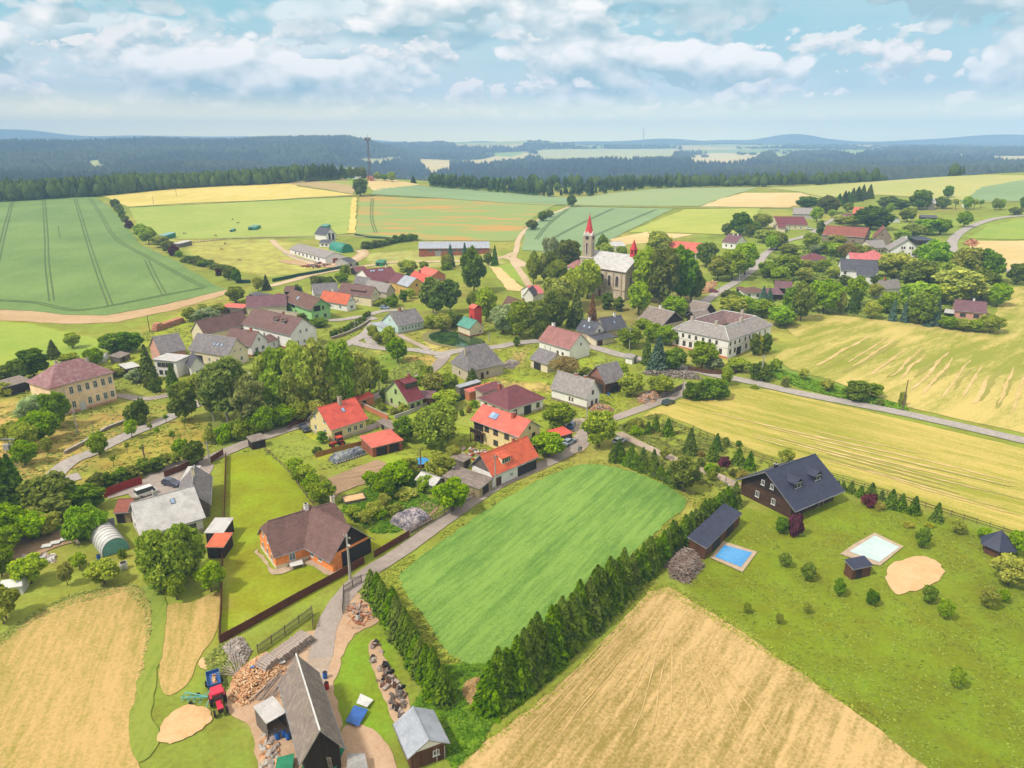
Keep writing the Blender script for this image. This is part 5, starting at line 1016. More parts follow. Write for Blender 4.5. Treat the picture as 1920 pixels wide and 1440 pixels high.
house('modern_gable_house', 'modern white house with grey roof and two dark glazed strips', 'house', [
    dict(a=(611, 441), b=(598, 439), c=(633, 438), e=4.2, r=4.4, wall='p_white', roof='r_slate', size=(13, None), d=[('a', .35, 1.6, 4.6, 'dark', 'window_strip', .8), ('a', .72, 1.8, 4.6, 'dark', 'window_strip', .4)]),
    dict(a=(597, 455), b=(618, 456), c=(594, 450), e=2.8, r=1.6, wall='p_white', roof='r_slate', w=[('ab', [.3, .7], 1.0, 1.4, 1.1, 'frame_brown')])], 'the modern white house', GR)
house('stable', 'long white stable with grey roof and timber trimmed doors', 'stable', [
    dict(a=(541, 464), b=(609, 484), c=(631, 475), e=3.6, r=2.8, wall='p_white', roof='r_fibre', w=[('ab', 7, 1.3, 1.6, 1.4, 'frame_brown')], d=[('b', .5, 3.2, 2.8, 'fence_red')])], 'the long white stable', FB)
for i, (a, b, c, e, r, wl, rf, nm_, lb) in enumerate([
    ((599, 424), (612, 424), (599, 419), 2.6, .5, 'tarp_green', 'r_green', 'field_shelter', 'long dark green field shelter in the pasture above the modern house'),
    ((464, 426), (479, 426), (465, 421), 2.6, .5, 'tarp_green', 'r_green', 'field_shelter', 'green field shelter in the middle of the horse pasture'),
    ((430, 431), (436, 431), (430, 428), 1.8, .4, 'tarp_green', 'r_green', 'field_shelter', 'tiny green trough shelter left of the middle pasture shelter'),
    ((296, 441), (309, 442), (299, 436), 2.6, 1.0, 'tarp_green', 'teal_sheet', 'field_shelter', 'teal field tent beside the yellow green bushes'),
    ((321, 456), (336, 457), (322, 450), 2.6, .5, 'w_plank_grey', 'r_white', 'field_shelter', 'white roofed field shelter at the end of the dark hedgerow'),
    ((703, 492), (718, 492), (705, 487), 2.2, .3, 'tarp_green', 'tarp_green', 'green_container', 'dark green container beside the upper dirt road'),
    ((652, 492), (668, 489), (654, 484), 3.0, 1.8, 'p_greyp', 'r_slate', 'small_barn', 'small grey pitched barn right of the stable yard'),
    ((665, 332), (674, 332), (666, 328), 4.5, .4, 'p_white', 'r_white', 'relay_cabin', 'white cabin beside the lattice mast on the hilltop'),
    ((693, 333), (701, 333), (693, 329), 4.0, 2.0, 'p_brickp', 'r_terracotta', 'relay_house', 'small brick house at the foot of the lattice mast'),
    ((1808, 383), (1816, 383), (1808, 380), 2.8, 1.2, 'p_white', 'r_slate', 'tiny_hut', 'tiny white hut among the roadside saplings on the hill'),
    ((1665, 410), (1689, 409), (1667, 404), 3.0, .4, 'p_white', 'r_navy', 'low_shed', 'white shed with dark blue edge beside the wide round tree'),
    ((1722, 450), (1755, 449), (1722, 442), 3.2, .5, 'w_plank_dark', 'r_navy', 'low_shed', 'long black flat shed right of the big gabled house'),
    ((1745, 459), (1756, 455), (1738, 456), 3.0, 1.6, 'p_greyp', 'r_fibre', 'small_barn', 'small grey gabled shed below the long black flat shed'),
    ((1727, 407), (1760, 408), (1727, 402), 2.6, .3, 'w_plank_dark', 'r_slate', 'low_shed', 'low dark open shed on the grassy slope below the hilltop cottage'),
    ((1748, 574), (1768, 574), (1750, 566), 3.0, .6, 'p_oldwall', 'r_fibre', 'low_shed', 'low grey shed left of the lilac roofed bungalow'),
    ((1462, 507), (1474, 507), (1462, 500), 3.0, .3, 'p_white', 'r_plum', 'small_barn', 'tiny white and maroon summerhouse near the rosy bungalow'),
    ((1152, 462), (1174, 460), (1158, 454), 2.6, 2.0, 'p_white', 'r_white', 'field_barn', 'white gabled shed at the edge of the tan field behind the church'),
    ((6, 727), (60, 712), (2, 716), 3.0, .6, 'w_plank_dark', 'r_shed', 'low_shed', 'long low dark shed behind the school'),
    ((236, 692), (263, 686), (234, 683), 2.4, .4, 'w_plank_dark', 'r_white', 'low_shed', 'open shed with white corrugated roof in the farm garden'),
    ((224, 671), (245, 662), (221, 663), 2.0, .6, 'w_plank_grey', 'r_shed', 'low_shed', 'weathered garden shed behind the white tunnel'),
    ((412, 575), (455, 578), (412, 568), 3.0, .4, 'w_plank_grey', 'r_salmon', 'low_shed', 'grey walled shed with flat salmon roof by the courtyard farm'),
    ((465, 551), (515, 560), (466, 545), 3.0, .3, 'w_plank_dark', 'r_slate', 'low_shed', 'long dark machine shed filled with tools near the upper track'),
    ((512, 555), (520, 555), (512, 550), 2.4, .3, 'w_plank', 'r_terracotta', 'garden_hut', 'small orange brown hut right of the dark machine shed'),
    ((338, 901), (364, 899), (338, 877), 2.4, .2, 'p_white', 'r_white', 'low_shed', 'white flat roofed carport beside the narrow slated barn'),
    ((471, 829), (499, 822), (470, 819), 2.2, .4, 'w_plank_dark', 'r_shed', 'garden_hut', 'small grey roofed hut at the lane corner'),
    ((1088, 766), (1075, 758), (1087, 757), 2.4, .2, 'w_stone', 'r_terracotta', 'x', 'x'),
    ((1016, 842), (1064, 823), (1000, 820), 2.4, .5, 'w_plank_dark', 'r_red', 'x', 'x'),
    ((1038, 822), (1075, 811), (1030, 809), 2.6, .4, 'w_plank', 'r_red', 'red_carport', 'small carport with bright red roof beside the parked pale car'),
    ((757, 757), (802, 748), (757, 741), 2.6, .4, 'w_plank', 'r_brown_old', 'x', 'x'),
    ((775, 745), (812, 746), (768, 733), 2.5, .3, 'w_plank', 'r_plumbrown', 'low_shed', 'low dark terrace roof right of the lime green house'),
    ((672, 752), (703, 743), (672, 745), 2.4, .8, 'p_brickp', 'r_red', 'low_shed', 'small red roofed shed behind the bright red roofed house'),
    ((862, 727), (903, 715), (860, 722), 2.6, .2, 'w_plank_grey', 'r_zinc', 'low_shed', 'long shed with silver sheet roof behind the plum hip roofed house'),
    ((880, 736), (930, 722), (876, 730), 2.8, .3, 'p_brickp', 'r_salmon', 'low_shed', 'flat salmon and white roofed outbuilding joined to the hip roofed house'),
    ((862, 752), (882, 742), (852, 744), 2.4, .2, 'p_oldwall', 'r_shed', 'x', 'x'),
    ((706, 789), (735, 805), (718, 784), 1.6, .2, 'w_stone', 'r_shed', 'woodshed', 'low stone woodshed with grey sheet roof by the drive'),
    ((212, 962), (243, 960), (206, 936), 2.4, 1.4, 'w_block', 'r_terracotta', 'small_barn', 'small garden house with terracotta roof left of the pale roofed house'),
    ((194, 990), (216, 985), (193, 978), 2.2, .3, 'fence_red', 'r_slate', 'garden_hut', 'small red hut with grey roof behind the arched greenhouse'),
    ((384, 1026), (419, 1026), (385, 1000), 2.4, .2, 'w_plank_dark', 'r_orange', 'low_shed', 'shed with flat orange roof against the garden fence'),
    ((382, 999), (419, 999), (385, 972), 2.6, .2, 'w_plank_dark', 'r_white', 'low_shed', 'shed with flat cream roof behind the orange roofed shed'),
    ((1600, 1068), (1638, 1060), (1604, 1050), 2.2, .6, 'w_plank', 'r_navy', 'sauna_hut', 'little orange brown garden hut with dark roof beside the pale paving'),
    ((800, 1424), (852, 1400), (808, 1432), 2.2, .4, 'w_plank_grey', 'r_zinc', 'x', 'x')]):
    if lb == 'x': continue
    house(nm_, lb, {'field_shelter': 'field shelter', 'green_container': 'container', 'relay_cabin': 'cabin', 'relay_house': 'hut', 'woodshed': 'shed'}.get(nm_, 'shed' if 'shed' in nm_ or 'barn' in nm_ else 'hut'), [
        dict(a=a, b=b, c=c, e=e, r=r, wall=wl, roof=rf, t='g' if r > 1.1 else 'm', oe=.2, og=.2, d=[('ab', .35, 1.2, min(2.0, e * .8), 'dark')])], None, 'sheds and shelters')
# ---------------------------------------------------------------- church, courtyard block, fire station, halls
def hfor(P, ytop):
    lo, hi = 0, 90
    for _ in range(26):
        m = (lo + hi) / 2
        if pix((P.x, P.y, P.z + m))[1] > ytop: lo = m
        else: hi = m
    return lo
def arch_win(root, T, w_, h, name='arched_window', fm='trim_white'):
    def outline(a, hh, z0): return [(-a, z0), (a, z0)] + [(a * math.cos(R(t)), z0 + hh - a + a * math.sin(R(t))) for t in range(0, 181, 20)]
    o = outline(w_ / 2 + .25, h + .3, -.15); i = outline(w_ / 2, h, .0); f = MB(T); n = len(o)
    vs = [(x, -.18, z) for x, z in o] + [(x, -.18, z) for x, z in i] + [(x, .02, z) for x, z in o] + [(x, .02, z) for x, z in i]
    fs = []
    for k in range(n):
        j = (k + 1) % n; fs += [(k, j, n + j, n + k), (k, 2 * n + k, 2 * n + j, j), (n + k, n + j, 3 * n + j, 3 * n + k)]
    f.add(vs, fs, M(fm)); fo = f.build(name, root)
    p = MB(T); p.add([(x, -.03, z) for x, z in i], [tuple(range(n))], M('glass'))
    for q in (-w_ / 6, w_ / 6): p.box(q - .04, q + .04, -.07, -.032, .1, h * .85, M('w_brick'))
    for q in range(1, int(h)): p.box(-w_ / 2 + .02, w_ / 2 - .02, -.066, -.031, q, q + .07, M('w_brick'))
    q = p.build('pane', root); q.parent = fo; q.location = (0, 0, 0)
    return fo
ch = Wing((1086, 497), (1173, 511), (1199, 496), 12.6, 6.2, .6, .5)
root = empty('church', Vector((ch.o.x, ch.o.y, ch.z))); tag(root, 'stone village church with pale metal roof, slim tower and red spire', 'church')
cs_ = mat('church_stone', A(214, 198, 176, k=1.05), A(196, 178, 154, k=1.05), 'brick', size=(.9, .45), rough=.95, mortar=A(166, 148, 124), bump=.03)
wing(root, ch, 'church_stone', 'r_white', 'g', plinth='p_stone', name='nave', fascia='r_red'); LAND.append((1145, 520, 'the church'))
(cx, cy), an, hl = ch.side('ab')
Tab = ch.T @ Matrix.Translation((cx, cy, 0)) @ Matrix.Rotation(an, 4, 'Z'); sg = -1 if ch.flip else 1
for u in (.50, .66, .83, .2, .34): arch_win(root, Tab @ Matrix.Translation((sg * (u - .5) * 2 * hl, 0, 5.6)), 1.7, 4.6)
b = MB(Tab)
for u in (.42, .58, .745, .92, .27, .12): t_ = sg * (u - .5) * 2 * hl; b.box(t_ - .4, t_ + .4, -.35, -.004, -.8, 11.6, M('p_stone')); b.build('pilaster', root); b = MB(Tab)
b.box(-hl, hl, -.3, -.02, 4.2, 4.6, M('p_stone')); b.build('cornice', root)
b = MB(Tab); b.box(-hl, hl, -.3, -.02, 11.9, 12.3, M('p_stone')); b.build('cornice', root)
b = MB(Tab); t_ = sg * (.42 + .02 - .5) * 2 * hl; b.box(t_ - 1.0, t_ + 1.0, -.12, .02, 0, 2.9, mat('portal', A(130, 50, 60))); b.build('door', root)
(bx, by), an2, hl2 = ch.side('b'); Tb = ch.T @ Matrix.Translation((bx, by, 0)) @ Matrix.Rotation(an2, 4, 'Z')
arch_win(root, Tb @ Matrix.Translation((0, 0, 13.2)), .8, 1.8)
for u in (-.55, .55): arch_win(root, Tb @ Matrix.Translation((u * hl2, 0, 5.6)), 1.4, 4.2)
# ridge turret near the right gable
e = ch.L / 2 - 3.2; e = -e if ch.flip else e; zr = ch.eave + ch.rise; b = MB(ch.T @ Matrix.Translation((e, 0, 0)))
rp = mat('spire_red', A(226, 72, 76), A(210, 60, 66), rough=.45)
b.box(-1.1, 1.1, -1.1, 1.1, zr - 1.3, zr + 2.4, rp); b.box(-1.35, 1.35, -1.35, 1.35, zr + 2.42, zr + 2.7, rp)
b.add([(-1.1, -1.1, zr + 2.72), (1.1, -1.1, zr + 2.72), (1.1, 1.1, zr + 2.72), (-1.1, 1.1, zr + 2.72), (0, 0, zr + 7.0)], [(0, 1, 4), (1, 2, 4), (2, 3, 4), (3, 0, 4)], rp)
tu = b.build('turret', root)
for k in range(4):
    c = MB(b.T @ Matrix.Rotation(k * math.pi / 2, 4, 'Z')); c.box(-.4, .4, -1.16, -1.104, zr + .6, zr + 2.0, M('dark')); q = c.build('louvre', root); q.parent = tu; q.location = (0, 0, 0)
# tower
tp = at(1101, 545); tp.z -= .5; th_ = hfor(tp, 441); tt = hfor(tp, 400); s2 = 2.1
Tt = Matrix.Translation(tp) @ Matrix.Rotation(ch.ang + R(18), 4, 'Z'); b = MB(Tt); wt = M('p_stone')
b.box(-s2 - .8, s2 + .8, -s2 - .8, s2 + .8, -1, th_ * .62, wt); b.box(-s2, s2, -s2, s2, th_ * .62, th_, wt); b.box(-s2 - 1.0, s2 + 1.0, -s2 - 1.0, s2 + 1.0, th_ * .62 + .002, th_ * .62 + .35, M('trim_white'))
g = 1.9
for k in range(4):
    rot = Matrix.Rotation(k * math.pi / 2, 4, 'Z'); b.add([rot @ Vector(v) for v in ((-s2, -s2 - .02, th_ + .002), (s2, -s2 - .02, th_ + .002), (0, -s2 - .02, th_ + g), (0, 0, th_ + g))], [(0, 1, 2), (1, 3, 2), (0, 2, 3)], M('trim_white'))
tw = b.build('tower', root)
b = MB(Tt); h8 = [(s2 * .98 * math.cos(R(22.5 + 45 * k)), s2 * .98 * math.sin(R(22.5 + 45 * k))) for k in range(8)]
b.add([(x, y, th_ + .25) for x, y in h8] + [(0, 0, tt)], [(k, (k + 1) % 8, 8) for k in range(8)] + [tuple(range(8))[::-1]], rp); b.bar((0, 0, tt - .2), (0, 0, tt + 1.2), .08, .05, M('metal')); b.build('spire', root)
for k in range(4):
    Tk = Tt @ Matrix.Rotation(k * math.pi / 2, 4, 'Z') @ Matrix.Translation((0, -s2 - .01, 0))
    c = MB(Tk); c.bar((0, 0, th_ - .9), (0, -.12, th_ - .9), .85, .85, M('dark'), 20); cl = c.build('clock_face', root)
    c = MB(Tk); c.box(-.05, .05, -.17, -.125, th_ - .9, th_ - .25, M('trim_white')); c.box(-.05, .4, -.171, -.126, th_ - .94, th_ - .86, M('trim_white')); q = c.build('clock_hands', root); q.parent = cl; q.location = (0, 0, 0)
    for zz in (th_ * .68,): arch_win(root, Tk @ Matrix.Translation((0, 0, zz)), .9, th_ * .2, 'belfry_window')
ap = at(1082, 545); b = MB(Matrix.Translation(ap) @ Matrix.Rotation(ch.ang, 4, 'Z')); o8 = [(5 * math.cos(R(22.5 + 45 * k)), 5 * math.sin(R(22.5 + 45 * k))) for k in range(8)]
b.prism(o8, -1, 11.4, cs_); b.build('apse', root)
b = MB(b.T); b.add([(x * 1.08, y * 1.08, 11.42) for x, y in o8] + [(0, 0, 14.6)], [(k, (k + 1) % 8, 8) for k in range(8)] + [tuple(range(8))[::-1]], M('r_oldrose')); b.build('apse_roof', root)

# white block round a courtyard
w = Wing((1260, 614), (1367, 639), (1462, 615), 6.6, 3.3, .4, .4, size=(None, 31)); print('courtyard', w.L, w.W)
root = empty('courtyard_block', Vector((w.o.x, w.o.y, w.z))); tag(root, 'large white two storey block with grey roofs closed around a courtyard', 'building', GR); LAND.append((1360, 630, 'the white courtyard block'))
L, W = w.L / 2, w.W / 2; dp = min(4.6, W * .42); dn = -1.2
def sq(i, z): return [(-L + i, -W + i, z), (L - i, -W + i, z), (L - i, W - i, z), (-L + i, W - i, z)]
b = MB(w.T)
b.add(sq(.4, dn) + sq(.4, w.eave), [(0, 1, 5, 4), (1, 2, 6, 5), (2, 3, 7, 6), (3, 0, 4, 7)], M('p_white')); b.build('wall', root)
b = MB(w.T); b.add(sq(2 * dp - .4, dn) + sq(2 * dp - .4, w.eave), [(1, 0, 4, 5), (2, 1, 5, 6), (3, 2, 6, 7), (0, 3, 7, 4)], M('p_oldwall')); b.build('courtyard_wall', root)
zr = w.eave + w.rise; b = MB(w.T); b.slab(sq(0, w.eave) + sq(dp, zr), [[0, 1, 5, 4], [1, 2, 6, 5], [2, 3, 7, 6], [3, 0, 4, 7]], .18, M('r_fibre'), M('trim_grey')); b.build('outer_roof', root)
b = MB(w.T); b.slab(sq(dp + .02, zr) + sq(2 * dp, w.eave), [[0, 1, 5, 4], [1, 2, 6, 5], [2, 3, 7, 6], [3, 0, 4, 7]], .18, mat('r_inner', A(150, 116, 114, k=1.9), A(172, 150, 146, k=1.9), 'lichen', size=(.6, .6), bump=.015), M('trim_grey')); b.build('inner_roof', root)
c4 = sq(dp, zr + .02)
for k in range(4): b = MB(w.T); b.bar(c4[k], c4[(k + 1) % 4], .16, .16, M('foil'), 6); b.build('ridge_cap', root)
for k in range(4): b = MB(w.T); b.bar(sq(0, w.eave + .02)[k], c4[k], .13, .13, M('foil'), 6); b.build('hip_cap', root)
w.ro = None
u7 = [.07, .19, .31, .43, .56, .68, .80]
add_win(root, w, 'ab', u7, 4.5, .9, 1.2, 'frame_brown', 1); add_win(root, w, 'ab', [.09, .22, .34, .46, .60, .88, .98][:6], 1.5, 1.2, 1.7, 'frame_brown', 2)
add_win(root, w, 'b', [.05, .15, .25, .38, .48, .6, .72, .85], 4.5, .9, 1.2, 'frame_brown', 1); add_win(root, w, 'b', [.06, .16, .42, .6, .72, .85], 1.5, 1.1, 1.6, 'frame_brown', 2)
add_door(root, w, 'b', .25, 2.8, 3.0, 'dark', 'gateway')
b = MB(w.T); e = .06; b.box(-L + .4 - e, L - .4 + e, -W + .4 - e, -W + .397, -1, .9, M('p_brickp')); b.build('plinth', root)
for k, z in ((0, 3.6), (1, 3.6)):
    b = MB(w.T)
    if k == 0: b.box(-L + .4, L - .4, -W + .34, -W + .397, z, z + .16, M('p_oldwall'))
    elif w.flip: b.box(-L + .34, -L + .397, -W + .4, W - .4, z, z + .16, M('p_oldwall'))
    else: b.box(L - .397, L - .34, -W + .4, W - .4, z, z + .16, M('p_oldwall'))
    b.build('string_course', root)
for x, y in ((-L * .55, -W + dp), (L * .3, -W + dp), (L - dp, 0), (L * .1, W - dp)):
    b = MB(w.T); b.box(x - .45, x + .45, y - .45, y + .45, zr - .5, zr + 1.3, M('p_oldwall')); b.box(x - .52, x + .52, y - .52, y + .52, zr + 1.302, zr + 1.42, M('concrete')); b.build('chimney', root)

r_, w_ = house('fire_station', 'small pale fire station with mint green roof and tall red hose tower', 'fire station', [
    dict(a=(856, 608), b=(880, 617), c=(907, 610), e=3.4, r=2.8, wall='p_cream', roof='r_green', pl='w_brick', w=[('b', [.75], 1.2, .8, 1.0)])], 'the fire station', GR)
q = w_[0]; P0 = at(892, 625); b = MB(Matrix.Translation(P0) @ Matrix.Rotation(q.ang, 4, 'Z')); h_ = hfor(P0, 571) - 1.0
red = mat('tower_red', A(222, 74, 70), A(210, 64, 62), rough=.6)
b.box(-1.7, 1.7, -1.7, 1.7, -1, h_, red); b.build('hose_tower', r_)
b = MB(b.T); b.slab([(-2, -2, h_ - .1), (2, -2, h_ - .1), (2, 0, h_ + 1.1), (-2, 0, h_ + 1.1), (2, 2, h_ - .1), (-2, 2, h_ - .1)], [[0, 1, 2, 3], [3, 2, 4, 5]], .12, M('r_salmon')); b.build('tower_roof', r_)
b = MB(b.T); b.box(-.9, .9, -1.78, -1.704, 0, 2.4, M('red_paint')); b.build('door', r_)
b = MB(b.T); b.box(-.5, .5, -1.76, -1.704, h_ * .6, h_ * .6 + 1.0, M('dark')); b.build('window', r_)

def arch_hall(name, label, cat, a, b_, c, hgt, m, endm, ribs=0, group='halls and tunnels'):
    """barrel roof; a-b = one long foot, c = opposite foot at a's end (photo px)"""
    A_w, B_w, C_w = at(*a), at(*b_), at(*c); z = min(A_w.z, B_w.z, C_w.z); A_w.z = B_w.z = C_w.z = 0
    u = (B_w - A_w); L = u.length; u.normalize(); v = C_w - A_w; v -= u * v.dot(u); Wd = v.length; v.normalize()
    mid = A_w + v * Wd / 2; root = empty(name, Vector((mid.x, mid.y, z))); tag(root, label, cat, group); n = 14; rings = []
    for t in range(n + 1):
        an = math.pi * t / n; rings.append((-math.cos(an) * Wd / 2, .05 + math.sin(an) ** .8 * hgt))
    P = lambda s, x, zz: mid + u * s + v * x + Vector((0, 0, z + zz))
    bm_ = MB(); vs = [P(0, x, q) for x, q in rings] + [P(L, x, q) for x, q in rings]; k = n + 1
    vs += [P(0, x * .985, q * .985) for x, q in rings] + [P(L, x * .985, q * .985) for x, q in rings]
    fs = [(i, i + 1, k + i + 1, k + i) for i in range(n)] + [(2*k + i, 3*k + i, 3*k + i + 1, 2*k + i + 1) for i in range(n)] + [(i, 2*k + i, 2*k + i + 1, i + 1) for i in range(n)] + [(k + i, k + i + 1, 3*k + i + 1, 3*k + i) for i in range(n)]
    bm_.add(vs, fs, M(m)); bm_.build('cover', root, smooth=True)
    for s in (.04, L - .04):
        e = MB(); e.add([P(s, x * .97, q * .97) for x, q in rings], [tuple(range(k))], M(endm)); e.build('end_wall', root)
    for i in range(ribs):
        s = L * i / (ribs - 1); rb_ = MB()
        for t in range(n): rb_.bar(P(s, rings[t][0] * 1.01, rings[t][1] * 1.01), P(s, rings[t + 1][0] * 1.01, rings[t + 1][1] * 1.01), .05, .05, M('trim_grey'), 5, False)
        rb_.build('rib', root)
    return root
arch_hall('arched_hall', 'dark teal arched metal hall beside the white stable', 'hall', (641, 475), (617, 468), (665, 473), 5.5, 'teal_metal' if 'teal_metal' in MATS else (mat('teal_metal', A(60, 160, 140), A(50, 144, 126), rough=.5) and 'teal_metal'), 'tarp_green', 7)
arch_hall('tunnel_greenhouse', 'arched white greenhouse with teal glazed front beside the willow', 'greenhouse', (193, 1046), (169, 1014), (242, 1027), 2.9, 'foil', 'teal_sheet', 8); LAND.append((205, 1020, 'the arched greenhouse'))
arch_hall('foil_tunnel', 'small white foil tunnel in the farm garden', 'greenhouse', (196, 680), (206, 671), (188, 678), 1.8, 'foil', 'foil', 4)

# ---------------------------------------------------------------- fences and walls
def fence(name, label, pts, h, m, step=2.4, style='board', cat='fence', postm='post_wood', th=.05):
    P = [at(*p) for p in pts]; root = empty(name, P[0]); tag(root, label, cat, 'fences and garden walls'); pm = MB(); pw = .09 if style != 'wall' else .22
    pm.box(-pw / 2 - .01, pw / 2 + .01, -pw / 2, pw / 2, -.4, h + .1, M(postm)); pme = pm.mesh('post')
    cnt = 0
    for a, b in zip(P, P[1:]):
        L = (b - a).xy.length; n = max(1, round(L / step)); ang = math.atan2(b.y - a.y, b.x - a.x); mb = MB()
        for i in range(n + 1):
            q = a.lerp(b, i / n); q.z = H(q.x, q.y)
            if (i < n or b is P[-1]) and cnt < 90 and style != 'wall': o = bpy.data.objects.new('post', pme); o.location = q - P[0]; o.rotation_euler = (0, 0, ang); link(o, root); cnt += 1
            if i < n:
                r = a.lerp(b, (i + 1) / n); r.z = H(r.x, r.y)
                if style in ('board', 'wall'):
                    nx = Vector((-math.sin(ang), math.cos(ang), 0)) * th; dz = Vector((0, 0, h)); z0 = Vector((0, 0, .06 if style == 'board' else -.5))
                    vs = [q - nx + z0, r - nx + z0, r + nx + z0, q + nx + z0, q - nx + dz, r - nx + dz, r + nx + dz, q + nx + dz]
                    mb.add(vs, [(0, 3, 2, 1), (4, 5, 6, 7), (0, 1, 5, 4), (1, 2, 6, 5), (2, 3, 7, 6), (3, 0, 4, 7)], M(m))
                elif style == 'rail':
                    for zz in (.45, .95): mb.beam(q + Vector((0, 0, zz)), r + Vector((0, 0, zz)), .05, .1, M(m))
                elif style == 'slat':
                    k = int((r - q).length / .16)
                    for j in range(k):
                        c = q.lerp(r, (j + .5) / k); mb.beam(c + Vector((0, 0, .05)), c + Vector((0, 0, h + random.Random(j * 7 + i).uniform(-.08, .08))), .09, .03, M(m))
                    for zz in (.35, h * .8): mb.beam(q + Vector((0, 0, zz)), r + Vector((0, 0, zz)), .04, .09, M(m))
        mb.build({'rail': 'rails', 'wall': 'wall_body'}.get(style, 'panel'), root)
        if style == 'wall':
            cp_ = MB(); 
            for i in range(n):
                q = a.lerp(b, i / n); r = a.lerp(b, (i + 1) / n); q.z = H(q.x, q.y) + h + .05; r.z = H(r.x, r.y) + h + .05; cp_.beam(q, r, th * 2 + .12, .08, M('concrete'))
            cp_.build('coping', root)
    return root
fence('board_fence', 'long rusty brown board fence along the lane in front of the orange cottage', [(413, 1207), (463, 1180), (560, 1125), (640, 1082), (683, 1057)], 1.5, 'fence_brown')
fence('board_fence', 'short rusty brown board fence right of the orange cottage', [(702, 1046), (735, 1026), (767, 1007)], 1.4, 'fence_brown')
fence('garden_fence', 'thin brown fence running back along the left side of the cottage garden', [(412, 1207), (416, 1130), (418, 1050), (421, 960), (424, 856)], 1.3, 'fence_brown')
fence('garden_fence', 'wire and timber fence between the cottage garden and the vegetable beds', [(499, 846), (540, 885), (588, 950), (625, 968)], 1.1, 'post_wood', style='rail')
fence('red_gate', 'bright red metal gate panels at the yard of the pale roofed house', [(196, 934), (230, 920), (267, 908)], 1.9, 'fence_red', cat='gate', postm='fence_red')
fence('red_fence', 'dark red board fence along the yard of the pale roofed house', [(309, 896), (340, 884), (372, 868)], 1.6, 'fence_brown')
fence('board_fence', 'weathered dark red fence near the corner of the cottage garden', [(396, 868), (419, 853)], 1.5, 'fence_brown')
fence('slat_fence', 'leaning grey slat fence beside the log stack', [(484, 1226), (535, 1190), (586, 1152), (587, 1180)], 1.6, 'fence_grey', style='slat')
fence('slat_fence', 'grey slat fence at the yard entrance by the spruce row', [(643, 1152), (645, 1112), (678, 1092)], 1.5, 'fence_grey', style='slat')
fence('slat_fence', 'long grey slat fence between the lane and the garden beds', [(768, 1006), (800, 986), (880, 938), (910, 921)], 1.4, 'fence_grey', style='slat')
fence('board_fence', 'dark brown fence behind the parked pale car', [(1010, 851), (1060, 833)], 1.8, 'w_plank')
fence('wood_fence', 'honey coloured board fence beside the tarp covered wood', [(592, 858), (640, 845), (692, 833)], 1.3, 'fence_wood')
fence('board_fence', 'brown fence around the terrace left of the bright red roofed house', [(543, 806), (546, 800), (576, 790)], 1.3, 'fence_brown')
fence('green_fence', 'long dark green screen fence along the upper dirt road', [(511, 529), (560, 519), (600, 512), (640, 504), (672, 497)], 1.8, 'fence_green')
fence('green_fence', 'short dark green screen at the corner of the wheat field', [(446, 531), (470, 531)], 1.8, 'fence_green')
fence('green_fence', 'green screen fence beside the poppy field', [(665, 441), (690, 446), (740, 449)], 1.2, 'fence_green')
fence('green_fence', 'teal screen fence behind the lawn of the hip roofed house', [(843, 760), (862, 752), (893, 741)], 1.7, 'fence_green')
fence('dark_fence', 'dark board fence below the white courtyard block', [(1290, 695), (1330, 702), (1372, 704), (1404, 688)], 1.5, 'w_plank')
fence('dark_fence', 'grey brown board fence behind the log heap by the lane', [(1239, 748), (1262, 739), (1279, 730)], 1.8, 'w_plank_grey')
fence('rail_fence', 'timber post and rail fence between the young spruces and the mown field', [(1186, 800), (1237, 820), (1290, 812), (1300, 806)], 1.2, 'w_plank', style='rail')
fence('rail_fence', 'long timber post and rail fence behind the log house garden', [(1300, 808), (1380, 843), (1430, 862), (1500, 882)], 1.2, 'w_plank', style='rail')
fence('rail_fence', 'timber post and rail fence right of the log house', [(1560, 898), (1640, 922), (1760, 960), (1880, 998), (1990, 1030)], 1.2, 'w_plank', style='rail')
fence('rail_fence', 'wire fence between the lane hedge and the crop field', [(1170, 868), (1230, 898), (1300, 930)], 1.1, 'fence_grey', style='rail')
fence('rail_fence', 'thin garden fence along the top edge of the upper mown field', [(1527, 586), (1600, 594), (1680, 602)], 1.3, 'post_wood', style='rail')
fence('pasture_fence', 'low rail fence crossing the horse pasture', [(345, 457), (430, 448), (510, 446), (600, 444), (655, 441)], 1.3, 'fence_grey', style='rail')
fence('garden_wall', 'low stone garden wall with coping on the curve below the thuja hedge', [(622, 637), (650, 628), (675, 616), (694, 603)], 1.0, 'w_stone', style='wall', cat='wall', th=.2)
fence('retaining_wall', 'long low stone wall on the dry slope below the school', [(122, 852), (160, 832), (200, 806), (240, 791)], .8, 'w_stone', style='wall', cat='wall', th=.25)
fence('garden_wall', 'cream and red garden wall of the lime green house', [(675, 763), (700, 775), (728, 788)], 1.5, 'p_brickp', style='wall', cat='wall', th=.15)
fence('garden_wall', 'grey concrete wall in front of the lime green house', [(740, 786), (775, 773), (808, 757)], 1.0, 'p_greyp', style='wall', cat='wall', th=.12)
fence('yard_wall', 'long pale plastered yard wall left of the pale green house', [(455, 588), (500, 592), (560, 600)], 3.0, 'p_oldwall', style='wall', cat='wall', th=.2)
fence('farm_wall', 'low white curb wall beside the long stable', [(530, 476), (570, 488), (598, 494)], .8, 'p_greyp', style='wall', cat='wall', th=.2)

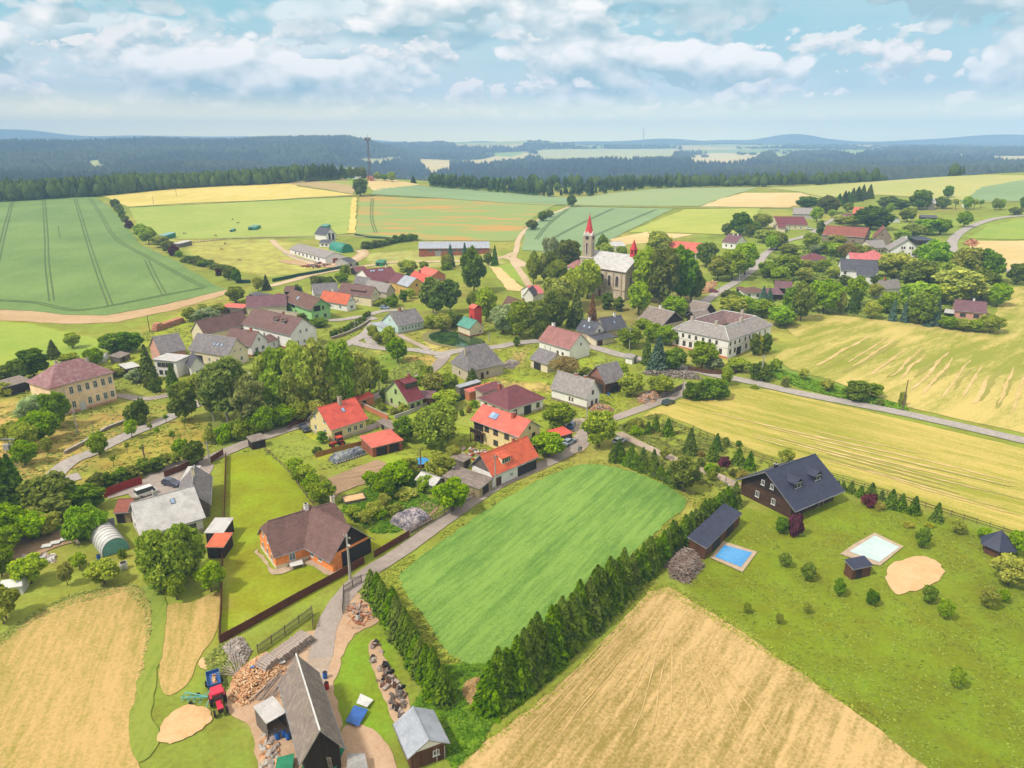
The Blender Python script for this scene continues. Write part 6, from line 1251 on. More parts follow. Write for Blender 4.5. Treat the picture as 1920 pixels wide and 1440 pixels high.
# ---------------------------------------------------------------- poles, mast, turbine
def pole(name, label, px, yt, yb, m='concrete', arm=True, lamp=False, r=.16):
    P = at(px, yb); h = hfor(P, yt); root = empty(name, P); tag(root, label, 'utility pole', 'poles along the lanes')
    b = MB(); b.bar((0, 0, -.5), (0, 0, h), r * 1.2, r * .75, M(m), 8); b.build('shaft', root, local=True)
    if arm:
        c = MB(); c.box(-.9, .9, -.06, .06, h - .55, h - .43, M('metal')); a = c.build('crossarm', root, local=True)
        for x in (-.75, 0, .75): i = MB(); i.bar((x, 0, h - .43), (x, 0, h - .2), .06, .04, M('trim_white'), 6); q = i.build('insulator', root, local=True); q.parent = a
    if lamp: c = MB(); c.bar((0, 0, h - 1.6), (1.0, -.5, h - 1.35), .04, .04, M('metal'), 6); c.box(.8, 1.3, -.7, -.4, h - 1.5, h - 1.36, M('trim_white')); c.build('lamp', root, local=True)
    root.rotation_euler = (0, 0, R((px * 37) % 90 - 45)); return root, P + Vector((0, 0, h - .3))
PL = {}
for i, (pn, lb, px, yt, yb, *k) in enumerate([('utility_pole', 'tall concrete pole with a lamp at the corner of the orange cottage fence', 657, 1002, 1087, 'concrete', True, True, .2),
    ('utility_pole', 'concrete pole standing in front of the red roofed roadside barn', 929, 853, 918), ('utility_pole', 'pole beside the road just left of the lime green house', 712, 699, 741),
    ('utility_pole', 'pole at the stone corner in front of the white cottage', 1100, 748, 784), ('utility_pole', 'pole by the lane near the log heap fence', 1279, 699, 746), ('utility_pole', 'concrete pole in the garden beside the tiny white hut', 1180, 614, 657),
    ('utility_pole', 'wide armed pole at the back corner of the rose roofed barn', 1019, 603, 627), ('utility_pole', 'leaning wooden pole at the edge of the upper mown field', 1692, 712, 770, 'post_wood', False), ('utility_pole', 'thick double pole beside the road right of the round bush', 1427, 666, 714, 'concrete', True, False, .25),
    ('utility_pole', 'pole in front of the large birches by the shrub row', 448, 768, 794), ('utility_pole', 'pole on the dry slope in front of the school', 146, 767, 811), ('utility_pole', 'thin pole beside the long log stack in the meadow', 281, 591, 623, 'post_wood', False),
    ('utility_pole', 'pole by the yard fence behind the narrow slated barn', 394, 827, 872), ('utility_pole', 'slim pole in the garden beside the round blue pool', 790, 842, 892, 'post_wood', False), ('utility_pole', 'wooden post with a nest like top on the orchard slope', 273, 834, 870, 'post_wood', False),
    ('street_lamp', 'street lamp beside the upper road below the round orchard trees', 1385, 509, 536, 'trim_grey', False, True), ('utility_pole', 'pole beside the upper road near the red parked car', 1347, 534, 556), ('street_lamp', 'street lamp on the curve by the thuja hedge', 666, 597, 616, 'trim_grey', False, True),
    ('utility_pole', 'pole at the roadside near the crimson roofed house', 1533, 407, 424), ('utility_pole', 'thin pole standing alone in the wheat field', 113, 423, 446, 'post_wood', False), ('utility_pole', 'left thin pole on the yellow hill field', 288, 367, 383, 'post_wood', False), ('utility_pole', 'right thin pole on the yellow hill field', 331, 352, 368, 'post_wood', False),
    ('street_lamp', 'short lamp post on the path left of the log house', 1360, 894, 908, 'trim_grey', False, True), ('utility_pole', 'pole on the pond side path right of the fire station', 917, 623, 640), ('utility_pole', 'pole beside the small white hut on the upper road curve', 1457, 440, 458)]):
    rr, top = pole(pn, lb, px, yt, yb, *k); PL[px] = top
def cable(label, a, b, sag=.8, off=0.0):
    mb = MB(); a = PL[a] if not isinstance(a, Vector) else a; b = PL[b] if not isinstance(b, Vector) else b; n = 10; pr = None
    for i in range(n + 1):
        t = i / n; p = a.lerp(b, t) - Vector((0, 0, sag * 4 * t * (1 - t))) + Vector((off, 0, 0))
        if pr is not None: mb.bar(pr, p, .018, .018, M('rubber'), 4, False)
        pr = p
    tag(mb.build('power_cable'), label, 'cable', 'cables between the poles')
cable('thin cable from the cottage corner pole to the barn pole', 657, 929, 1.6); cable('thin cable from the barn pole to the white cottage pole', 929, 1100, 1.4); cable('thin cable from the white cottage pole to the log heap pole', 1100, 1279, 1.4)
cable('thin cable from the log heap pole to the thick roadside pole', 1279, 1427, 1.4); cable('thin cable from the hut pole to the rose barn pole', 1180, 1019, 1.4); cable('thin cable from the birch pole to the school slope pole', 448, 146, 2.0)
# lattice transformer pole
P = at(27, 873); h = hfor(P, 824); root = empty('transformer_tower', P); tag(root, 'grey lattice transformer tower by the dark spruces at the left edge', 'pylon')
for sx in (-1, 1):
    for sy in (-1, 1): b = MB(); b.beam((sx * .7, sy * .7, -.3), (sx * .45, sy * .45, h), .12, .12, M('metal')); b.build('leg', root, local=True)
b = MB()
for k in range(9):
    z0 = h * k / 9; z1 = h * (k + 1) / 9; r0 = .7 - .25 * k / 9; r1 = .7 - .25 * (k + 1) / 9
    for sx, sy, tx, ty in ((-1, -1, 1, -1), (1, -1, 1, 1), (1, 1, -1, 1), (-1, 1, -1, -1)): b.beam((sx * r0, sy * r0, z0), (tx * r1, ty * r1, z1), .05, .05, M('metal'))
b.build('bracing', root, local=True)
b = MB(); b.box(-1.5, 1.5, -.15, .15, h, h + .2, M('metal')); b.box(-.6, .6, -1.3, -.5, h * .66, h * .66 + 1.4, M('trim_grey')); b.build('transformer', root, local=True)
# hilltop mast
P = at(694, 338); h = hfor(P, 257); root = empty('lattice_mast', P); tag(root, 'tall thin lattice radio mast on the hilltop', 'mast'); ms_ = mat('mast_steel', A(120, 112, 124), rough=.6); LAND.append((694, 330, 'the hilltop mast'))
for k in range(3):
    a = R(90 + 120 * k); b = MB(); b.beam((1.3 * math.cos(a), 1.3 * math.sin(a), 0), (.8 * math.cos(a), .8 * math.sin(a), h - 3), .42, .42, ms_); b.build('leg', root, local=True)
b = MB(); n = 22
for k in range(n):
    z0, z1 = (h - 3) * k / n, (h - 3) * (k + 1) / n
    for j in range(3): a, c = R(90 + 120 * j), R(90 + 120 * ((j + 1) % 3)); r0 = 1.3 - .5 * k / n; b.beam((r0 * math.cos(a), r0 * math.sin(a), z0), (r0 * math.cos(c), r0 * math.sin(c), z1), .16, .16, ms_)
b.build('bracing', root, local=True)
b = MB(); b.bar((0, 0, h - 6), (0, 0, h + 3), .3, .15, ms_, 6)
for k in range(6): a = k * math.pi / 3; b.beam((0, 0, h - 2), (3.0 * math.cos(a), 3.0 * math.sin(a), h - 2), .3, .3, ms_); b.box(3 * math.cos(a) - .4, 3 * math.cos(a) + .4, 3 * math.sin(a) - .4, 3 * math.sin(a) + .4, h - 3.6, h - .4, ms_)
b.build('antenna_ring', root, local=True)
# wind turbine
d = ray(1205, 280); D = 5200; P = Vector((d[0] * D, d[1] * D, H(d[0] * D, d[1] * D))); h = hfor(P, 249) if hfor(P, 249) < 89 else 120; h = 118
root = empty('wind_turbine', P); tag(root, 'distant white wind turbine on the horizon plateau', 'wind turbine'); tm = mat('turbine_white', A(214, 220, 224), rough=.5)
b = MB(); b.bar((0, 0, 0), (0, 0, h), 3.2, 2.0, tm, 12); b.build('tower', root, local=True); b = MB(); b.box(-2.4, 2.4, -5, 5, h - 1, h + 4, tm); b.build('nacelle', root, local=True)
for k in range(3): a = R(35 + 120 * k); b = MB(); b.bar((0, -6, h + 1.5), (30 * math.sin(a), -6, h + 1.5 + 30 * math.cos(a)), 1.8, .6, tm, 6); b.build('blade', root, local=True)

# ---------------------------------------------------------------- vehicles
def car(label, front, rear, col, kind='hatch', L=4.3):
    a, b_ = at(*front), at(*rear); c = (a + b_) / 2; ang = math.atan2(a.y - b_.y, a.x - b_.x); c.z = H(c.x, c.y) + .12
    root = empty('parked_car', c, ang); tag(root, label, 'car', 'cars parked in the village'); k = L / 4.3
    pm = mat('paint_%d_%d_%d' % col, A(*col), A(*[v * .96 for v in col]), rough=.25, spec=.6, coat=.6)
    prof = {'hatch': [(-2.1, .35), (-2.12, .95), (-1.95, 1.02), (.95, 1.0), (2.0, .78), (2.12, .45), (2.05, .28), (-2.05, .28)]}['hatch']; roof = [(-1.95, 1.0), (-1.55, 1.46), (.15, 1.48), (.95, .98)] if kind == 'hatch' else ([(-2.0, 1.0), (-1.9, 1.46), (.2, 1.48), (.95, .98)] if kind == 'estate' else [(-2.05, 1.0), (-2.05, 1.9), (1.2, 1.9), (1.7, .98)])
    b = MB(); n = len(prof)
    vs = [(x * k, -.84, z) for x, z in prof] + [(x * k, .84, z) for x, z in prof]; b.add(vs, [tuple(range(n)), tuple(range(n, 2 * n))[::-1]] + [(i, n + i, n + (i + 1) % n, (i + 1) % n) for i in range(n)], pm)
    rv = [(x * k, -.66 if z > 1.1 else -.80, z) for x, z in roof] + [(x * k, .66 if z > 1.1 else .80, z) for x, z in roof]
    b.box(roof[1][0] * k + .02, roof[2][0] * k - .02, -.655, .655, roof[1][1] - .01, roof[1][1] + .04, pm)
    b.build('body', root, local=True); g = MB(); g.add(rv, [(0, 1, 2, 3)[::-1], (4, 5, 6, 7), (0, 4, 5, 1), (2, 6, 7, 3), (1, 5, 6, 2)], M('glass')); g.build('cabin_glass', root, local=True)
    for x in (-1.3, 1.32):
        for y in (-.80, .80):
            t = MB(); t.bar((x * k, y - .11, .31), (x * k, y + .11, .31), .31, .31, M('rubber'), 14); o = t.build('wheel', root, local=True)
            t = MB(); s = -1 if y < 0 else 1; t.bar((x * k, y + s * .112, .31), (x * k, y + s * .13, .31), .18, .18, M('metal'), 10); q = t.build('rim', root, local=True); q.parent = o
    for y in (-.6, .6): t = MB(); t.box(2.0 * k, 2.1 * k, y - .18, y + .18, .62, .75, M('foil')); t.build('headlight', root, local=True)
    return root
for l_, f_, r_, c_, k_ in [('dark green estate car driving on the lane beside the mown field', (1263, 755), (1243, 762), (52, 84, 84), 'estate'), ('pale blue hatchback parked beside the carport with the red roof', (1076, 828), (1058, 838), (176, 196, 214), 'hatch'),
    ('dark blue hatchback parked in the yard of the pale roofed house', (334, 913), (311, 908), (50, 60, 92), 'hatch'), ('white van parked close behind the pale roofed house', (284, 926), (266, 932), (230, 230, 232), 'van'),
    ('silver blue car parked on the road near the mint cottage', (729, 580), (714, 579), (150, 172, 200), 'hatch'), ('dark car parked beside the cream gable of the bright red roofed house', (577, 812), (566, 803), (52, 60, 84), 'hatch'),
    ('blue car parked in the shade behind the round tree by the carport', (1073, 797), (1069, 805), (70, 110, 190), 'hatch'), ('black car half hidden under the tree behind the carport', (1053, 799), (1051, 808), (36, 38, 50), 'hatch'),
    ('dark red car parked beside the upper road', (1343, 549), (1332, 548), (150, 40, 62), 'hatch'), ('white car parked right of the crimson roofed house', (1525, 431), (1512, 430), (226, 232, 236), 'hatch'), ('white and blue pickup parked in front of the crimson roofed house', (1480, 432), (1468, 431), (212, 222, 230), 'estate'),
    ('grey van parked on the paved square behind the stable', (641, 484), (634, 480), (110, 118, 128), 'van'), ('silver car parked among the young spruces by the path', (1168, 828), (1155, 835), (190, 198, 204), 'hatch')]: car(l_, f_, r_, c_, k_)
def tractor(label, front, rear, col, cabcol=None, s=1.0):
    a, b_ = at(*front), at(*rear); c = (a + b_) / 2; ang = math.atan2(a.y - b_.y, a.x - b_.x); c.z = H(c.x, c.y) + .12
    root = empty('tractor', c, ang); root.scale = (s, s, s); tag(root, label, 'tractor', 'tractors'); pm = mat('tr_%d' % col[1], A(*col), rough=.4)
    def part(nm, f): b = MB(); f(b); return b.build(nm, root, local=True)
    part('hood', lambda b: (b.box(.25, 1.9, -.36, .36, .85, 1.35, pm), b.box(1.9, 2.0, -.3, .3, .8, 1.25, M('dark'))))
    part('chassis', lambda b: b.box(-1.5, 1.85, -.25, .25, .55, .84, M('dark')))
    cab = part('cab', lambda b: [b.box(-1.35, .2, -.72, .72, 2.2, 2.42, pm)] + [b.beam((x, y, .95), (x * .95, y * .95, 2.2), .08, .08, M('dark')) for x in (-1.25, .12) for y in (-.66, .66)])
    p = MB(); p.box(-1.2, .08, -.6, .6, 1.2, 2.15, M('glass')); q = p.build('cab_glass', root, local=True); q.parent = cab
    part('mudguard', lambda b: b.box(-1.5, -.2, -.95, -.6, 1.5, 1.58, pm)); part('mudguard', lambda b: b.box(-1.5, -.2, .6, .95, 1.5, 1.58, pm))
    for x, y, r, wd in ((-.85, -.85, .78, .4), (-.85, .85, .78, .4), (1.45, -.75, .46, .26), (1.45, .75, .46, .26)):
        t = MB(); t.bar((x, y - wd / 2, r), (x, y + wd / 2, r), r, r, M('rubber'), 18); o = t.build('wheel', root, local=True)
        t = MB(); sg_ = -1 if y < 0 else 1; t.bar((x, y + sg_ * (wd / 2 + .002), r), (x, y + sg_ * (wd / 2 + .03), r), r * .5, r * .5, pm, 12); q = t.build('rim', root, local=True); q.parent = o
    part('exhaust', lambda b: b.bar((1.1, .25, 1.35), (1.1, .25, 2.1), .05, .05, M('dark'), 6)); part('seat', lambda b: b.box(-.85, -.4, -.25, .25, .95, 1.18, M('dark')))
    return root
tractor('bright red tractor with pink roofed cab on the grass by the firewood heap', (418, 1352), (406, 1304), (226, 56, 84)); LAND.append((412, 1325, 'the red tractor'))
tractor('orange red tractor on the lawn behind the honey coloured fence', (620, 841), (646, 834), (206, 74, 50)); tractor('red tractor beside the silver tank near the pale green house', (592, 594), (590, 578), (196, 40, 50))
tractor('dark red tractor in front of the red stable doors', (615, 487), (622, 483), (150, 50, 52))
# trailer with firewood
a, b_ = at(404, 1296), at(400, 1272); c = (a + b_) / 2; root = empty('trailer', Vector((c.x, c.y, H(c.x, c.y) + .12)), math.atan2(a.y - b_.y, a.x - b_.x)); tag(root, 'small blue trailer loaded with firewood behind the red tractor', 'trailer')
bl = mat('blue_paint', A(60, 110, 180), rough=.5); b = MB(); b.box(-1.5, 1.5, -.85, .85, .6, .68, bl); b.build('bed', root, local=True)
for v in ((-1.5, 1.5, -.85, -.8), (-1.5, 1.5, .8, .85), (-1.5, -1.45, -.8, .8), (1.45, 1.5, -.8, .8)): b = MB(); b.box(*v, .682, 1.2, bl); b.build('side_board', root, local=True)
for y in (-1.0, 1.0): t = MB(); t.bar((0, y - .13, .4), (0, y + .13, .4), .4, .4, M('rubber'), 16); t.build('wheel', root, local=True)
b = MB(); b.beam((1.5, 0, .6), (2.6, 0, .5), .1, .1, M('metal')); b.build('drawbar', root, local=True)
fw1 = mat('split_wood', A(226, 178, 130), A(186, 128, 88), s=3); fw2 = mat('split_wood_pale', A(236, 206, 170), A(206, 166, 120), s=3); gw = mat('grey_wood', A(190, 176, 166), A(150, 134, 124), s=3)
def chunks(name, label, poly, hmax, n, size, ms, cat='firewood heap', seed=1, edge=1.2):
    wp = polyw(poly); rg = random.Random(seed); bb = np.array(wp); mb = MB(); k = 0; t0 = 0
    while k < n and t0 < n * 20:
        t0 += 1; x = rg.uniform(bb[:, 0].min(), bb[:, 0].max()); y = rg.uniform(bb[:, 1].min(), bb[:, 1].max())
        if not inpoly(np.array([x]), np.array([y]), wp)[0]: continue
        e = float(edist(np.array([x]), np.array([y]), wp)[0]); z = H(x, y) + rg.random() ** .5 * hmax * min(1, e / edge) + .1
        T = Matrix.Translation((x, y, z)) @ Matrix.Rotation(rg.uniform(0, 6.28), 4, 'Z') @ Matrix.Rotation(rg.uniform(-.6, .6), 4, 'X') @ Matrix.Rotation(rg.uniform(-.4, .4), 4, 'Y'); mb.T = T
        s = rg.uniform(.7, 1.3); mb.box(-size[0] / 2 * s, size[0] / 2 * s, -size[1] / 2 * s, size[1] / 2 * s, -size[2] / 2 * s, size[2] / 2 * s, rg.choice(ms)); k += 1
    return tag(mb.build(name), label, cat, kind='stuff')
chunks('firewood_heap', 'loose heap of split firewood between the tractor and the log stack', [(430, 1310), (436, 1270), (470, 1240), (500, 1225), (530, 1240), (540, 1262), (500, 1285), (470, 1318), (450, 1325)], .9, 1500, (.42, .16, .14), [fw1, fw2, fw1], seed=3)
chunks('firewood_load', 'split firewood lying in the small blue trailer', [(398, 1292), (396, 1276), (408, 1275), (410, 1293)], 1.1, 160, (.35, .14, .12), [fw1, fw2], seed=4, edge=.3)
chunks('stone_heap', 'pale grey heap of old split logs fenced in beside the slat fence', [(418, 1215), (452, 1196), (470, 1222), (458, 1248), (432, 1240)], 1.3, 700, (.5, .2, .2), [gw, M('concrete')], 'wood heap', 5)
chunks('wood_heap', 'heap of grey boards and logs below the orchard by the lane', [(1195, 745), (1225, 733), (1240, 742), (1225, 756), (1200, 757)], 1.4, 420, (1.1, .2, .16), [gw, fw1], 'wood heap', 6)
chunks('wood_heap', 'long heap of pale grey boards beside the road below the dark conifers', [(1200, 700), (1240, 693), (1290, 696), (1320, 712), (1290, 712), (1215, 704)], .8, 420, (1.4, .2, .16), [gw, M('w_plank_grey')], 'wood heap', 7)
chunks('wood_heap', 'stacked firewood wall in front of the white cottage', [(1104, 772), (1112, 762), (1150, 768), (1148, 777), (1118, 776)], 1.6, 420, (.5, .18, .16), [gw, fw1], 'wood heap', 8)
chunks('wood_heap', 'orange brown firewood piles beside the upper road', [(1310, 548), (1320, 534), (1345, 528), (1340, 540), (1325, 552)], 1.4, 320, (1.0, .3, .25), [fw1, fw2], 'wood heap', 9)
chunks('log_heap', 'heap of felled logs beside the road curve at the right', [(1808, 458), (1822, 450), (1834, 455), (1825, 463)], 1.2, 160, (2.4, .4, .4), [fw1, M('w_brick')], 'log heap', 10)
chunks('rubble_heap', 'collapsed boards and rubble at the right end of the hipped barn', [(938, 690), (955, 678), (975, 680), (960, 692)], 1.2, 260, (1.2, .2, .12), [gw, M('concrete')], 'rubble heap', 11)
chunks('straw_heap', 'rough straw coloured heap between the two spruce rows', [(866, 1300), (874, 1282), (900, 1272), (912, 1300), (906, 1335), (884, 1330)], 1.3, 1400, (.6, .06, .05), [mat('straw_bits', A(214, 176, 110), A(186, 146, 84)), MATS['earth']], 'straw heap', 12)
chunks('brush_heap', 'grey brown heap of cut branches at the lower corner of the garden', [(1250, 1062), (1270, 1040), (1300, 1036), (1318, 1062), (1290, 1095), (1262, 1085)], 1.8, 1500, (1.3, .06, .05), [mat('twigs', A(150, 124, 110), A(120, 100, 90)), gw], 'brush heap', 13)
chunks('cold_frames', 'loose white boards and boxes around the vegetable plot at the left', [(20, 1052), (60, 1042), (104, 1040), (104, 1052), (40, 1066)], .4, 60, (1.2, .6, .3), [M('foil'), gw], 'garden clutter', 14)
chunks('yard_clutter', 'planks, tools and boxes scattered in the walled garden yard', [(848, 882), (862, 868), (900, 862), (915, 846), (870, 838), (838, 860)], .5, 90, (.7, .4, .3), [gw, M('red_paint'), M('w_brick'), M('foil')], 'garden clutter', 15)
chunks('farm_clutter', 'farm equipment and pallets lying in front of the stable', [(565, 500), (600, 493), (620, 497), (600, 506)], .8, 60, (1.6, .6, .4), [gw, M('fence_red'), M('rubber')], 'farm clutter', 16)
for i, (x, y) in enumerate(((88, 1026), (104, 1020), (122, 1014))):
    a = at(x, y); b = MB(Matrix.Translation(a + Vector((0, 0, .1))) @ Matrix.Rotation(R(20), 4, 'Z')); b.box(-.8, .8, -.6, .6, .25, .3, M('foil')); root = empty('cold_frame', a); bx = b.build('lid', root); b = MB(b.T); b.box(-.85, .85, -.65, .65, 0, .246, M('w_plank_grey')); b.build('box', root)
    tag(root, ['nearest', 'middle', 'farthest'][i] + ' white lidded cold frame on the brown vegetable plot', 'cold frame', 'cold frames on the plot')
# log stack: many logs, each a part
def logstack(label, p0, p1, n, rows, L, r, m, name='log_stack', h0=0):
    a, b_ = at(*p0), at(*p1); d = (b_ - a); d.z = 0; D = d.length; d.normalize(); nrm = Vector((-d.y, d.x, 0)); root = empty(name, a); tag(root, label, 'log pile', 'log and wood piles'); rg = random.Random(n)
    lm = MB(); lm.bar((0, -L / 2, 0), (0, L / 2, 0), r, r * .92, m, 7); me = lm.mesh('log'); k = 0
    for row in range(rows):
        cnt = int(D / (2 * r)) - row
        for i in range(cnt):
            if k >= n: break
            p = a + d * (r + i * 2 * r + row * r); o = bpy.data.objects.new('log', me); p.z = H(p.x, p.y) + .1 + r + row * r * 1.75
            o.location = p - a + nrm * rg.uniform(-.15, .15); o.rotation_euler = (rg.uniform(-.03, .03), 0, math.atan2(d.y, d.x) + rg.uniform(-.05, .05)); link(o, root); k += 1
    return root
logstack('large stack of pale logs beside the leaning slat fence', (484, 1268), (584, 1195), 99, 6, 2.2, .19, gw); LAND.append((530, 1230, 'the log stack'))
logstack('long reddish log stack in the meadow left of the courtyard farm', (288, 622), (345, 603), 60, 4, 2.5, .4, mat('logred', A(206, 150, 118), A(180, 120, 96)))
logstack('long stack of logs beside the shed left of the courtyard farm', (412, 588), (445, 584), 40, 4, 2.5, .3, MATS['logred'])
root = empty('pole_bundle', at(500, 1300)); tag(root, 'long pale poles lying between the firewood heap and the barn', 'poles', 'log and wood piles'); rg = random.Random(5)
for i in range(16):
    a = at(462 + i * 4 + rg.uniform(-4, 4), 1318 - i * .5); b_ = at(520 + i * 1.5 + rg.uniform(-6, 6), 1262 + i * .9); m_ = MB(); m_.bar(a + Vector((0, 0, .2 + (i % 3) * .12)), b_ + Vector((0, 0, .3 + (i % 3) * .12)), .07, .05, gw, 6); m_.build('long_pole', root)
root = empty('pole_bundle', at(440, 1260)); tag(root, 'fan of grey poles leaning in the nettles left of the wood heap', 'poles', 'log and wood piles')
for i in range(13): a = at(404 + i * 4.0, 1275 - i * 4.6); b_ = at(445 + rg.uniform(0, 12), 1278 - rg.uniform(0, 12)); m_ = MB(); m_.bar(a + Vector((0, 0, .9)), b_ + Vector((0, 0, .2)), .05, .06, gw, 6); m_.build('long_pole', root)
# tarp covered piles
def tarp(label, a, b_, c, h, m, seed):
    A_w, B_w, C_w = at(*a), at(*b_), at(*c); u = B_w - A_w; u.z = 0; L = u.length; u.normalize(); v = C_w - A_w; v.z = 0; v -= u * v.dot(u); Wd = v.length; v.normalize(); n, k = 40, 20; rg = np.random.default_rng(seed); V = []
    for i in range(n + 1):
        for j in range(k + 1):
            s, t = i / n, j / k; e = min(1, min(s, 1 - s) * 9) ** .5 * min(1, min(t, 1 - t) * 7) ** .5; p = A_w + u * L * s + v * Wd * t; q = Hn(p.x, p.y)[0]
            z = q - .1 + (h + (1 - abs(2 * t - 1)) * .5) * e * (.82 + .36 * _vn(np.array([s * L * 2.2]), np.array([t * Wd * 2.2]), 1, seed)[0]); V.append((p.x, p.y, z))
    F = [(i * (k + 1) + j, (i + 1) * (k + 1) + j, (i + 1) * (k + 1) + j + 1, i * (k + 1) + j + 1) for i in range(n) for j in range(k)]
    root = empty('covered_wood_pile', A_w); tag(root, label, 'covered pile', 'log and wood piles'); me = npmesh('tarp', np.array(V) - np.array(A_w), F, m, False); link(bpy.data.objects.new('tarp', me), root)
    for i in range(12):
        s = (i + .5) / 12; p = A_w + u * L * s - v * .12; p.z = H(p.x, p.y) + .1; lg = MB(); lg.bar(p + Vector((0, 0, .25)), p - v * -.6 + Vector((0, 0, .25)), .2, .2, gw, 7); lg.build('log', root)
    return root
tpb = mat('tarp_mixed', A(50, 56, 84), A(184, 172, 172), s=1.2, rough=.4); tarp('big pile of wood under crinkled dark tarps and bark beside the slat fence', (768, 1000), (812, 976), (722, 984), 1.6, tpb, 3); LAND.append((765, 980, 'the tarp covered wood pile'))
tarp('long low wood pile under black and grey tarps behind the honey coloured fence', (630, 872), (690, 852), (622, 860), 1.3, mat('tarp_dark', A(52, 58, 84), A(150, 156, 156), s=.9, rough=.35), 4)
# round pool, cone roofed gazebo, beds, barrels and more
P = at(790, 872); root = empty('round_pool', P); tag(root, 'round above ground pool with turquoise cover in the garden', 'pool'); LAND.append((790, 868, 'the round blue pool'))
b = MB(); b.bar((0, 0, 0), (0, 0, 1.0), 1.75, 1.75, M('w_plank'), 24); b.build('pool_wall', root, local=True); b = MB(); b.bar((0, 0, 1.002), (0, 0, 1.06), 1.85, 1.8, MATS['poolwater'], 24); b.build('cover', root, local=True)
P = at(1868, 1036); root = empty('cone_roofed_gazebo', P); tag(root, 'round orange brown gazebo with pointed dark blue roof at the right edge', 'gazebo'); LAND.append((1866, 1030, 'the pointed gazebo'))
b = MB(); b.prism([(2.3 * math.cos(R(60 * k)), 2.3 * math.sin(R(60 * k))) for k in range(6)], 0, 1.7, M('w_plank')); b.build('wall', root, local=True)
b = MB(); e = [(3.1 * math.cos(R(60 * k)), 3.1 * math.sin(R(60 * k)), 1.72) for k in range(6)]; b.add(e + [(0, 0, 4.6)], [(k, (k + 1) % 6, 6) for k in range(6)] + [tuple(range(6))[::-1]], M('r_navy')); b.build('roof', root, local=True)
P = at(592, 596); root = empty('parasol', P); tag(root, 'large faded pink parasol in the garden of the pale green house', 'parasol'); pk = mat('pink_cloth', A(240, 140, 150)); b = MB(); b.bar((0, 0, 0), (0, 0, 2.6), .05, .05, M('metal'), 6); b.build('pole', root, local=True)
b = MB(); e = [(2.6 * math.cos(R(45 * k)), 2.6 * math.sin(R(45 * k)), 2.1) for k in range(8)]; b.add(e + [(0, 0, 2.8)], [(k, (k + 1) % 8, 8) for k in range(8)], pk); b.build('canopy', root, local=True)
def barrel(label, px, py, m='blue_plastic', r=.32, h=.95): P = at(px, py); P.z += .12; b = MB(Matrix.Translation(P)); b.bar((0, 0, 0), (0, 0, h), r, r, M(m), 14); b.bar((0, 0, h * .5), (0, 0, h * .56), r * 1.06, r * 1.06, M(m), 14); b.bar((0, 0, h), (0, 0, h + .04), r * .85, r * .85, M('dark'), 14); tag(b.build('barrel'), label, 'barrel', 'plastic barrels')
barrel('blue barrel at the left of the row beside the weathered barn', 521, 1386); barrel('blue barrel in the middle of the row beside the weathered barn', 533, 1381); barrel('blue barrel closest to the wall of the weathered barn', 541, 1386); barrel('bright blue barrel behind the weathered barn', 610, 1272); barrel('red barrel just below the bright blue barrel behind the barn', 613, 1292, 'red_paint')
barrel('blue barrel lying low in front of the arched greenhouse', 186, 1050); barrel('white water tank on the grass right of the arched greenhouse', 233, 1066, 'foil', .62, 1.1); barrel('blue barrel beside the timber front of the hay barn', 1141, 742); barrel('white gas cylinder shaped drum beside the yard entrance', 672, 1162, 'foil', .35, .9)
b = MB(); a = at(520, 1252); b.T = Matrix.Translation(a + Vector((0, 0, .5))) @ Matrix.Rotation(R(38), 4, 'Z'); root = empty('work_table', a + Vector((0, 0, .1))); b.box(-1.1, 1.1, -.45, .45, .2, .27, M('foil')); b.build('table_top', root)
for x in (-.95, .95):
    for y in (-.35, .35): c = MB(b.T); c.box(x - .05, x + .05, y - .05, y + .05, -.5, .196, M('w_plank')); c.build('leg', root)
tag(root, 'white topped work table beside the firewood and log stack', 'table')
# green tarp, ladder in front of the workshop barn
def quadsheet(name, label, cat, pts, m, th=.04):
    P = [at(x, y, z) for x, y, z in pts]; b = MB(); b.slab(P, [[0, 1, 2, 3]], th, M(m)); return tag(b.build(name), label, cat)
quadsheet('green_tarp', 'bright green tarp stretched in front of the barn gable', 'tarp', [(560, 1446, .5), (630, 1440, .5), (648, 1400, 1.8), (580, 1416, 1.9)], 'tarp_green')
quadsheet('green_tarp', 'dark green tarp over boxes at the bottom left of the barn', 'tarp', [(515, 1446, .6), (548, 1446, .8), (552, 1412, 1.0), (520, 1420, .8)], 'tarp_green')
a = at(621, 1443, .2); c = at(616, 1420, 3.6); root = empty('ladder', a); tag(root, 'grey ladder leaning against the dark barn gable', 'ladder'); ax = Vector((.22, 0, 0))
for s in (-1, 1): b = MB(); b.beam(a + ax * s, c + ax * s, .05, .05, gw); b.build('rail', root)
for k in range(10): q = a.lerp(c, (k + .5) / 10); b = MB(); b.beam(q - ax, q + ax, .04, .04, gw); b.build('rung', root)
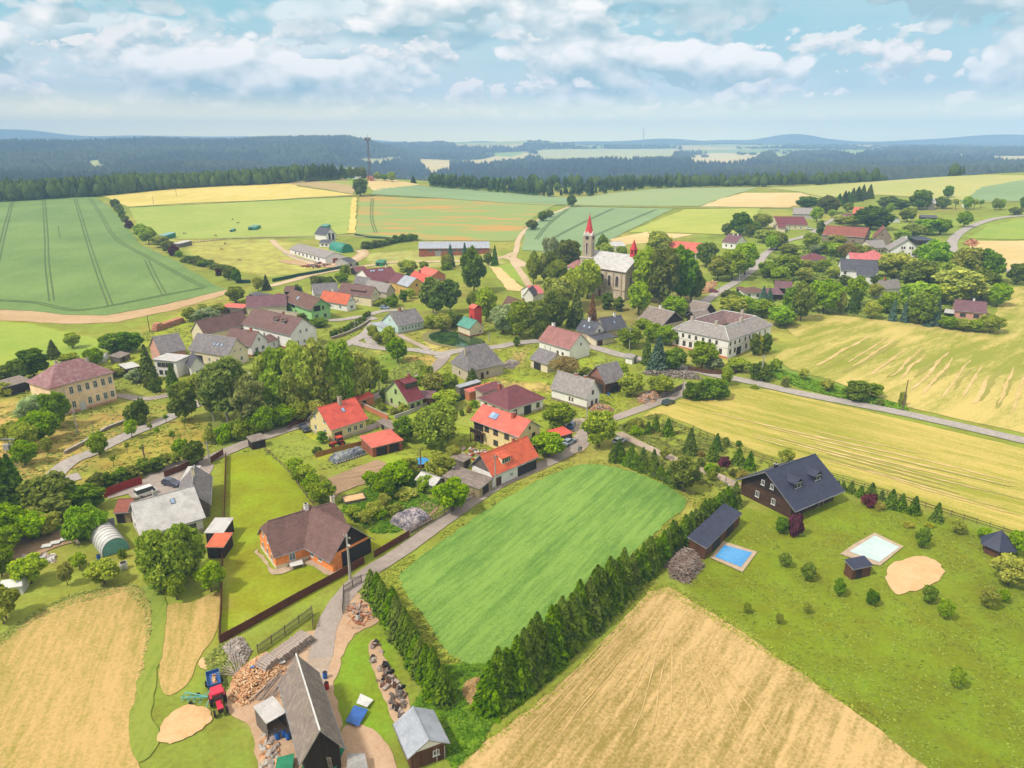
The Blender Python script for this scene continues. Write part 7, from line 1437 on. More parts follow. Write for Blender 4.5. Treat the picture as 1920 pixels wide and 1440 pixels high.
# hay rake
P = at(368, 1314); root = empty('hay_rake', P, R(-12)); tag(root, 'pale teal wheel rake folded on the grass beside the red tractor', 'hay rake'); tl = M('teal_paint')
b = MB(); b.beam((-1.9, -.5, .6), (1.7, .2, .8), .12, .12, tl); b.beam((-1.9, .5, .6), (1.7, .2, .8), .12, .12, tl); b.beam((1.0, .1, .8), (1.9, .9, 1.3), .1, .1, tl); b.beam((1.9, .9, 1.3), (2.4, -1.2, .5), .1, .1, tl); b.build('frame', root, local=True)
for k in range(4):
    x = -1.7 + k * .85; b = MB()
    for q in range(16): an = q * math.pi / 8; b.beam((x, -.2, .55), (x + .1, -.2 + .62 * math.cos(an), .55 + .62 * math.sin(an)), .02, .02, tl)
    b.build('rake_wheel', root, local=True)
for y in (-.8, .8): b = MB(); b.bar((-.2, y - .07, .3), (-.2, y + .07, .3), .3, .3, M('rubber'), 12); b.build('wheel', root, local=True)
P = at(583, 588); root = empty('slurry_tank', P, R(20)); tag(root, 'silver slurry tank trailer parked left of the red tractor', 'tank trailer'); b = MB(); b.bar((-1.9, 0, 1.1), (1.9, 0, 1.1), .85, .85, M('metal'), 16); b.build('tank', root, local=True)
for y in (-.9, .9): b = MB(); b.bar((0, y - .15, .5), (0, y + .15, .5), .5, .5, M('rubber'), 14); b.build('wheel', root, local=True)
b = MB(); b.beam((1.9, 0, .7), (3.2, 0, .5), .12, .12, M('metal')); b.build('drawbar', root, local=True)
P = at(1076, 466); 
# raised bed and white canopy tent
a = at(664, 938); root = empty('raised_bed', a, R(25)); tag(root, 'timber raised bed filled with brown compost in the garden', 'raised bed'); b = MB(); 
for v in ((-2.2, 2.2, -1.5, -1.4), (-2.2, 2.2, 1.4, 1.5), (-2.2, -2.1, -1.4, 1.4), (2.1, 2.2, -1.4, 1.4)): b.box(*v, 0, .75, M('w_plank_grey'))
b.build('frame', root, local=True); b = MB(); b.box(-2.09, 2.09, -1.39, 1.39, 0, .6, MATS['sawdust']); b.build('compost', root, local=True)
P = at(28, 1108); root = empty('canopy_tent', P, R(15)); tag(root, 'white fabric garden tent at the left edge', 'tent'); b = MB(); b.add([(-1.7, -1.3, 0), (1.7, -1.3, 0), (1.7, 1.3, 0), (-1.7, 1.3, 0), (-1.6, -1.2, 1.6), (1.6, -1.2, 1.6), (1.6, 1.2, 1.6), (-1.6, 1.2, 1.6)], [(0, 1, 5, 4), (1, 2, 6, 5), (2, 3, 7, 6), (3, 0, 4, 7)], M('foil')); b.build('side_wall', root, local=True)
b = MB(); b.slab([(-1.8, -1.4, 1.55), (1.8, -1.4, 1.55), (1.5, 0, 2.3), (-1.5, 0, 2.3), (1.8, 1.4, 1.55), (-1.8, 1.4, 1.55)], [[0, 1, 2, 3], [3, 2, 4, 5], [1, 4, 2], [5, 0, 3]], .05, M('foil')); b.build('canopy', root, local=True)
# ---------------------------------------------------------------- people and horses
def skinned(verts, edges, radii, sub=1):
    me = bpy.data.meshes.new('tmp'); me.from_pydata(verts, edges, []); o = link(bpy.data.objects.new('tmp', me)); md = o.modifiers.new('s', 'SKIN'); md.use_smooth_shade = True
    for v, r in zip(me.skin_vertices[0].data if me.skin_vertices else [], radii): v.radius = r if isinstance(r, tuple) else (r, r)
    if me.skin_vertices: me.skin_vertices[0].data[0].use_root = True
    o.modifiers.new('d', 'SUBSURF').levels = sub
    dg = bpy.context.evaluated_depsgraph_get(); m2 = bpy.data.meshes.new_from_object(o.evaluated_get(dg)); bpy.data.objects.remove(o); return m2
def person(label, px, py, ang, top, legs, bend=0.0, hair=(70, 50, 40)):
    P = at(px, py); P.z += .15; root = empty('person', P, R(ang)); tag(root, label, 'person', 'people'); c, s = math.cos(R(bend)), math.sin(R(bend))
    up = lambda y, z: (y * c - (z) * s if False else (-(z) * s + y * c), .95 + z * c + y * s)      # torso frame pivots at the hips
    def U(x, y, z): a = up(y, z); return (x, a[0], a[1])
    v = [(0, 0, .95), U(0, 0, .25), U(0, 0, .48), U(0, 0, .58), U(0, -.02, .68), U(0, -.01, .80)]; r = [(.15, .11), (.15, .10), (.17, .10), .055, .085, .09]; e = [(0, 1), (1, 2), (2, 3), (3, 4), (4, 5)]
    for sx in (-1, 1):
        i = len(v); v += [U(sx * .19, 0, .46), U(sx * .25, .02, .18), U(sx * .24, -.10, -.04), U(sx * .24, -.13, -.12)]; r += [.055, .045, .035, .04]; e += [(2, i), (i, i + 1), (i + 1, i + 2), (i + 2, i + 3)]
        for q in range(4): v.append(U(sx * (.24 + (q - 1.5) * .018), -.145, -.2)); r.append(.010); e.append((i + 3, len(v) - 1))
        v.append(U(sx * .20, -.16, -.14)); r.append(.011); e.append((i + 3, len(v) - 1))
        i = len(v); v += [(sx * .10, 0, .88), (sx * .11, -.03, .48), (sx * .12, .02, .08), (sx * .12, -.14, .04)]; r += [.10, .065, .045, .035]; e += [(0, i), (i, i + 1), (i + 1, i + 2), (i + 2, i + 3)]
    me = skinned(v, e, r); mt = [M('skin'), mat('cloth_%d_%d_%d' % top, A(*top)), mat('cloth_%d_%d_%d' % legs, A(*legs)), M('rubber')]
    for m in mt: me.materials.append(m)
    for p in me.polygons:
        x, y, z = p.center; yy = y; zz = (z - .95) * c + (0 if bend == 0 else (-y) * s)
        p.material_index = 3 if z < .1 else (2 if z < .98 and abs(x) < .21 and zz < .05 else (0 if (zz > .56 or (abs(x) > .2 and zz < .12)) else 1))
    me.name = 'body'; link(bpy.data.objects.new('body', me), root)
    hd = U(0, .015, .80); b = MB(Matrix.Translation(hd)); vs = []; fs = []; n, k = 10, 5
    for i in range(k + 1):
        ph = math.pi / 2 * i / k
        for j in range(n): th_ = 2 * math.pi * j / n; vs.append((.10 * math.cos(th_) * math.cos(ph), .115 * math.sin(th_) * math.cos(ph) + .01, .11 * math.sin(ph) - .02))
    for i in range(k):
        for j in range(n): fs.append((i * n + j, i * n + (j + 1) % n, (i + 1) * n + (j + 1) % n, (i + 1) * n + j))
    b.add(vs, fs, mat('hair_%d' % hair[0], A(*hair))); b.build('hair', root, local=True)
    return root
person('person in a teal top walking up the lane on the left of the pair', 1085, 850, 10, (70, 150, 160), (52, 60, 80)); person('person in dark clothes walking up the lane on the right of the pair', 1089, 849, 0, (56, 54, 70), (44, 44, 56), hair=(50, 36, 30))
person('person in a blue shirt bending over beside the log stack', 473, 1262, 60, (40, 120, 210), (70, 84, 120), bend=70)
person('person in a pale shirt standing on the grass by the vegetable plot', 148, 1028, 30, (190, 190, 180), (110, 120, 90))
def horse(label, px, py, ang, col):
    P = at(px, py); P.z += .1; root = empty('horse', P, R(ang)); tag(root, label, 'horse', 'horses in the pasture')
    v = [(0, 0, 1.15), (-.65, 0, 1.2), (.6, 0, 1.2), (.95, 0, 1.15), (1.35, 0, .75), (1.5, 0, .35), (1.62, 0, .12), (-.95, 0, 1.05), (-1.05, 0, .55)]; r = [.29, .27, .27, .18, .11, .12, .07, .06, .05]; e = [(0, 1), (0, 2), (2, 3), (3, 4), (4, 5), (5, 6), (1, 7), (7, 8)]
    for sy in (-1, 1):
        i = len(v); v += [(-.62, sy * .17, .85), (-.48, sy * .17, .66), (-.72, sy * .17, .42), (-.66, sy * .17, .05)]; r += [.14, .09, .055, .05]; e += [(1, i), (i, i + 1), (i + 1, i + 2), (i + 2, i + 3)]
        i = len(v); v += [(.58, sy * .16, .8), (.6, sy * .16, .45), (.58, sy * .16, .05)]; r += [.11, .055, .05]; e += [(2, i), (i, i + 1), (i + 1, i + 2)]
    me = skinned(v, e, r); me.materials.append(mat('coat_%d' % col[0], A(*col))); me.name = 'body'; link(bpy.data.objects.new('body', me), root)
    b = MB(); b.add([(.75, -.02, 1.42), (1.3, -.02, .95), (1.25, .02, .85), (.8, .02, 1.2)], [(0, 1, 2, 3)], M('dark')); b.build('mane', root, local=True)
for lb, x, y, a, c in (('chestnut horse grazing at the left of the bare pasture strip', 346, 440, 10, (96, 60, 44)), ('reddish horse standing at the end of the pasture track', 405, 444, 170, (150, 70, 50)), ('dark brown horse facing right in the lower pasture', 422, 459, 80, (80, 56, 44)),
    ('light bay horse grazing on the worn path of the lower pasture', 416, 470, 5, (180, 120, 76)), ('dark horse standing on the slope of the upper pasture', 436, 413, 120, (60, 46, 42)), ('small dark horse grazing left of the upper pasture shelter', 447, 420, 200, (70, 52, 46)), ('brown horse grazing near the nettles of the lowest paddock', 449, 491, 20, (140, 96, 66))): horse(lb, x, y, a, c)
LAND += [(845, 636, 'the pond'), (1000, 1050, 'the crop field'), (200, 480, 'the wheat field'), (1700, 690, 'the upper mown field'), (1600, 830, 'the lower mown field'), (1376, 1045, 'the blue pool'), (1640, 1030, 'the pale paving'), (140, 1180, 'the left stubble field'), (110, 870, 'the road bend below the school'),
    (850, 420, 'the poppy field'), (1120, 425, 'the blue green field'), (450, 410, 'the horse pasture'), (1850, 450, 'the road curve at the right'), (660, 910, 'the vegetable plot')]

chunks('yard_clutter', 'tools, crates and planks lying along the garden strip between barn and silver shed', [(690, 1215), (705, 1200), (725, 1240), (765, 1310), (745, 1360), (715, 1300)], .5, 60, (.8, .4, .3), [gw, M('w_plank_grey'), M('w_plank'), M('rubber'), gw, M('post_wood')], 'garden clutter', 21)
chunks('yard_clutter', 'boards and firewood scattered over the bare yard by the entrance', [(655, 1130), (690, 1135), (700, 1160), (668, 1180), (650, 1160)], .25, 60, (1.3, .2, .1), [gw, fw1, M('w_brick')], 'garden clutter', 22)
chunks('yard_clutter', 'pallets, boards and stones around the front of the weathered barn', [(488, 1380), (515, 1365), (530, 1440), (490, 1440)], .4, 80, (.7, .4, .2), [gw, fw1, M('concrete')], 'garden clutter', 23)
quadsheet('blue_tarp', 'crumpled bright blue tarp on the lawn right of the weathered barn', 'tarp', [(648, 1352, .5), (672, 1362, .4), (690, 1330, .6), (664, 1322, .7)], 'tarp_blue')
quadsheet('white_sheet', 'pale cloth sheet beside the blue tarp', 'sheet', [(668, 1318, .5), (688, 1326, .5), (700, 1312, .4), (676, 1300, .5)], 'foil')
quadsheet('white_sheet', 'pale board lying by the wall at the bottom right of the barn', 'sheet', [(650, 1440, 1.2), (690, 1440, 1.2), (684, 1412, 1.4), (652, 1412, 1.4)], 'trim_grey')

vr = [o for o in COL.objects if o.name == 'yellow_villa'][0]; vw = Wing((882, 787), (973, 820), (1030, 805), 5.5, 3.0, .6, .5); (cx, cy), an, hl = vw.side('ab'); Tv = vw.T @ Matrix.Translation((cx, cy, 0)) @ Matrix.Rotation(an, 4, 'Z'); t0 = -hl * .96 if not vw.flip else hl * .5
b = MB(Tv); b.box(t0, t0 + hl * .5, -1.6, -.01, 2.85, 3.0, M('w_plank')); b.box(t0, t0 + hl * .5, -1.62, -1.54, 3.0, 4.0, M('w_plank_dark')); b.build('balcony', vr)
for k in range(3): b = MB(Tv); x = t0 + .1 + k * (hl * .5 - .2) / 2; b.box(x - .08, x + .08, -1.55, -1.4, 0, 2.84, M('w_plank')); b.build('post', vr)

P = at(556, 1063); root = empty('garden_table', P, math.radians(25)); tag(root, 'white garden table on the terrace of the orange cottage', 'table')
b = MB(); b.box(-1.1, 1.1, -.8, .8, .72, .8, M('foil')); b.build('table_top', root, local=True)
for x in (-1, 1):
    for y in (-.7, .7): b = MB(); b.box(x - .05, x + .05, y - .05, y + .05, 0, .716, M('trim_grey')); b.build('leg', root, local=True)
# ---------------------------------------------------------------- trees
leafmat('l_mid', A(104, 142, 42), A(172, 192, 66)); leafmat('l_dark', A(78, 112, 42), A(130, 154, 56)); leafmat('l_light', A(104, 146, 46), A(168, 194, 78)); leafmat('l_birch', A(88, 118, 58), A(150, 168, 88), tr=.35)
leafmat('l_spruce', A(54, 88, 38), A(108, 138, 50), tr=.15); leafmat('l_hedge', A(44, 80, 26), A(126, 156, 44), tr=.25, varv=.3, varh=.03, k=1.45); leafmat('l_blue', A(72, 100, 88), A(118, 146, 126), tr=.15); leafmat('l_purple', A(82, 44, 54), A(126, 72, 78)); leafmat('l_gold', A(134, 142, 44), A(180, 182, 74))
leafmat('l_brown', A(130, 116, 70), A(160, 146, 92)); leafmat('l_pale', A(120, 150, 92), A(178, 192, 142)); leafmat('l_violet', A(190, 110, 190), A(214, 150, 210)); leafmat('l_rust', A(140, 104, 76), A(168, 130, 96))
mat('bark', A(110, 92, 76), A(84, 70, 58), s=2); mat('bark_birch', A(206, 200, 192), A(150, 142, 134), s=3)
def quads(C, N, S, rg, asp=1.0, flop=.55, T=None):
    n = len(C); N = N * (1 - flop) + rg.normal(size=(n, 3)) * flop; N /= np.linalg.norm(N, axis=1)[:, None] + 1e-9
    if T is None: T = rg.normal(size=(n, 3))
    T = T - N * (T * N).sum(1)[:, None]; T /= np.linalg.norm(T, axis=1)[:, None] + 1e-9; B = np.cross(N, T); S = np.asarray(S)[:, None]
    V = np.empty((n, 4, 3)); V[:, 0] = C - T * S * asp; V[:, 1] = C + B * S * (.55 + .3 * rg.random((n, 1))) + T * S * .15; V[:, 2] = C + T * S * asp; V[:, 3] = C - B * S * (.55 + .3 * rg.random((n, 1))) - T * S * .1
    V += N[:, None] * 0; V[:, 0] -= N * S * .2; V[:, 2] -= N * S * .2
    return V.reshape(-1, 3), np.arange(n * 4).reshape(n, 4)
def crown(lobes, n, size, seed, flop=.55, inner=.35, T=None, asp=1.0):
    rg = np.random.default_rng(seed); L = np.array(lobes, float); wts = (L[:, 3] * L[:, 4]) ** 1.0; wts /= wts.sum(); k = rg.choice(len(L), n, p=wts)
    d = rg.normal(size=(n, 3)); d /= np.linalg.norm(d, axis=1)[:, None]; r = np.where(rg.random(n) < inner, rg.uniform(.45, .95, n), rg.uniform(.86, 1.08, n)); r = r * (1 + .16 * np.sin(d[:, 0] * 5 + k) * np.cos(d[:, 2] * 6 + k * 2))
    R3 = L[k][:, [3, 3, 4]]; C = L[k, :3] + d * R3 * r[:, None]
    keep = np.ones(n, bool)
    for l in L: keep &= ~((((C - l[:3]) / np.array([l[3], l[3], l[4]])) ** 2).sum(1) < .40)
    C = C[keep]; d = d[keep] + np.array([0, 0, .35]); d /= np.linalg.norm(d, axis=1)[:, None]
    Tt_ = None if T is None else np.tile(np.array(T, float), (len(C), 1)) + rg.normal(size=(len(C), 3)) * .35
    return quads(C, d, size * rg.uniform(.6, 1.35, len(C)), rg, asp, flop, Tt_)
def trunk_mesh(h, r, limbs, m, seed):
    b = MB(); rg = random.Random(seed); z = 0; p = Vector((0, 0, -.3)); rr = r; seg = 4
    for i in range(seg):
        q = Vector((rg.uniform(-.04, .04) * h, rg.uniform(-.04, .04) * h, h * (i + 1) / seg)); b.bar(p, q, rr, rr * .78, m, 8, i == 0); p = q; rr *= .78
    for l in limbs:
        s = Vector((0, 0, h * rg.uniform(.45, .95))); e = Vector(l[:3]); mm = s.lerp(e, .5) + Vector((0, 0, -.04 * h)); b.bar(s, mm, r * .42, r * .28, m, 6, False); b.bar(mm, e, r * .28, r * .08, m, 6, False)
    return b.mesh('trunk')
PROTO = {}
def deciduous(key, leaf, h, w, n, size, seed, nl=11, base=.25, top=1.0, bark='bark', flop=.55, T=None, asp=1.0, spread=.30, inner=.35):
    rg = random.Random(seed); ls = []; cz = h * (base + top) / 2; rz = h * (top - base) / 2
    ls.append((0, 0, cz + rz * .15, w * .30, rz * .62))
    for i in range(nl):
        a = i * 2.4 + rg.uniform(-.3, .3); t = -1 + 2 * (i + .5) / nl; rad = w / 2 * math.sqrt(max(.12, 1 - t * t)) * .66; rr = w * rg.uniform(spread * .6, spread) * (1 - .15 * abs(t))
        ls.append((math.cos(a) * rad, math.sin(a) * rad, cz + t * rz * .74, rr * .85, rr * .8))
    V, F = crown(ls, n, size, seed, flop, inner, T, asp); me = npmesh('crown', V, F, M(leaf)); tr = trunk_mesh(h * .62, max(.08, w * .035), [l for l in ls[1:8]], M(bark), seed)
    PROTO.setdefault(key, []).append((me, tr, h, w))
def conifer(key, leaf, h, w, n, size, seed, fat=1.0, droop=.35, tiers=15):
    rg = np.random.default_rng(seed); t = rg.random(n) ** 1.35; tier = np.floor(t * tiers); nb = 9; br = np.floor(rg.random(n) * nb); an = (br + tier * .37 + rg.normal(size=n) * .16) * 2 * math.pi / nb
    tl = (tier + rg.random(n) * .9) / tiers; Rr = w / 2 * (1 - tl) ** (.82 / fat) * (.86 + .28 * np.modf(np.abs(np.sin(br * 12.3 + tier * 4.1 + seed) * 99))[0]); fr = rg.random(n) ** .5; Rr2 = Rr * fr + .02
    z = h * (.03 + .97 * tl) - Rr2 * droop + (1 - fr) * .1; C = np.column_stack([np.cos(an) * Rr2, np.sin(an) * Rr2, np.maximum(.05, z)])
    N = np.column_stack([np.cos(an) * .5, np.sin(an) * .5, np.ones(n) * .9]); T = np.column_stack([np.cos(an), np.sin(an), -np.ones(n) * .55])
    V, F = quads(C, N, size * rg.uniform(.6, 1.3, n) * (1.15 - .5 * tl), rg, 1.1, .38, T + rg.normal(size=(n, 3)) * .3); me = npmesh('crown', V, F, M(leaf))
    b = MB(); b.bar((0, 0, -.3), (0, 0, h * .97), max(.08, w * .03), .02, M('bark'), 8); PROTO.setdefault(key, []).append((me, b.mesh('trunk'), h, w))
for i in range(4): deciduous('D', 'l_mid', 12, 9.5, 5200, .52, 10 + i, 12, .16)
for i in range(3): deciduous('K', 'l_dark', 15, 11, 6000, .60, 20 + i, 13, .10)
for i in range(3): deciduous('L', 'l_light', 11, 9, 5000, .50, 30 + i, 11, .16)
for i in range(2): deciduous('W', 'l_birch', 16, 8.5, 7500, .42, 40 + i, 14, .16, 1.0, 'bark_birch', .5, (0, 0, -1), 1.3, .26)
for i in range(2): deciduous('F', 'l_mid', 6, 5.2, 3600, .30, 50 + i, 8, .24, 1.0, inner=.5)
for i in range(2): deciduous('E', 'l_pale', 7, 6, 4200, .32, 55 + i, 9, .14, 1.0)
for i in range(3): deciduous('U', 'l_dark', 3.2, 4, 2600, .24, 60 + i, 9, -.05, 1.0)
for i in range(2): deciduous('V', 'l_mid', 3.0, 4, 2600, .24, 64 + i, 9, -.05, 1.0)
deciduous('Y', 'l_gold', 2.6, 3.2, 2200, .2, 66, 8, -.05); deciduous('P', 'l_purple', 2.6, 3.2, 2200, .2, 67, 8, -.05); deciduous('O', 'l_violet', 2.6, 3.2, 1500, .2, 68, 8, -.05); deciduous('N', 'l_brown', 9, 8.5, 3200, .3, 69, 10, .18)
deciduous('R', 'l_light', 11, 13, 10000, .46, 71, 17, .08, 1.0, spread=.27); deciduous('G', 'l_light', 7.5, 7.5, 8000, .34, 72, 9, .02, 1.0, flop=.4, T=(0, 0, -1), asp=1.4, spread=.34)
for i in range(3): conifer('S', 'l_spruce', 12, 5.4, 5200, .42, 80 + i)
for i in range(4): conifer('H', 'l_hedge', 8, 4.4, 5200, .31, 84 + i, 1.12, .42, 14)
for i in range(2): conifer('B', 'l_blue', 10, 5, 4200, .40, 90 + i)
conifer('X', 'l_rust', 12, 5, 3600, .4, 95)
for i in range(2): conifer('C', 'l_hedge', 3.2, 2.0, 1500, .2, 96 + i, 1.1, .3, 9)
for i in range(2): deciduous('T', 'l_dark', 8, 3, 4200, .26, 98 + i, 10, .0, 1.0, flop=.4, spread=.42)
deciduous('Q', 'l_gold', 8, 3, 3600, .26, 101, 10, .0, 1.0, flop=.4, spread=.42)
for i in range(2): deciduous('A', 'l_mid', 3.4, 1.6, 500, .2, 103 + i, 5, .45, 1.0, inner=.6)
DESC = {'D': ('broad leafy green tree', 'tree', 'broadleaf trees of the village'), 'K': ('dark green rounded tree', 'tree', 'dark trees of the village'), 'L': ('light green leafy tree', 'tree', 'light green trees of the village'), 'W': ('loose drooping birch', 'birch', 'birches by the road'),
    'F': ('fruit tree with open crown', 'fruit tree', 'fruit trees in the gardens'), 'E': ('pale silvery green tree', 'tree', 'pale green trees'), 'U': ('dark green bush', 'bush', 'bushes'), 'V': ('bright green bush', 'bush', 'bushes'), 'Y': ('golden green bush', 'bush', 'bushes'),
    'P': ('dark purple bush', 'bush', 'bushes'), 'O': ('violet flowering bush', 'bush', 'bushes'), 'N': ('sparse brownish tree', 'tree', 'broadleaf trees of the village'), 'R': ('wide spreading walnut tree', 'tree', 'walnut trees'), 'G': ('round weeping willow', 'willow', 'willows'),
    'S': ('dark pointed spruce', 'spruce', 'spruces'), 'B': ('blue green spruce', 'spruce', 'blue spruces'), 'X': ('dead rust brown conifer', 'conifer', 'conifers'), 'C': ('young bushy spruce', 'spruce', 'young spruces in the garden'), 'T': ('slim dark thuja column', 'thuja', 'thujas'), 'Q': ('slim golden thuja column', 'thuja', 'thujas'),
    'A': ('thin young sapling', 'sapling', 'saplings'), 'H': ('dense hedge spruce', 'spruce', 'spruces in the dense hedges')}
NAMES = {'tree': 'tree', 'bush': 'bush', 'fruit tree': 'fruit_tree'}
TREES = []; trg = random.Random(77)
def plant(kind, P, h, w_, label=None, group=None, var=None):
    pr = PROTO[kind]; me, tr, H0, W0 = pr[trg.randrange(len(pr)) if var is None else var % len(pr)]; ds, cat, gr = DESC[kind]
    o = empty(NAMES.get(cat, cat).replace(' ', '_'), P, trg.uniform(0, 6.28)); o.scale = (w_ / W0, w_ / W0, h / H0)
    c = bpy.data.objects.new('crown', me); link(c, o); 
    if kind not in 'UVYPO': link(bpy.data.objects.new('trunk', tr), o)
    o['category'] = cat; o['group'] = group or gr
    if label: o['label'] = label
    else:
        x, y = pix(P + Vector((0, 0, h / 2))); size = 'small' if h < 4.5 else 'medium' if h < 9 else 'tall' if h < 16 else 'very tall'
        if kind in 'CUVYPOA': size = 'tiny' if h < 1.6 else 'low' if h < 3 else 'large'
        TREES.append((o, size + ' ' + ds, x, y))
    return o
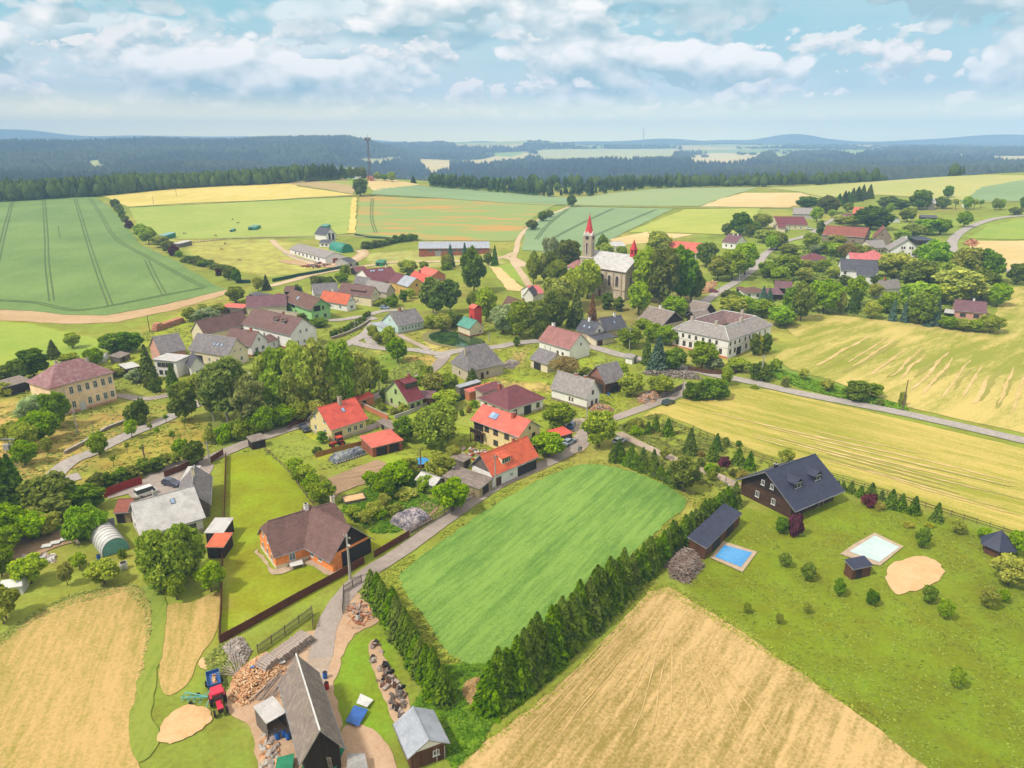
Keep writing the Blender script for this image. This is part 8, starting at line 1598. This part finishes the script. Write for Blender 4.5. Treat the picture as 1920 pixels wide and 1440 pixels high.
TL = """L 151 349 366 16;L 166 355 368 18;U 217 373 388 16;U 224 383 398 16;U 229 393 407 13;U 234 402 416 14;P 242 412 428 15;L 267 419 448 27;L 280 425 458 30;L 302 442 464 28;K 316 450 474 24;P 328 458 480 20;L 336 470 482 14
P 410 502 517 12;K 428 502 525 18;K 445 504 531 18;K 676 333 368 27;K 1072 364 388 18;K 997 412 431 21;K 1018 396 415 19;K 1030 393 408 14;K 648 315 338 11;K 658 312 338 13;K 670 312 338 13;K 682 312 338 14;L 708 322 338 12;L 721 326 339 15;S 775 330 343 12;L 735 322 341 14
B 845 458 500 18;B 872 455 498 18;S 928 460 498 15;D 838 476 502 22;K 888 463 550 46;K 915 472 497 17;D 765 488 516 36;D 795 490 506 18;V 837 490 506 22;S 500 515 543 18;D 485 518 546 18;U 596 517 534 28;U 616 518 534 26;D 641 512 529 26;V 647 497 515 18;W 843 520 588 42;W 811 515 590 46;W 818 540 592 34
D 699 610 634 20;D 710 623 645 22;D 729 612 647 27;D 746 632 679 36;D 810 588 616 28;D 830 588 620 32;K 850 582 612 36;L 829 594 621 22;D 912 540 604 42;E 944 570 626 46;D 890 545 585 26;D 962 585 615 36;D 975 565 634 46;K 1006 560 634 50;K 1040 545 620 48;S 1080 542 612 36;X 1110 552 603 20;L 1045 518 590 64;T 1139 545 580 22;T 1160 554 583 19;D 1197 527 590 42;T 969 628 650 12
K 1030 470 530 38;K 1063 447 505 48;E 1032 443 498 32;D 1101 484 560 46;D 1000 475 532 26;D 1022 475 530 32;D 1045 485 535 38;D 1078 500 575 40;K 1000 470 500 16;L 1135 455 482 34;K 1128 440 480 22;D 1210 466 566 52;K 1240 458 572 58;K 1275 462 568 58;K 1296 500 565 38;D 1232 434 480 46;D 1262 556 594 46;K 1325 452 500 40;D 1345 480 526 44;D 1372 468 525 50;D 1396 455 515 46;K 1387 397 441 38;K 1362 418 440 18;D 1427 400 430 34;K 1405 420 445 20;D 1165 462 485 20
U 1367 545 558 30;U 1382 548 560 24;D 1372 555 592 52;L 1402 556 592 46;D 1430 562 594 42;B 1430 536 566 18;B 1442 540 566 17;T 1413 622 666 18;Q 1423 626 666 12;T 1432 622 664 15;T 1440 624 662 11;B 1232 630 694 40;S 1212 624 682 22;K 1262 652 692 46;D 1315 642 692 54;E 1336 668 694 36;D 1383 672 696 40;U 1427 680 711 42;D 1362 688 722 22;U 1303 716 748 44;U 1338 710 746 52;D 1180 614 652 44;D 1205 597 616 30;D 1222 604 642 32;D 1248 610 646 44;D 1183 700 742 46;D 1238 704 740 44;D 1168 681 704 20;N 1060 668 706 54;V 1098 688 704 22;S 1295 600 625 10
D 1047 758 804 58;D 1123 772 838 60;R 818 760 836 84;K 762 780 826 46;D 836 732 764 50;D 812 700 736 46;D 842 698 734 36;S 886 690 718 26;T 721 727 752 14;V 757 757 773 22;V 740 764 776 16;V 716 757 770 16;T 605 806 831 17;F 1028 813 856 62;F 828 850 902 54;F 850 900 958 66;Y 879 760 774 12;V 888 750 764 16;U 866 768 780 9;U 595 838 851 20
F 695 884 914 28;D 720 886 936 44;D 746 868 908 56;F 766 858 890 34;F 553 860 886 32;D 572 872 902 38;D 586 890 924 36;D 604 903 942 50;F 560 880 905 26;F 664 948 978 30;F 685 958 984 24;F 702 940 970 30;F 722 925 952 24;V 800 895 920 40;V 740 945 962 30;V 760 918 932 40;V 715 955 972 26;D 850 835 868 26;V 695 805 822 0
R 330 990 1094 112;G 161 950 1008 64;T 111 920 976 48;T 138 908 962 44;T 168 905 955 44;K 100 888 962 86;K 184 888 918 36;S 5 822 950 76;S 30 850 935 46;F 60 1043 1094 58;F 127 1058 1098 28;F 196 1053 1094 58;F 332 1078 1124 40;F 396 1058 1110 52;F 150 1040 1066 30;D 20 948 1012 74;D 10 990 1040 60;D 62 962 1010 60;D 92 962 1003 46;D 4 1022 1080 44;F 12 1098 1160 56;F 8 1118 1170 40;V 230 1030 1046 14
D 187 811 854 36;F 248 786 821 22;K 367 826 872 38;D 344 822 860 30;F 312 850 873 20;F 330 850 870 20;A 240 828 850 12;A 268 834 852 10;A 214 852 874 12;A 283 792 812 10;A 296 800 820 10;A 326 806 832 12;A 347 780 806 12;A 312 776 794 10;A 395 792 812 10
K 346 714 790 52;U 262 750 793 40;S 280 646 714 36;S 326 680 732 28;E 253 692 718 28;T 277 705 730 12;U 293 708 735 24;D 345 715 745 40;D 375 700 740 40;W 430 664 798 88;W 472 700 806 62;W 402 692 790 48
L 503 662 762 54;L 533 650 768 60;L 568 640 774 62;L 603 634 770 62;L 640 638 764 60;L 670 655 758 52;L 695 664 742 38;D 495 762 812 38;D 530 758 800 42;D 562 752 792 36;D 594 748 784 32;L 520 690 780 50;L 555 690 780 50;L 590 690 776 50;L 625 690 768 50;L 655 695 762 46;L 583 655 745 46;L 618 665 748 46;L 620 705 755 20;V 700 670 690 22;D 720 690 720 20;V 795 700 718 30;V 775 705 722 30;V 755 712 728 30;V 800 685 705 24
V 398 803 830 30;V 420 797 828 36;V 446 790 822 38;V 472 784 814 32;E 67 742 802 54;L 108 734 804 46;D 82 770 830 60;D 25 792 832 42;D 50 792 848 42;D 48 826 872 44;K 10 685 722 42;K 36 672 716 34;K 65 652 706 52;S 102 637 672 28;D 130 662 682 34;V 8 718 742 30;D 90 820 850 20
D 137 624 653 27;D 178 652 686 32;K 214 625 662 46;K 242 621 660 46;K 208 635 658 18;D 356 577 602 26;E 386 578 606 48;L 410 568 588 30;D 443 537 568 32;D 380 570 590 20;D 460 560 575 12;D 224 690 706 22;D 197 692 712 30;D 205 688 704 20
D 1543 523 587 56;K 1500 528 602 42;K 1482 535 600 34;L 1462 573 612 46;D 1475 585 610 30;D 1602 518 572 38;S 1597 545 586 22;D 1575 548 586 20;D 1633 563 598 28;D 1662 545 588 34;L 1720 528 590 60;K 1722 545 608 50;B 1673 560 602 16;B 1696 552 604 18;B 1740 558 611 22;B 1754 562 611 16;D 1782 594 616 40;D 1806 597 620 34;D 1830 598 622 36;D 1856 590 624 40;L 1800 502 566 84;K 1840 506 560 60;L 1765 490 548 56;K 1730 488 548 76;L 1745 450 512 54;D 1812 464 530 56;K 1845 466 530 50;D 1700 540 580 30;K 1905 492 533 36;D 1676 473 522 64;K 1790 470 510 34;D 1770 530 570 50;D 1868 530 575 36;D 1640 530 560 24;S 1603 540 580 18;K 1615 505 525 22
K 1512 367 391 40;K 1550 367 400 40;K 1632 387 430 64;K 1723 354 393 38;K 1665 367 391 36;K 1690 374 392 34;K 1765 368 391 26;K 1776 347 371 18;D 1700 388 416 30;L 1738 410 440 46;L 1712 418 446 42;D 1762 410 440 36;D 1806 396 426 26;K 1903 388 403 22;A 1790 372 393 12;D 1812 368 393 16;A 1826 373 393 12;A 1838 374 390 10;D 1865 372 394 14;D 1876 372 394 12;K 1918 365 392 14;T 1537 410 443 13;D 1531 388 416 22;L 1690 430 455 30;D 1590 380 398 18;D 1600 405 425 40;D 1575 405 420 26;D 1560 392 408 14;D 1668 380 402 14
D 1457 435 468 34;D 1476 457 478 34;D 1519 436 468 32;D 1445 440 470 24;E 1532 458 476 30;D 1552 452 476 28;D 1570 455 482 34;N 1588 455 486 34;D 1568 440 460 34;V 1620 460 476 30;D 1478 475 515 48;D 1506 500 528 30;D 1560 498 522 24;D 1524 490 504 22;D 1545 486 504 24;D 1510 486 504 20;V 1690 464 480 18;V 1722 462 482 26;D 1464 500 528 36;U 1530 500 510 20;U 1550 500 510 20;K 1515 515 530 30;L 1433 430 455 36;K 1415 415 436 22;D 1440 490 520 40;D 1465 520 530 30;K 1582 515 535 22;K 1640 515 532 24;D 1750 535 560 34;D 1710 520 545 30;D 1658 520 540 20
K 1283 856 920 58;C 1229 778 808 19;C 1252 784 816 23;S 1293 802 850 31;S 1343 812 845 23;C 1336 836 862 26;C 1384 839 869 27;C 1405 845 880 22;C 1215 790 812 18;V 1196 785 800 28;V 1178 790 806 24;V 1194 800 815 26;P 1358 856 874 22;U 1313 859 875 15;Y 1390 882 897 24;U 1375 880 893 16;U 1345 873 884 12;Y 1314 845 855 14;F 1474 840 874 30;U 1360 820 836 14;V 1330 870 888 22;V 1335 880 900 18;S 1160 822 862 30;S 1183 832 872 26;C 1205 838 872 24;C 1225 842 876 22;C 1150 838 866 20;U 1385 826 836 12
C 1570 900 918 14;C 1580 902 919 14;C 1595 902 923 19;C 1613 910 931 18;C 1633 905 931 24;C 1652 918 938 16;C 1670 917 951 26;C 1689 925 956 22;C 1713 930 963 24;C 1755 942 977 24;P 1631 924 949 28;Y 1648 940 956 18;P 1490 960 1004 30;K 1465 968 1000 24;K 1472 1036 1062 22;K 1513 1055 1087 26;K 1572 1084 1117 20;K 1633 1105 1134 22;K 1740 1098 1130 26;K 1728 990 1026 26;C 1660 1000 1030 0;D 1890 1045 1098 60;D 1850 1100 1140 30;D 1880 1105 1130 18;D 1795 975 1000 26;Y 1703 978 988 18;Y 1742 980 988 16;D 1845 990 1010 26;D 1512 1130 1150 14;D 1770 1125 1160 26;D 1905 995 1040 34;D 1460 1150 1170 14;D 1400 1130 1150 14;D 1790 1250 1290 26
V 510 660 668 12;U 498 657 666 10;U 483 658 668 9;U 470 640 650 9;O 511 655 672 16;V 570 600 604 0;U 575 600 606 0;K 598 596 612 34;T 568 585 612 18;T 660 560 575 8;T 757 542 566 14;T 740 548 575 9;D 770 540 560 18;D 735 555 575 26;V 712 560 572 30;B 565 535 550 8;K 558 532 550 10
V 600 578 590 10;D 607 575 585 14;V 1415 722 728 16;V 1475 705 712 16;F 1455 674 698 22;F 1507 692 712 18;U 1472 708 726 14;F 1551 712 734 24;K 1605 712 752 44;F 1632 718 744 36;U 1650 748 760 14;V 1690 735 760 12;U 1436 560 580 26;F 1245 838 862 18"""
PK = []
for line in TL.split('\n'):
    for s in line.split(';'):
        k, px, yt, yb, wp = s.split(); px, yt, yb, wp = float(px), float(yt), float(yb), float(wp)
        if wp < 1: continue
        P = at(px, yb); h = hfor(P, yt); P.z -= .05
        plant(k, P, max(.5, h), max(.4, wp * mpp(P) * 1.04))
# rows: dense spruce hedges and thuja hedges, each plant its own thing
ORD = 'first second third fourth fifth sixth seventh eighth ninth tenth eleventh twelfth thirteenth fourteenth fifteenth sixteenth seventeenth eighteenth nineteenth twentieth'.split()
TENS = {2: ('twenty', 'twentieth'), 3: ('thirty', 'thirtieth'), 4: ('forty', 'fortieth'), 5: ('fifty', 'fiftieth')}
def ordn(i):
    if i < 20: return ORD[i]
    t, u = divmod(i + 1, 10); return TENS[t][1] if u == 0 else TENS[t][0] + '-' + ORD[u - 1]
def row(kind, pts, step, h, w_, phrase, group, jit=.3, off=(0,)):
    P = [at(*p) for p in pts]; seg = [0]
    for a, b in zip(P, P[1:]): seg.append(seg[-1] + (b - a).xy.length)
    n = int(seg[-1] / step) + 1; xs = np.interp(np.linspace(0, seg[-1], n), seg, [p.x for p in P]); ys = np.interp(np.linspace(0, seg[-1], n), seg, [p.y for p in P]); i = 0
    for k in range(n):
        for o in off:
            x = xs[k] + trg.uniform(-jit, jit); y = ys[k] + trg.uniform(-jit, jit); nx, ny = -(ys[min(n - 1, k + 1)] - ys[max(0, k - 1)]), xs[min(n - 1, k + 1)] - xs[max(0, k - 1)]; L = math.hypot(nx, ny) + 1e-9; x += nx / L * o; y += ny / L * o
            t = k / max(1, n - 1); hh = (h[0] + (h[1] - h[0]) * t) * trg.uniform(.84, 1.16); ww = (w_[0] + (w_[1] - w_[0]) * t) * trg.uniform(.92, 1.1)
            plant(kind, Vector((x, y, H(x, y) - .05)), hh, ww, ordn(i) + ' ' + phrase, group); i += 1
row('H', [(938, 1340), (985, 1302), (1060, 1235), (1130, 1170), (1180, 1118)], 1.5, (8.4, 8.2), (4.8, 4.8), 'spruce from the lower end of the tall dense hedge beside the stubble field', 'spruces of the tall dense hedge', off=(1.6,))
row('H', [(1185, 1100), (1230, 1058), (1290, 1008), (1340, 972), (1378, 948)], 1.7, (6.6, 5.0), (3.6, 3.4), 'spruce from the lower end of the hedge along the right side of the crop', 'spruces of the hedge right of the crop')
row('H', [(700, 1118), (735, 1165), (770, 1220), (800, 1268), (828, 1318)], 1.6, (5.6, 6.0), (3.4, 3.8), 'spruce from the top of the hedge along the left side of the crop', 'spruces of the hedge left of the crop')
row('H', [(1152, 858), (1190, 876), (1230, 894), (1268, 912)], 2.2, (3.6, 3.8), (3.2, 3.2), 'small spruce from the lane end of the low hedge behind the crop', 'spruces of the low hedge behind the crop')
row('T', [(205, 915), (230, 905), (262, 892), (296, 882)], 2.2, (3.6, 3.8), (3.0, 3.0), 'thuja from the left in the dark hedge above the yard gate', 'thujas of the dark hedge above the yard')
row('T', [(622, 632), (640, 625), (662, 614), (680, 602), (692, 592)], 2.6, (2.6, 2.6), (1.9, 1.9), 'thuja from the left in the clipped hedge on the garden wall', 'thujas of the clipped hedge on the wall')
row('S', [(1573, 386), (1600, 378), (1630, 372)], 9.0, (11, 13), (9, 9), 'conifer from the left in the dark row on the far slope', 'conifers of the dark row on the slope', jit=1)
row('U', [(690, 466), (720, 460), (755, 453), (775, 451)], 6, (4.5, 4.5), (8, 8), 'bush from the left in the bushy strip left of the brick hall', 'bushes of the strip by the brick hall', jit=1)
row('U', [(360, 490), (390, 498), (420, 508)], 9, (3, 3), (11, 11), 'bush from the left in the scrub below the dark hedgerow', 'bushes of the scrub strip', jit=1.5)
# describe every single plant by what it stands beside
near = {}
for o, ds, x, y in TREES:
    c = min(LAND, key=lambda l: (l[0] - x) ** 2 + ((l[1] - y) * 1.4) ** 2); dx, dy = x - c[0], y - c[1]
    rel = ('left of' if dx < 0 else 'right of') if abs(dx) > abs(dy) * 1.2 else ('behind' if dy < 0 else 'in front of')
    near.setdefault((ds, rel, c[2]), []).append((math.hypot(dx, dy), o))
for (ds, rel, lm), lst in near.items():
    lst.sort(key=lambda q: q[0])
    for i, (d_, o) in enumerate(lst):
        o['label'] = '%s %s %s' % (ds, rel, lm) if len(lst) == 1 else ('%s %s %s, nearest' % (ds, rel, lm) if i == 0 else '%s %s %s, %s nearest' % (ds, rel, lm, ordn(i)))
# woods close behind the crest
tag(band('forest_edge', [(-80, 383), (0, 380), (80, 375), (150, 371), (190, 369), (260, 361), (330, 355), (420, 350), (500, 347), (560, 343), (640, 339)], 190, 3000, (8, 19), (7, 12), .5, 51), 'dark mixed forest standing behind the left wheat and yellow fields', 'forest', kind='stuff')
tag(band('forest_edge', [(975, 366), (1030, 371), (1080, 371), (1130, 365), (1200, 357), (1300, 352), (1400, 351), (1480, 350), (1560, 347), (1640, 341), (1720, 335), (1790, 332)], 170, 2800, (7, 15), (6, 12), .4, 52), 'dark mixed forest standing behind the fields on the right', 'forest', kind='stuff')
tag(band('forest_edge', [(810, 352), (880, 357), (960, 364), (1010, 368)], 120, 340, (6, 12), (6, 10), .6, 53), 'low scrubby wood edge just below the middle crest', 'wood edge', kind='stuff')
# ---------------------------------------------------------------- grass tufts, crop and weeds as ground cover
CROPW = polyw(CROP)
def tufts(name, label, poly, n, size, hgt, leaf, seed, cat='grass', avoid=True, soft=0, up=True):
    wp = polyw(poly); bb = np.array(wp); rg = np.random.default_rng(seed); x = rg.uniform(bb[:, 0].min(), bb[:, 0].max(), n * 3); y = rg.uniform(bb[:, 1].min(), bb[:, 1].max(), n * 3)
    k = inpoly(x, y, wp) & (avoid is False or ~inpoly(x, y, CROPW))
    if avoid:
        for pts, wd in ROADS:
            pa = np.array(pts)
            for a, b in zip(pa, pa[1:]):
                dx, dy = b - a; L = dx * dx + dy * dy + 1e-9; t = np.clip(((x - a[0]) * dx + (y - a[1]) * dy) / L, 0, 1); k &= np.hypot(x - a[0] - t * dx, y - a[1] - t * dy) > wd * .62
        cl = _vn(x, y, 4.0, seed) * .6 + _vn(x, y, 1.3, seed + 1) * .4; k &= cl > soft
    x, y = x[k][:n], y[k][:n]; m = len(x); z = Hn(x, y) + .06
    C = np.column_stack([x, y, z + hgt * .35]); N = rg.normal(size=(m, 3)); N[:, 2] = np.abs(N[:, 2]) + .4; N /= np.linalg.norm(N, axis=1)[:, None]
    T = np.column_stack([rg.normal(size=m) * .5, rg.normal(size=m) * .5, np.ones(m) * .8])
    if up: N = np.column_stack([rg.normal(size=m) * .35, rg.normal(size=m) * .35, np.ones(m)]); T = rg.normal(size=(m, 3)); T[:, 2] = .25
    V, F = quads(C, N, size * rg.uniform(.5, 1.5, m), rg, hgt / size if not up else 1.3, .3 if not up else .05, T)
    return tag(link(bpy.data.objects.new(name, npmesh(name, V, F, M(leaf)))), label, cat, kind='stuff')
leafmat('l_crop', A(110, 150, 56), A(136, 174, 72), tr=.2, varv=.0, varh=.0, k=1.2); leafmat('l_grass', A(126, 144, 52), A(170, 172, 84), tr=.2, varh=0, varv=0, k=1.3); leafmat('l_weed', A(84, 122, 46), A(132, 158, 66), tr=.2); leafmat('l_lawn', A(116, 140, 34), A(150, 162, 48), tr=.2, varh=0, varv=0, k=1.3); leafmat('l_straw', A(196, 168, 104), A(224, 196, 136), tr=.1)
tufts('crop_plants', 'dense green crop leaves covering the field by the lane', CROP, 40000, .10, .17, 'l_crop', 1, 'crop', avoid=False)
tufts('verge_grass', 'tall grass growing on the verges around the crop field', [(690, 1080), (760, 1040), (930, 925), (1060, 868), (1130, 862), (1270, 915), (1390, 940), (1200, 1120), (940, 1350), (830, 1330), (700, 1130)], 14000, .2, .3, 'l_grass', 2, soft=.40)
tufts('rough_weeds', 'nettles and rough weeds between the spruce rows at the bottom', [(830, 1250), (920, 1240), (930, 1340), (900, 1400), (850, 1440), (770, 1330), (800, 1290)], 7000, .28, .34, 'l_weed', 3, 'weeds')
tufts('rough_weeds', 'nettles growing around the poles and wood heap', [(384, 1230), (430, 1200), (470, 1250), (430, 1290), (395, 1300)], 2200, .28, .35, 'l_weed', 4, 'weeds', soft=.3)
tufts('garden_growth', 'vegetables, herbs and weeds growing through the gardens', [(600, 960), (760, 880), (840, 860), (870, 900), (800, 970), (740, 1000), (700, 1000), (640, 960)], 9000, .26, .28, 'l_weed', 5, 'garden plants', soft=.45)
tufts('garden_growth', 'low plants growing in the garden left of the log house', [(1150, 800), (1230, 775), (1400, 850), (1470, 880), (1390, 930), (1280, 900), (1150, 860)], 7000, .25, .25, 'l_weed', 6, 'garden plants', soft=.5)
tufts('potato_rows', 'leafy potato rows at the top of the left vegetable plot', [(54, 1000), (108, 983), (118, 992), (60, 1014)], 1500, .25, .25, 'l_crop', 7, 'garden plants', avoid=False)
tufts('ditch_growth', 'lush green growth in the ditch by the old lane', [(700, 740), (740, 690), (790, 675), (800, 690), (770, 715), (690, 745)], 5000, .4, .5, 'l_weed', 9, 'weeds', soft=.2)
tufts('verge_grass', 'tall green grass on the bank of the road below the upper mown field', [(1435, 700), (1440, 690), (1560, 722), (1700, 762), (1705, 775), (1600, 752), (1500, 728)], 8000, .35, .4, 'l_weed', 10)
tufts('garden_growth', 'plants growing among the gardens of the right hand village', [(1440, 470), (1640, 440), (1780, 480), (1790, 590), (1540, 590), (1440, 560)], 9000, .8, .8, 'l_weed', 13, 'garden plants', soft=.45)

tufts('village_grass', 'unmown grass and weeds between the houses and gardens of the village', [(380, 700), (480, 640), (700, 600), (900, 590), (1180, 600), (1300, 690), (1240, 745), (1120, 790), (1000, 860), (800, 960), (700, 900), (440, 850), (120, 900), (60, 900), (300, 740)], 26000, .30, .22, 'l_grass', 21, soft=.46)
tufts('village_grass', 'rough summer grass on the meadows left of the village', [(0, 745), (130, 680), (330, 600), (460, 560), (600, 600), (300, 720), (300, 780), (60, 960), (0, 980)], 12000, .34, .25, 'l_grass', 22, soft=.48)
tufts('garden_grass', 'uneven grass tufts on the big garden right of the hedge', [(1290, 1110), (1330, 1040), (1400, 970), (1600, 940), (1990, 1050), (1990, 1500), (1700, 1430)], 9000, .15, .1, 'l_lawn', 23, soft=.4)

tufts('field_margin', 'weedy grass along the edge of the near stubble field', [(885, 1400), (1000, 1318), (1100, 1232), (1215, 1102), (1260, 1092), (1400, 1182), (1640, 1350), (1660, 1372), (1400, 1204), (1250, 1114), (1222, 1118), (1110, 1246), (1010, 1330), (900, 1412)], 7000, .16, .2, 'l_grass', 31, soft=.25)
tufts('field_margin', 'weedy grass along the edge of the left stubble field', [(-10, 1195), (60, 1150), (130, 1115), (235, 1092), (275, 1105), (292, 1140), (290, 1210), (268, 1300), (255, 1370), (240, 1366), (256, 1290), (274, 1200), (272, 1145), (235, 1110), (130, 1135), (60, 1170), (0, 1215)], 6000, .16, .2, 'l_grass', 32, soft=.25)
# ---------------------------------------------------------------- haze: one even body of air round everything
hb = MB(); hb.box(-10100, 10100, -10100, 10100, -190, 330, mat('haze_tmp', (.5, .5, .5)))
ho = hb.build('haze'); ho.data.materials.clear()
hm = bpy.data.materials.new('haze'); hm.use_nodes = True; t = NT(hm.node_tree); t.n.clear()
pv = t.new('ShaderNodeVolumePrincipled', {'Color': (.37, .60, .96, 1), 'Density': HAZE, 'Anisotropy': -.2}); t.new('ShaderNodeOutputMaterial', {'Volume': pv.outputs[0]})
ho.data.materials.append(hm); tag(ho, 'thin bluish summer haze between the village and the far hills', 'haze', kind='stuff')
print('objects', len(bpy.data.objects), 'zmin', gz.min(), 'zmax', gz.max())
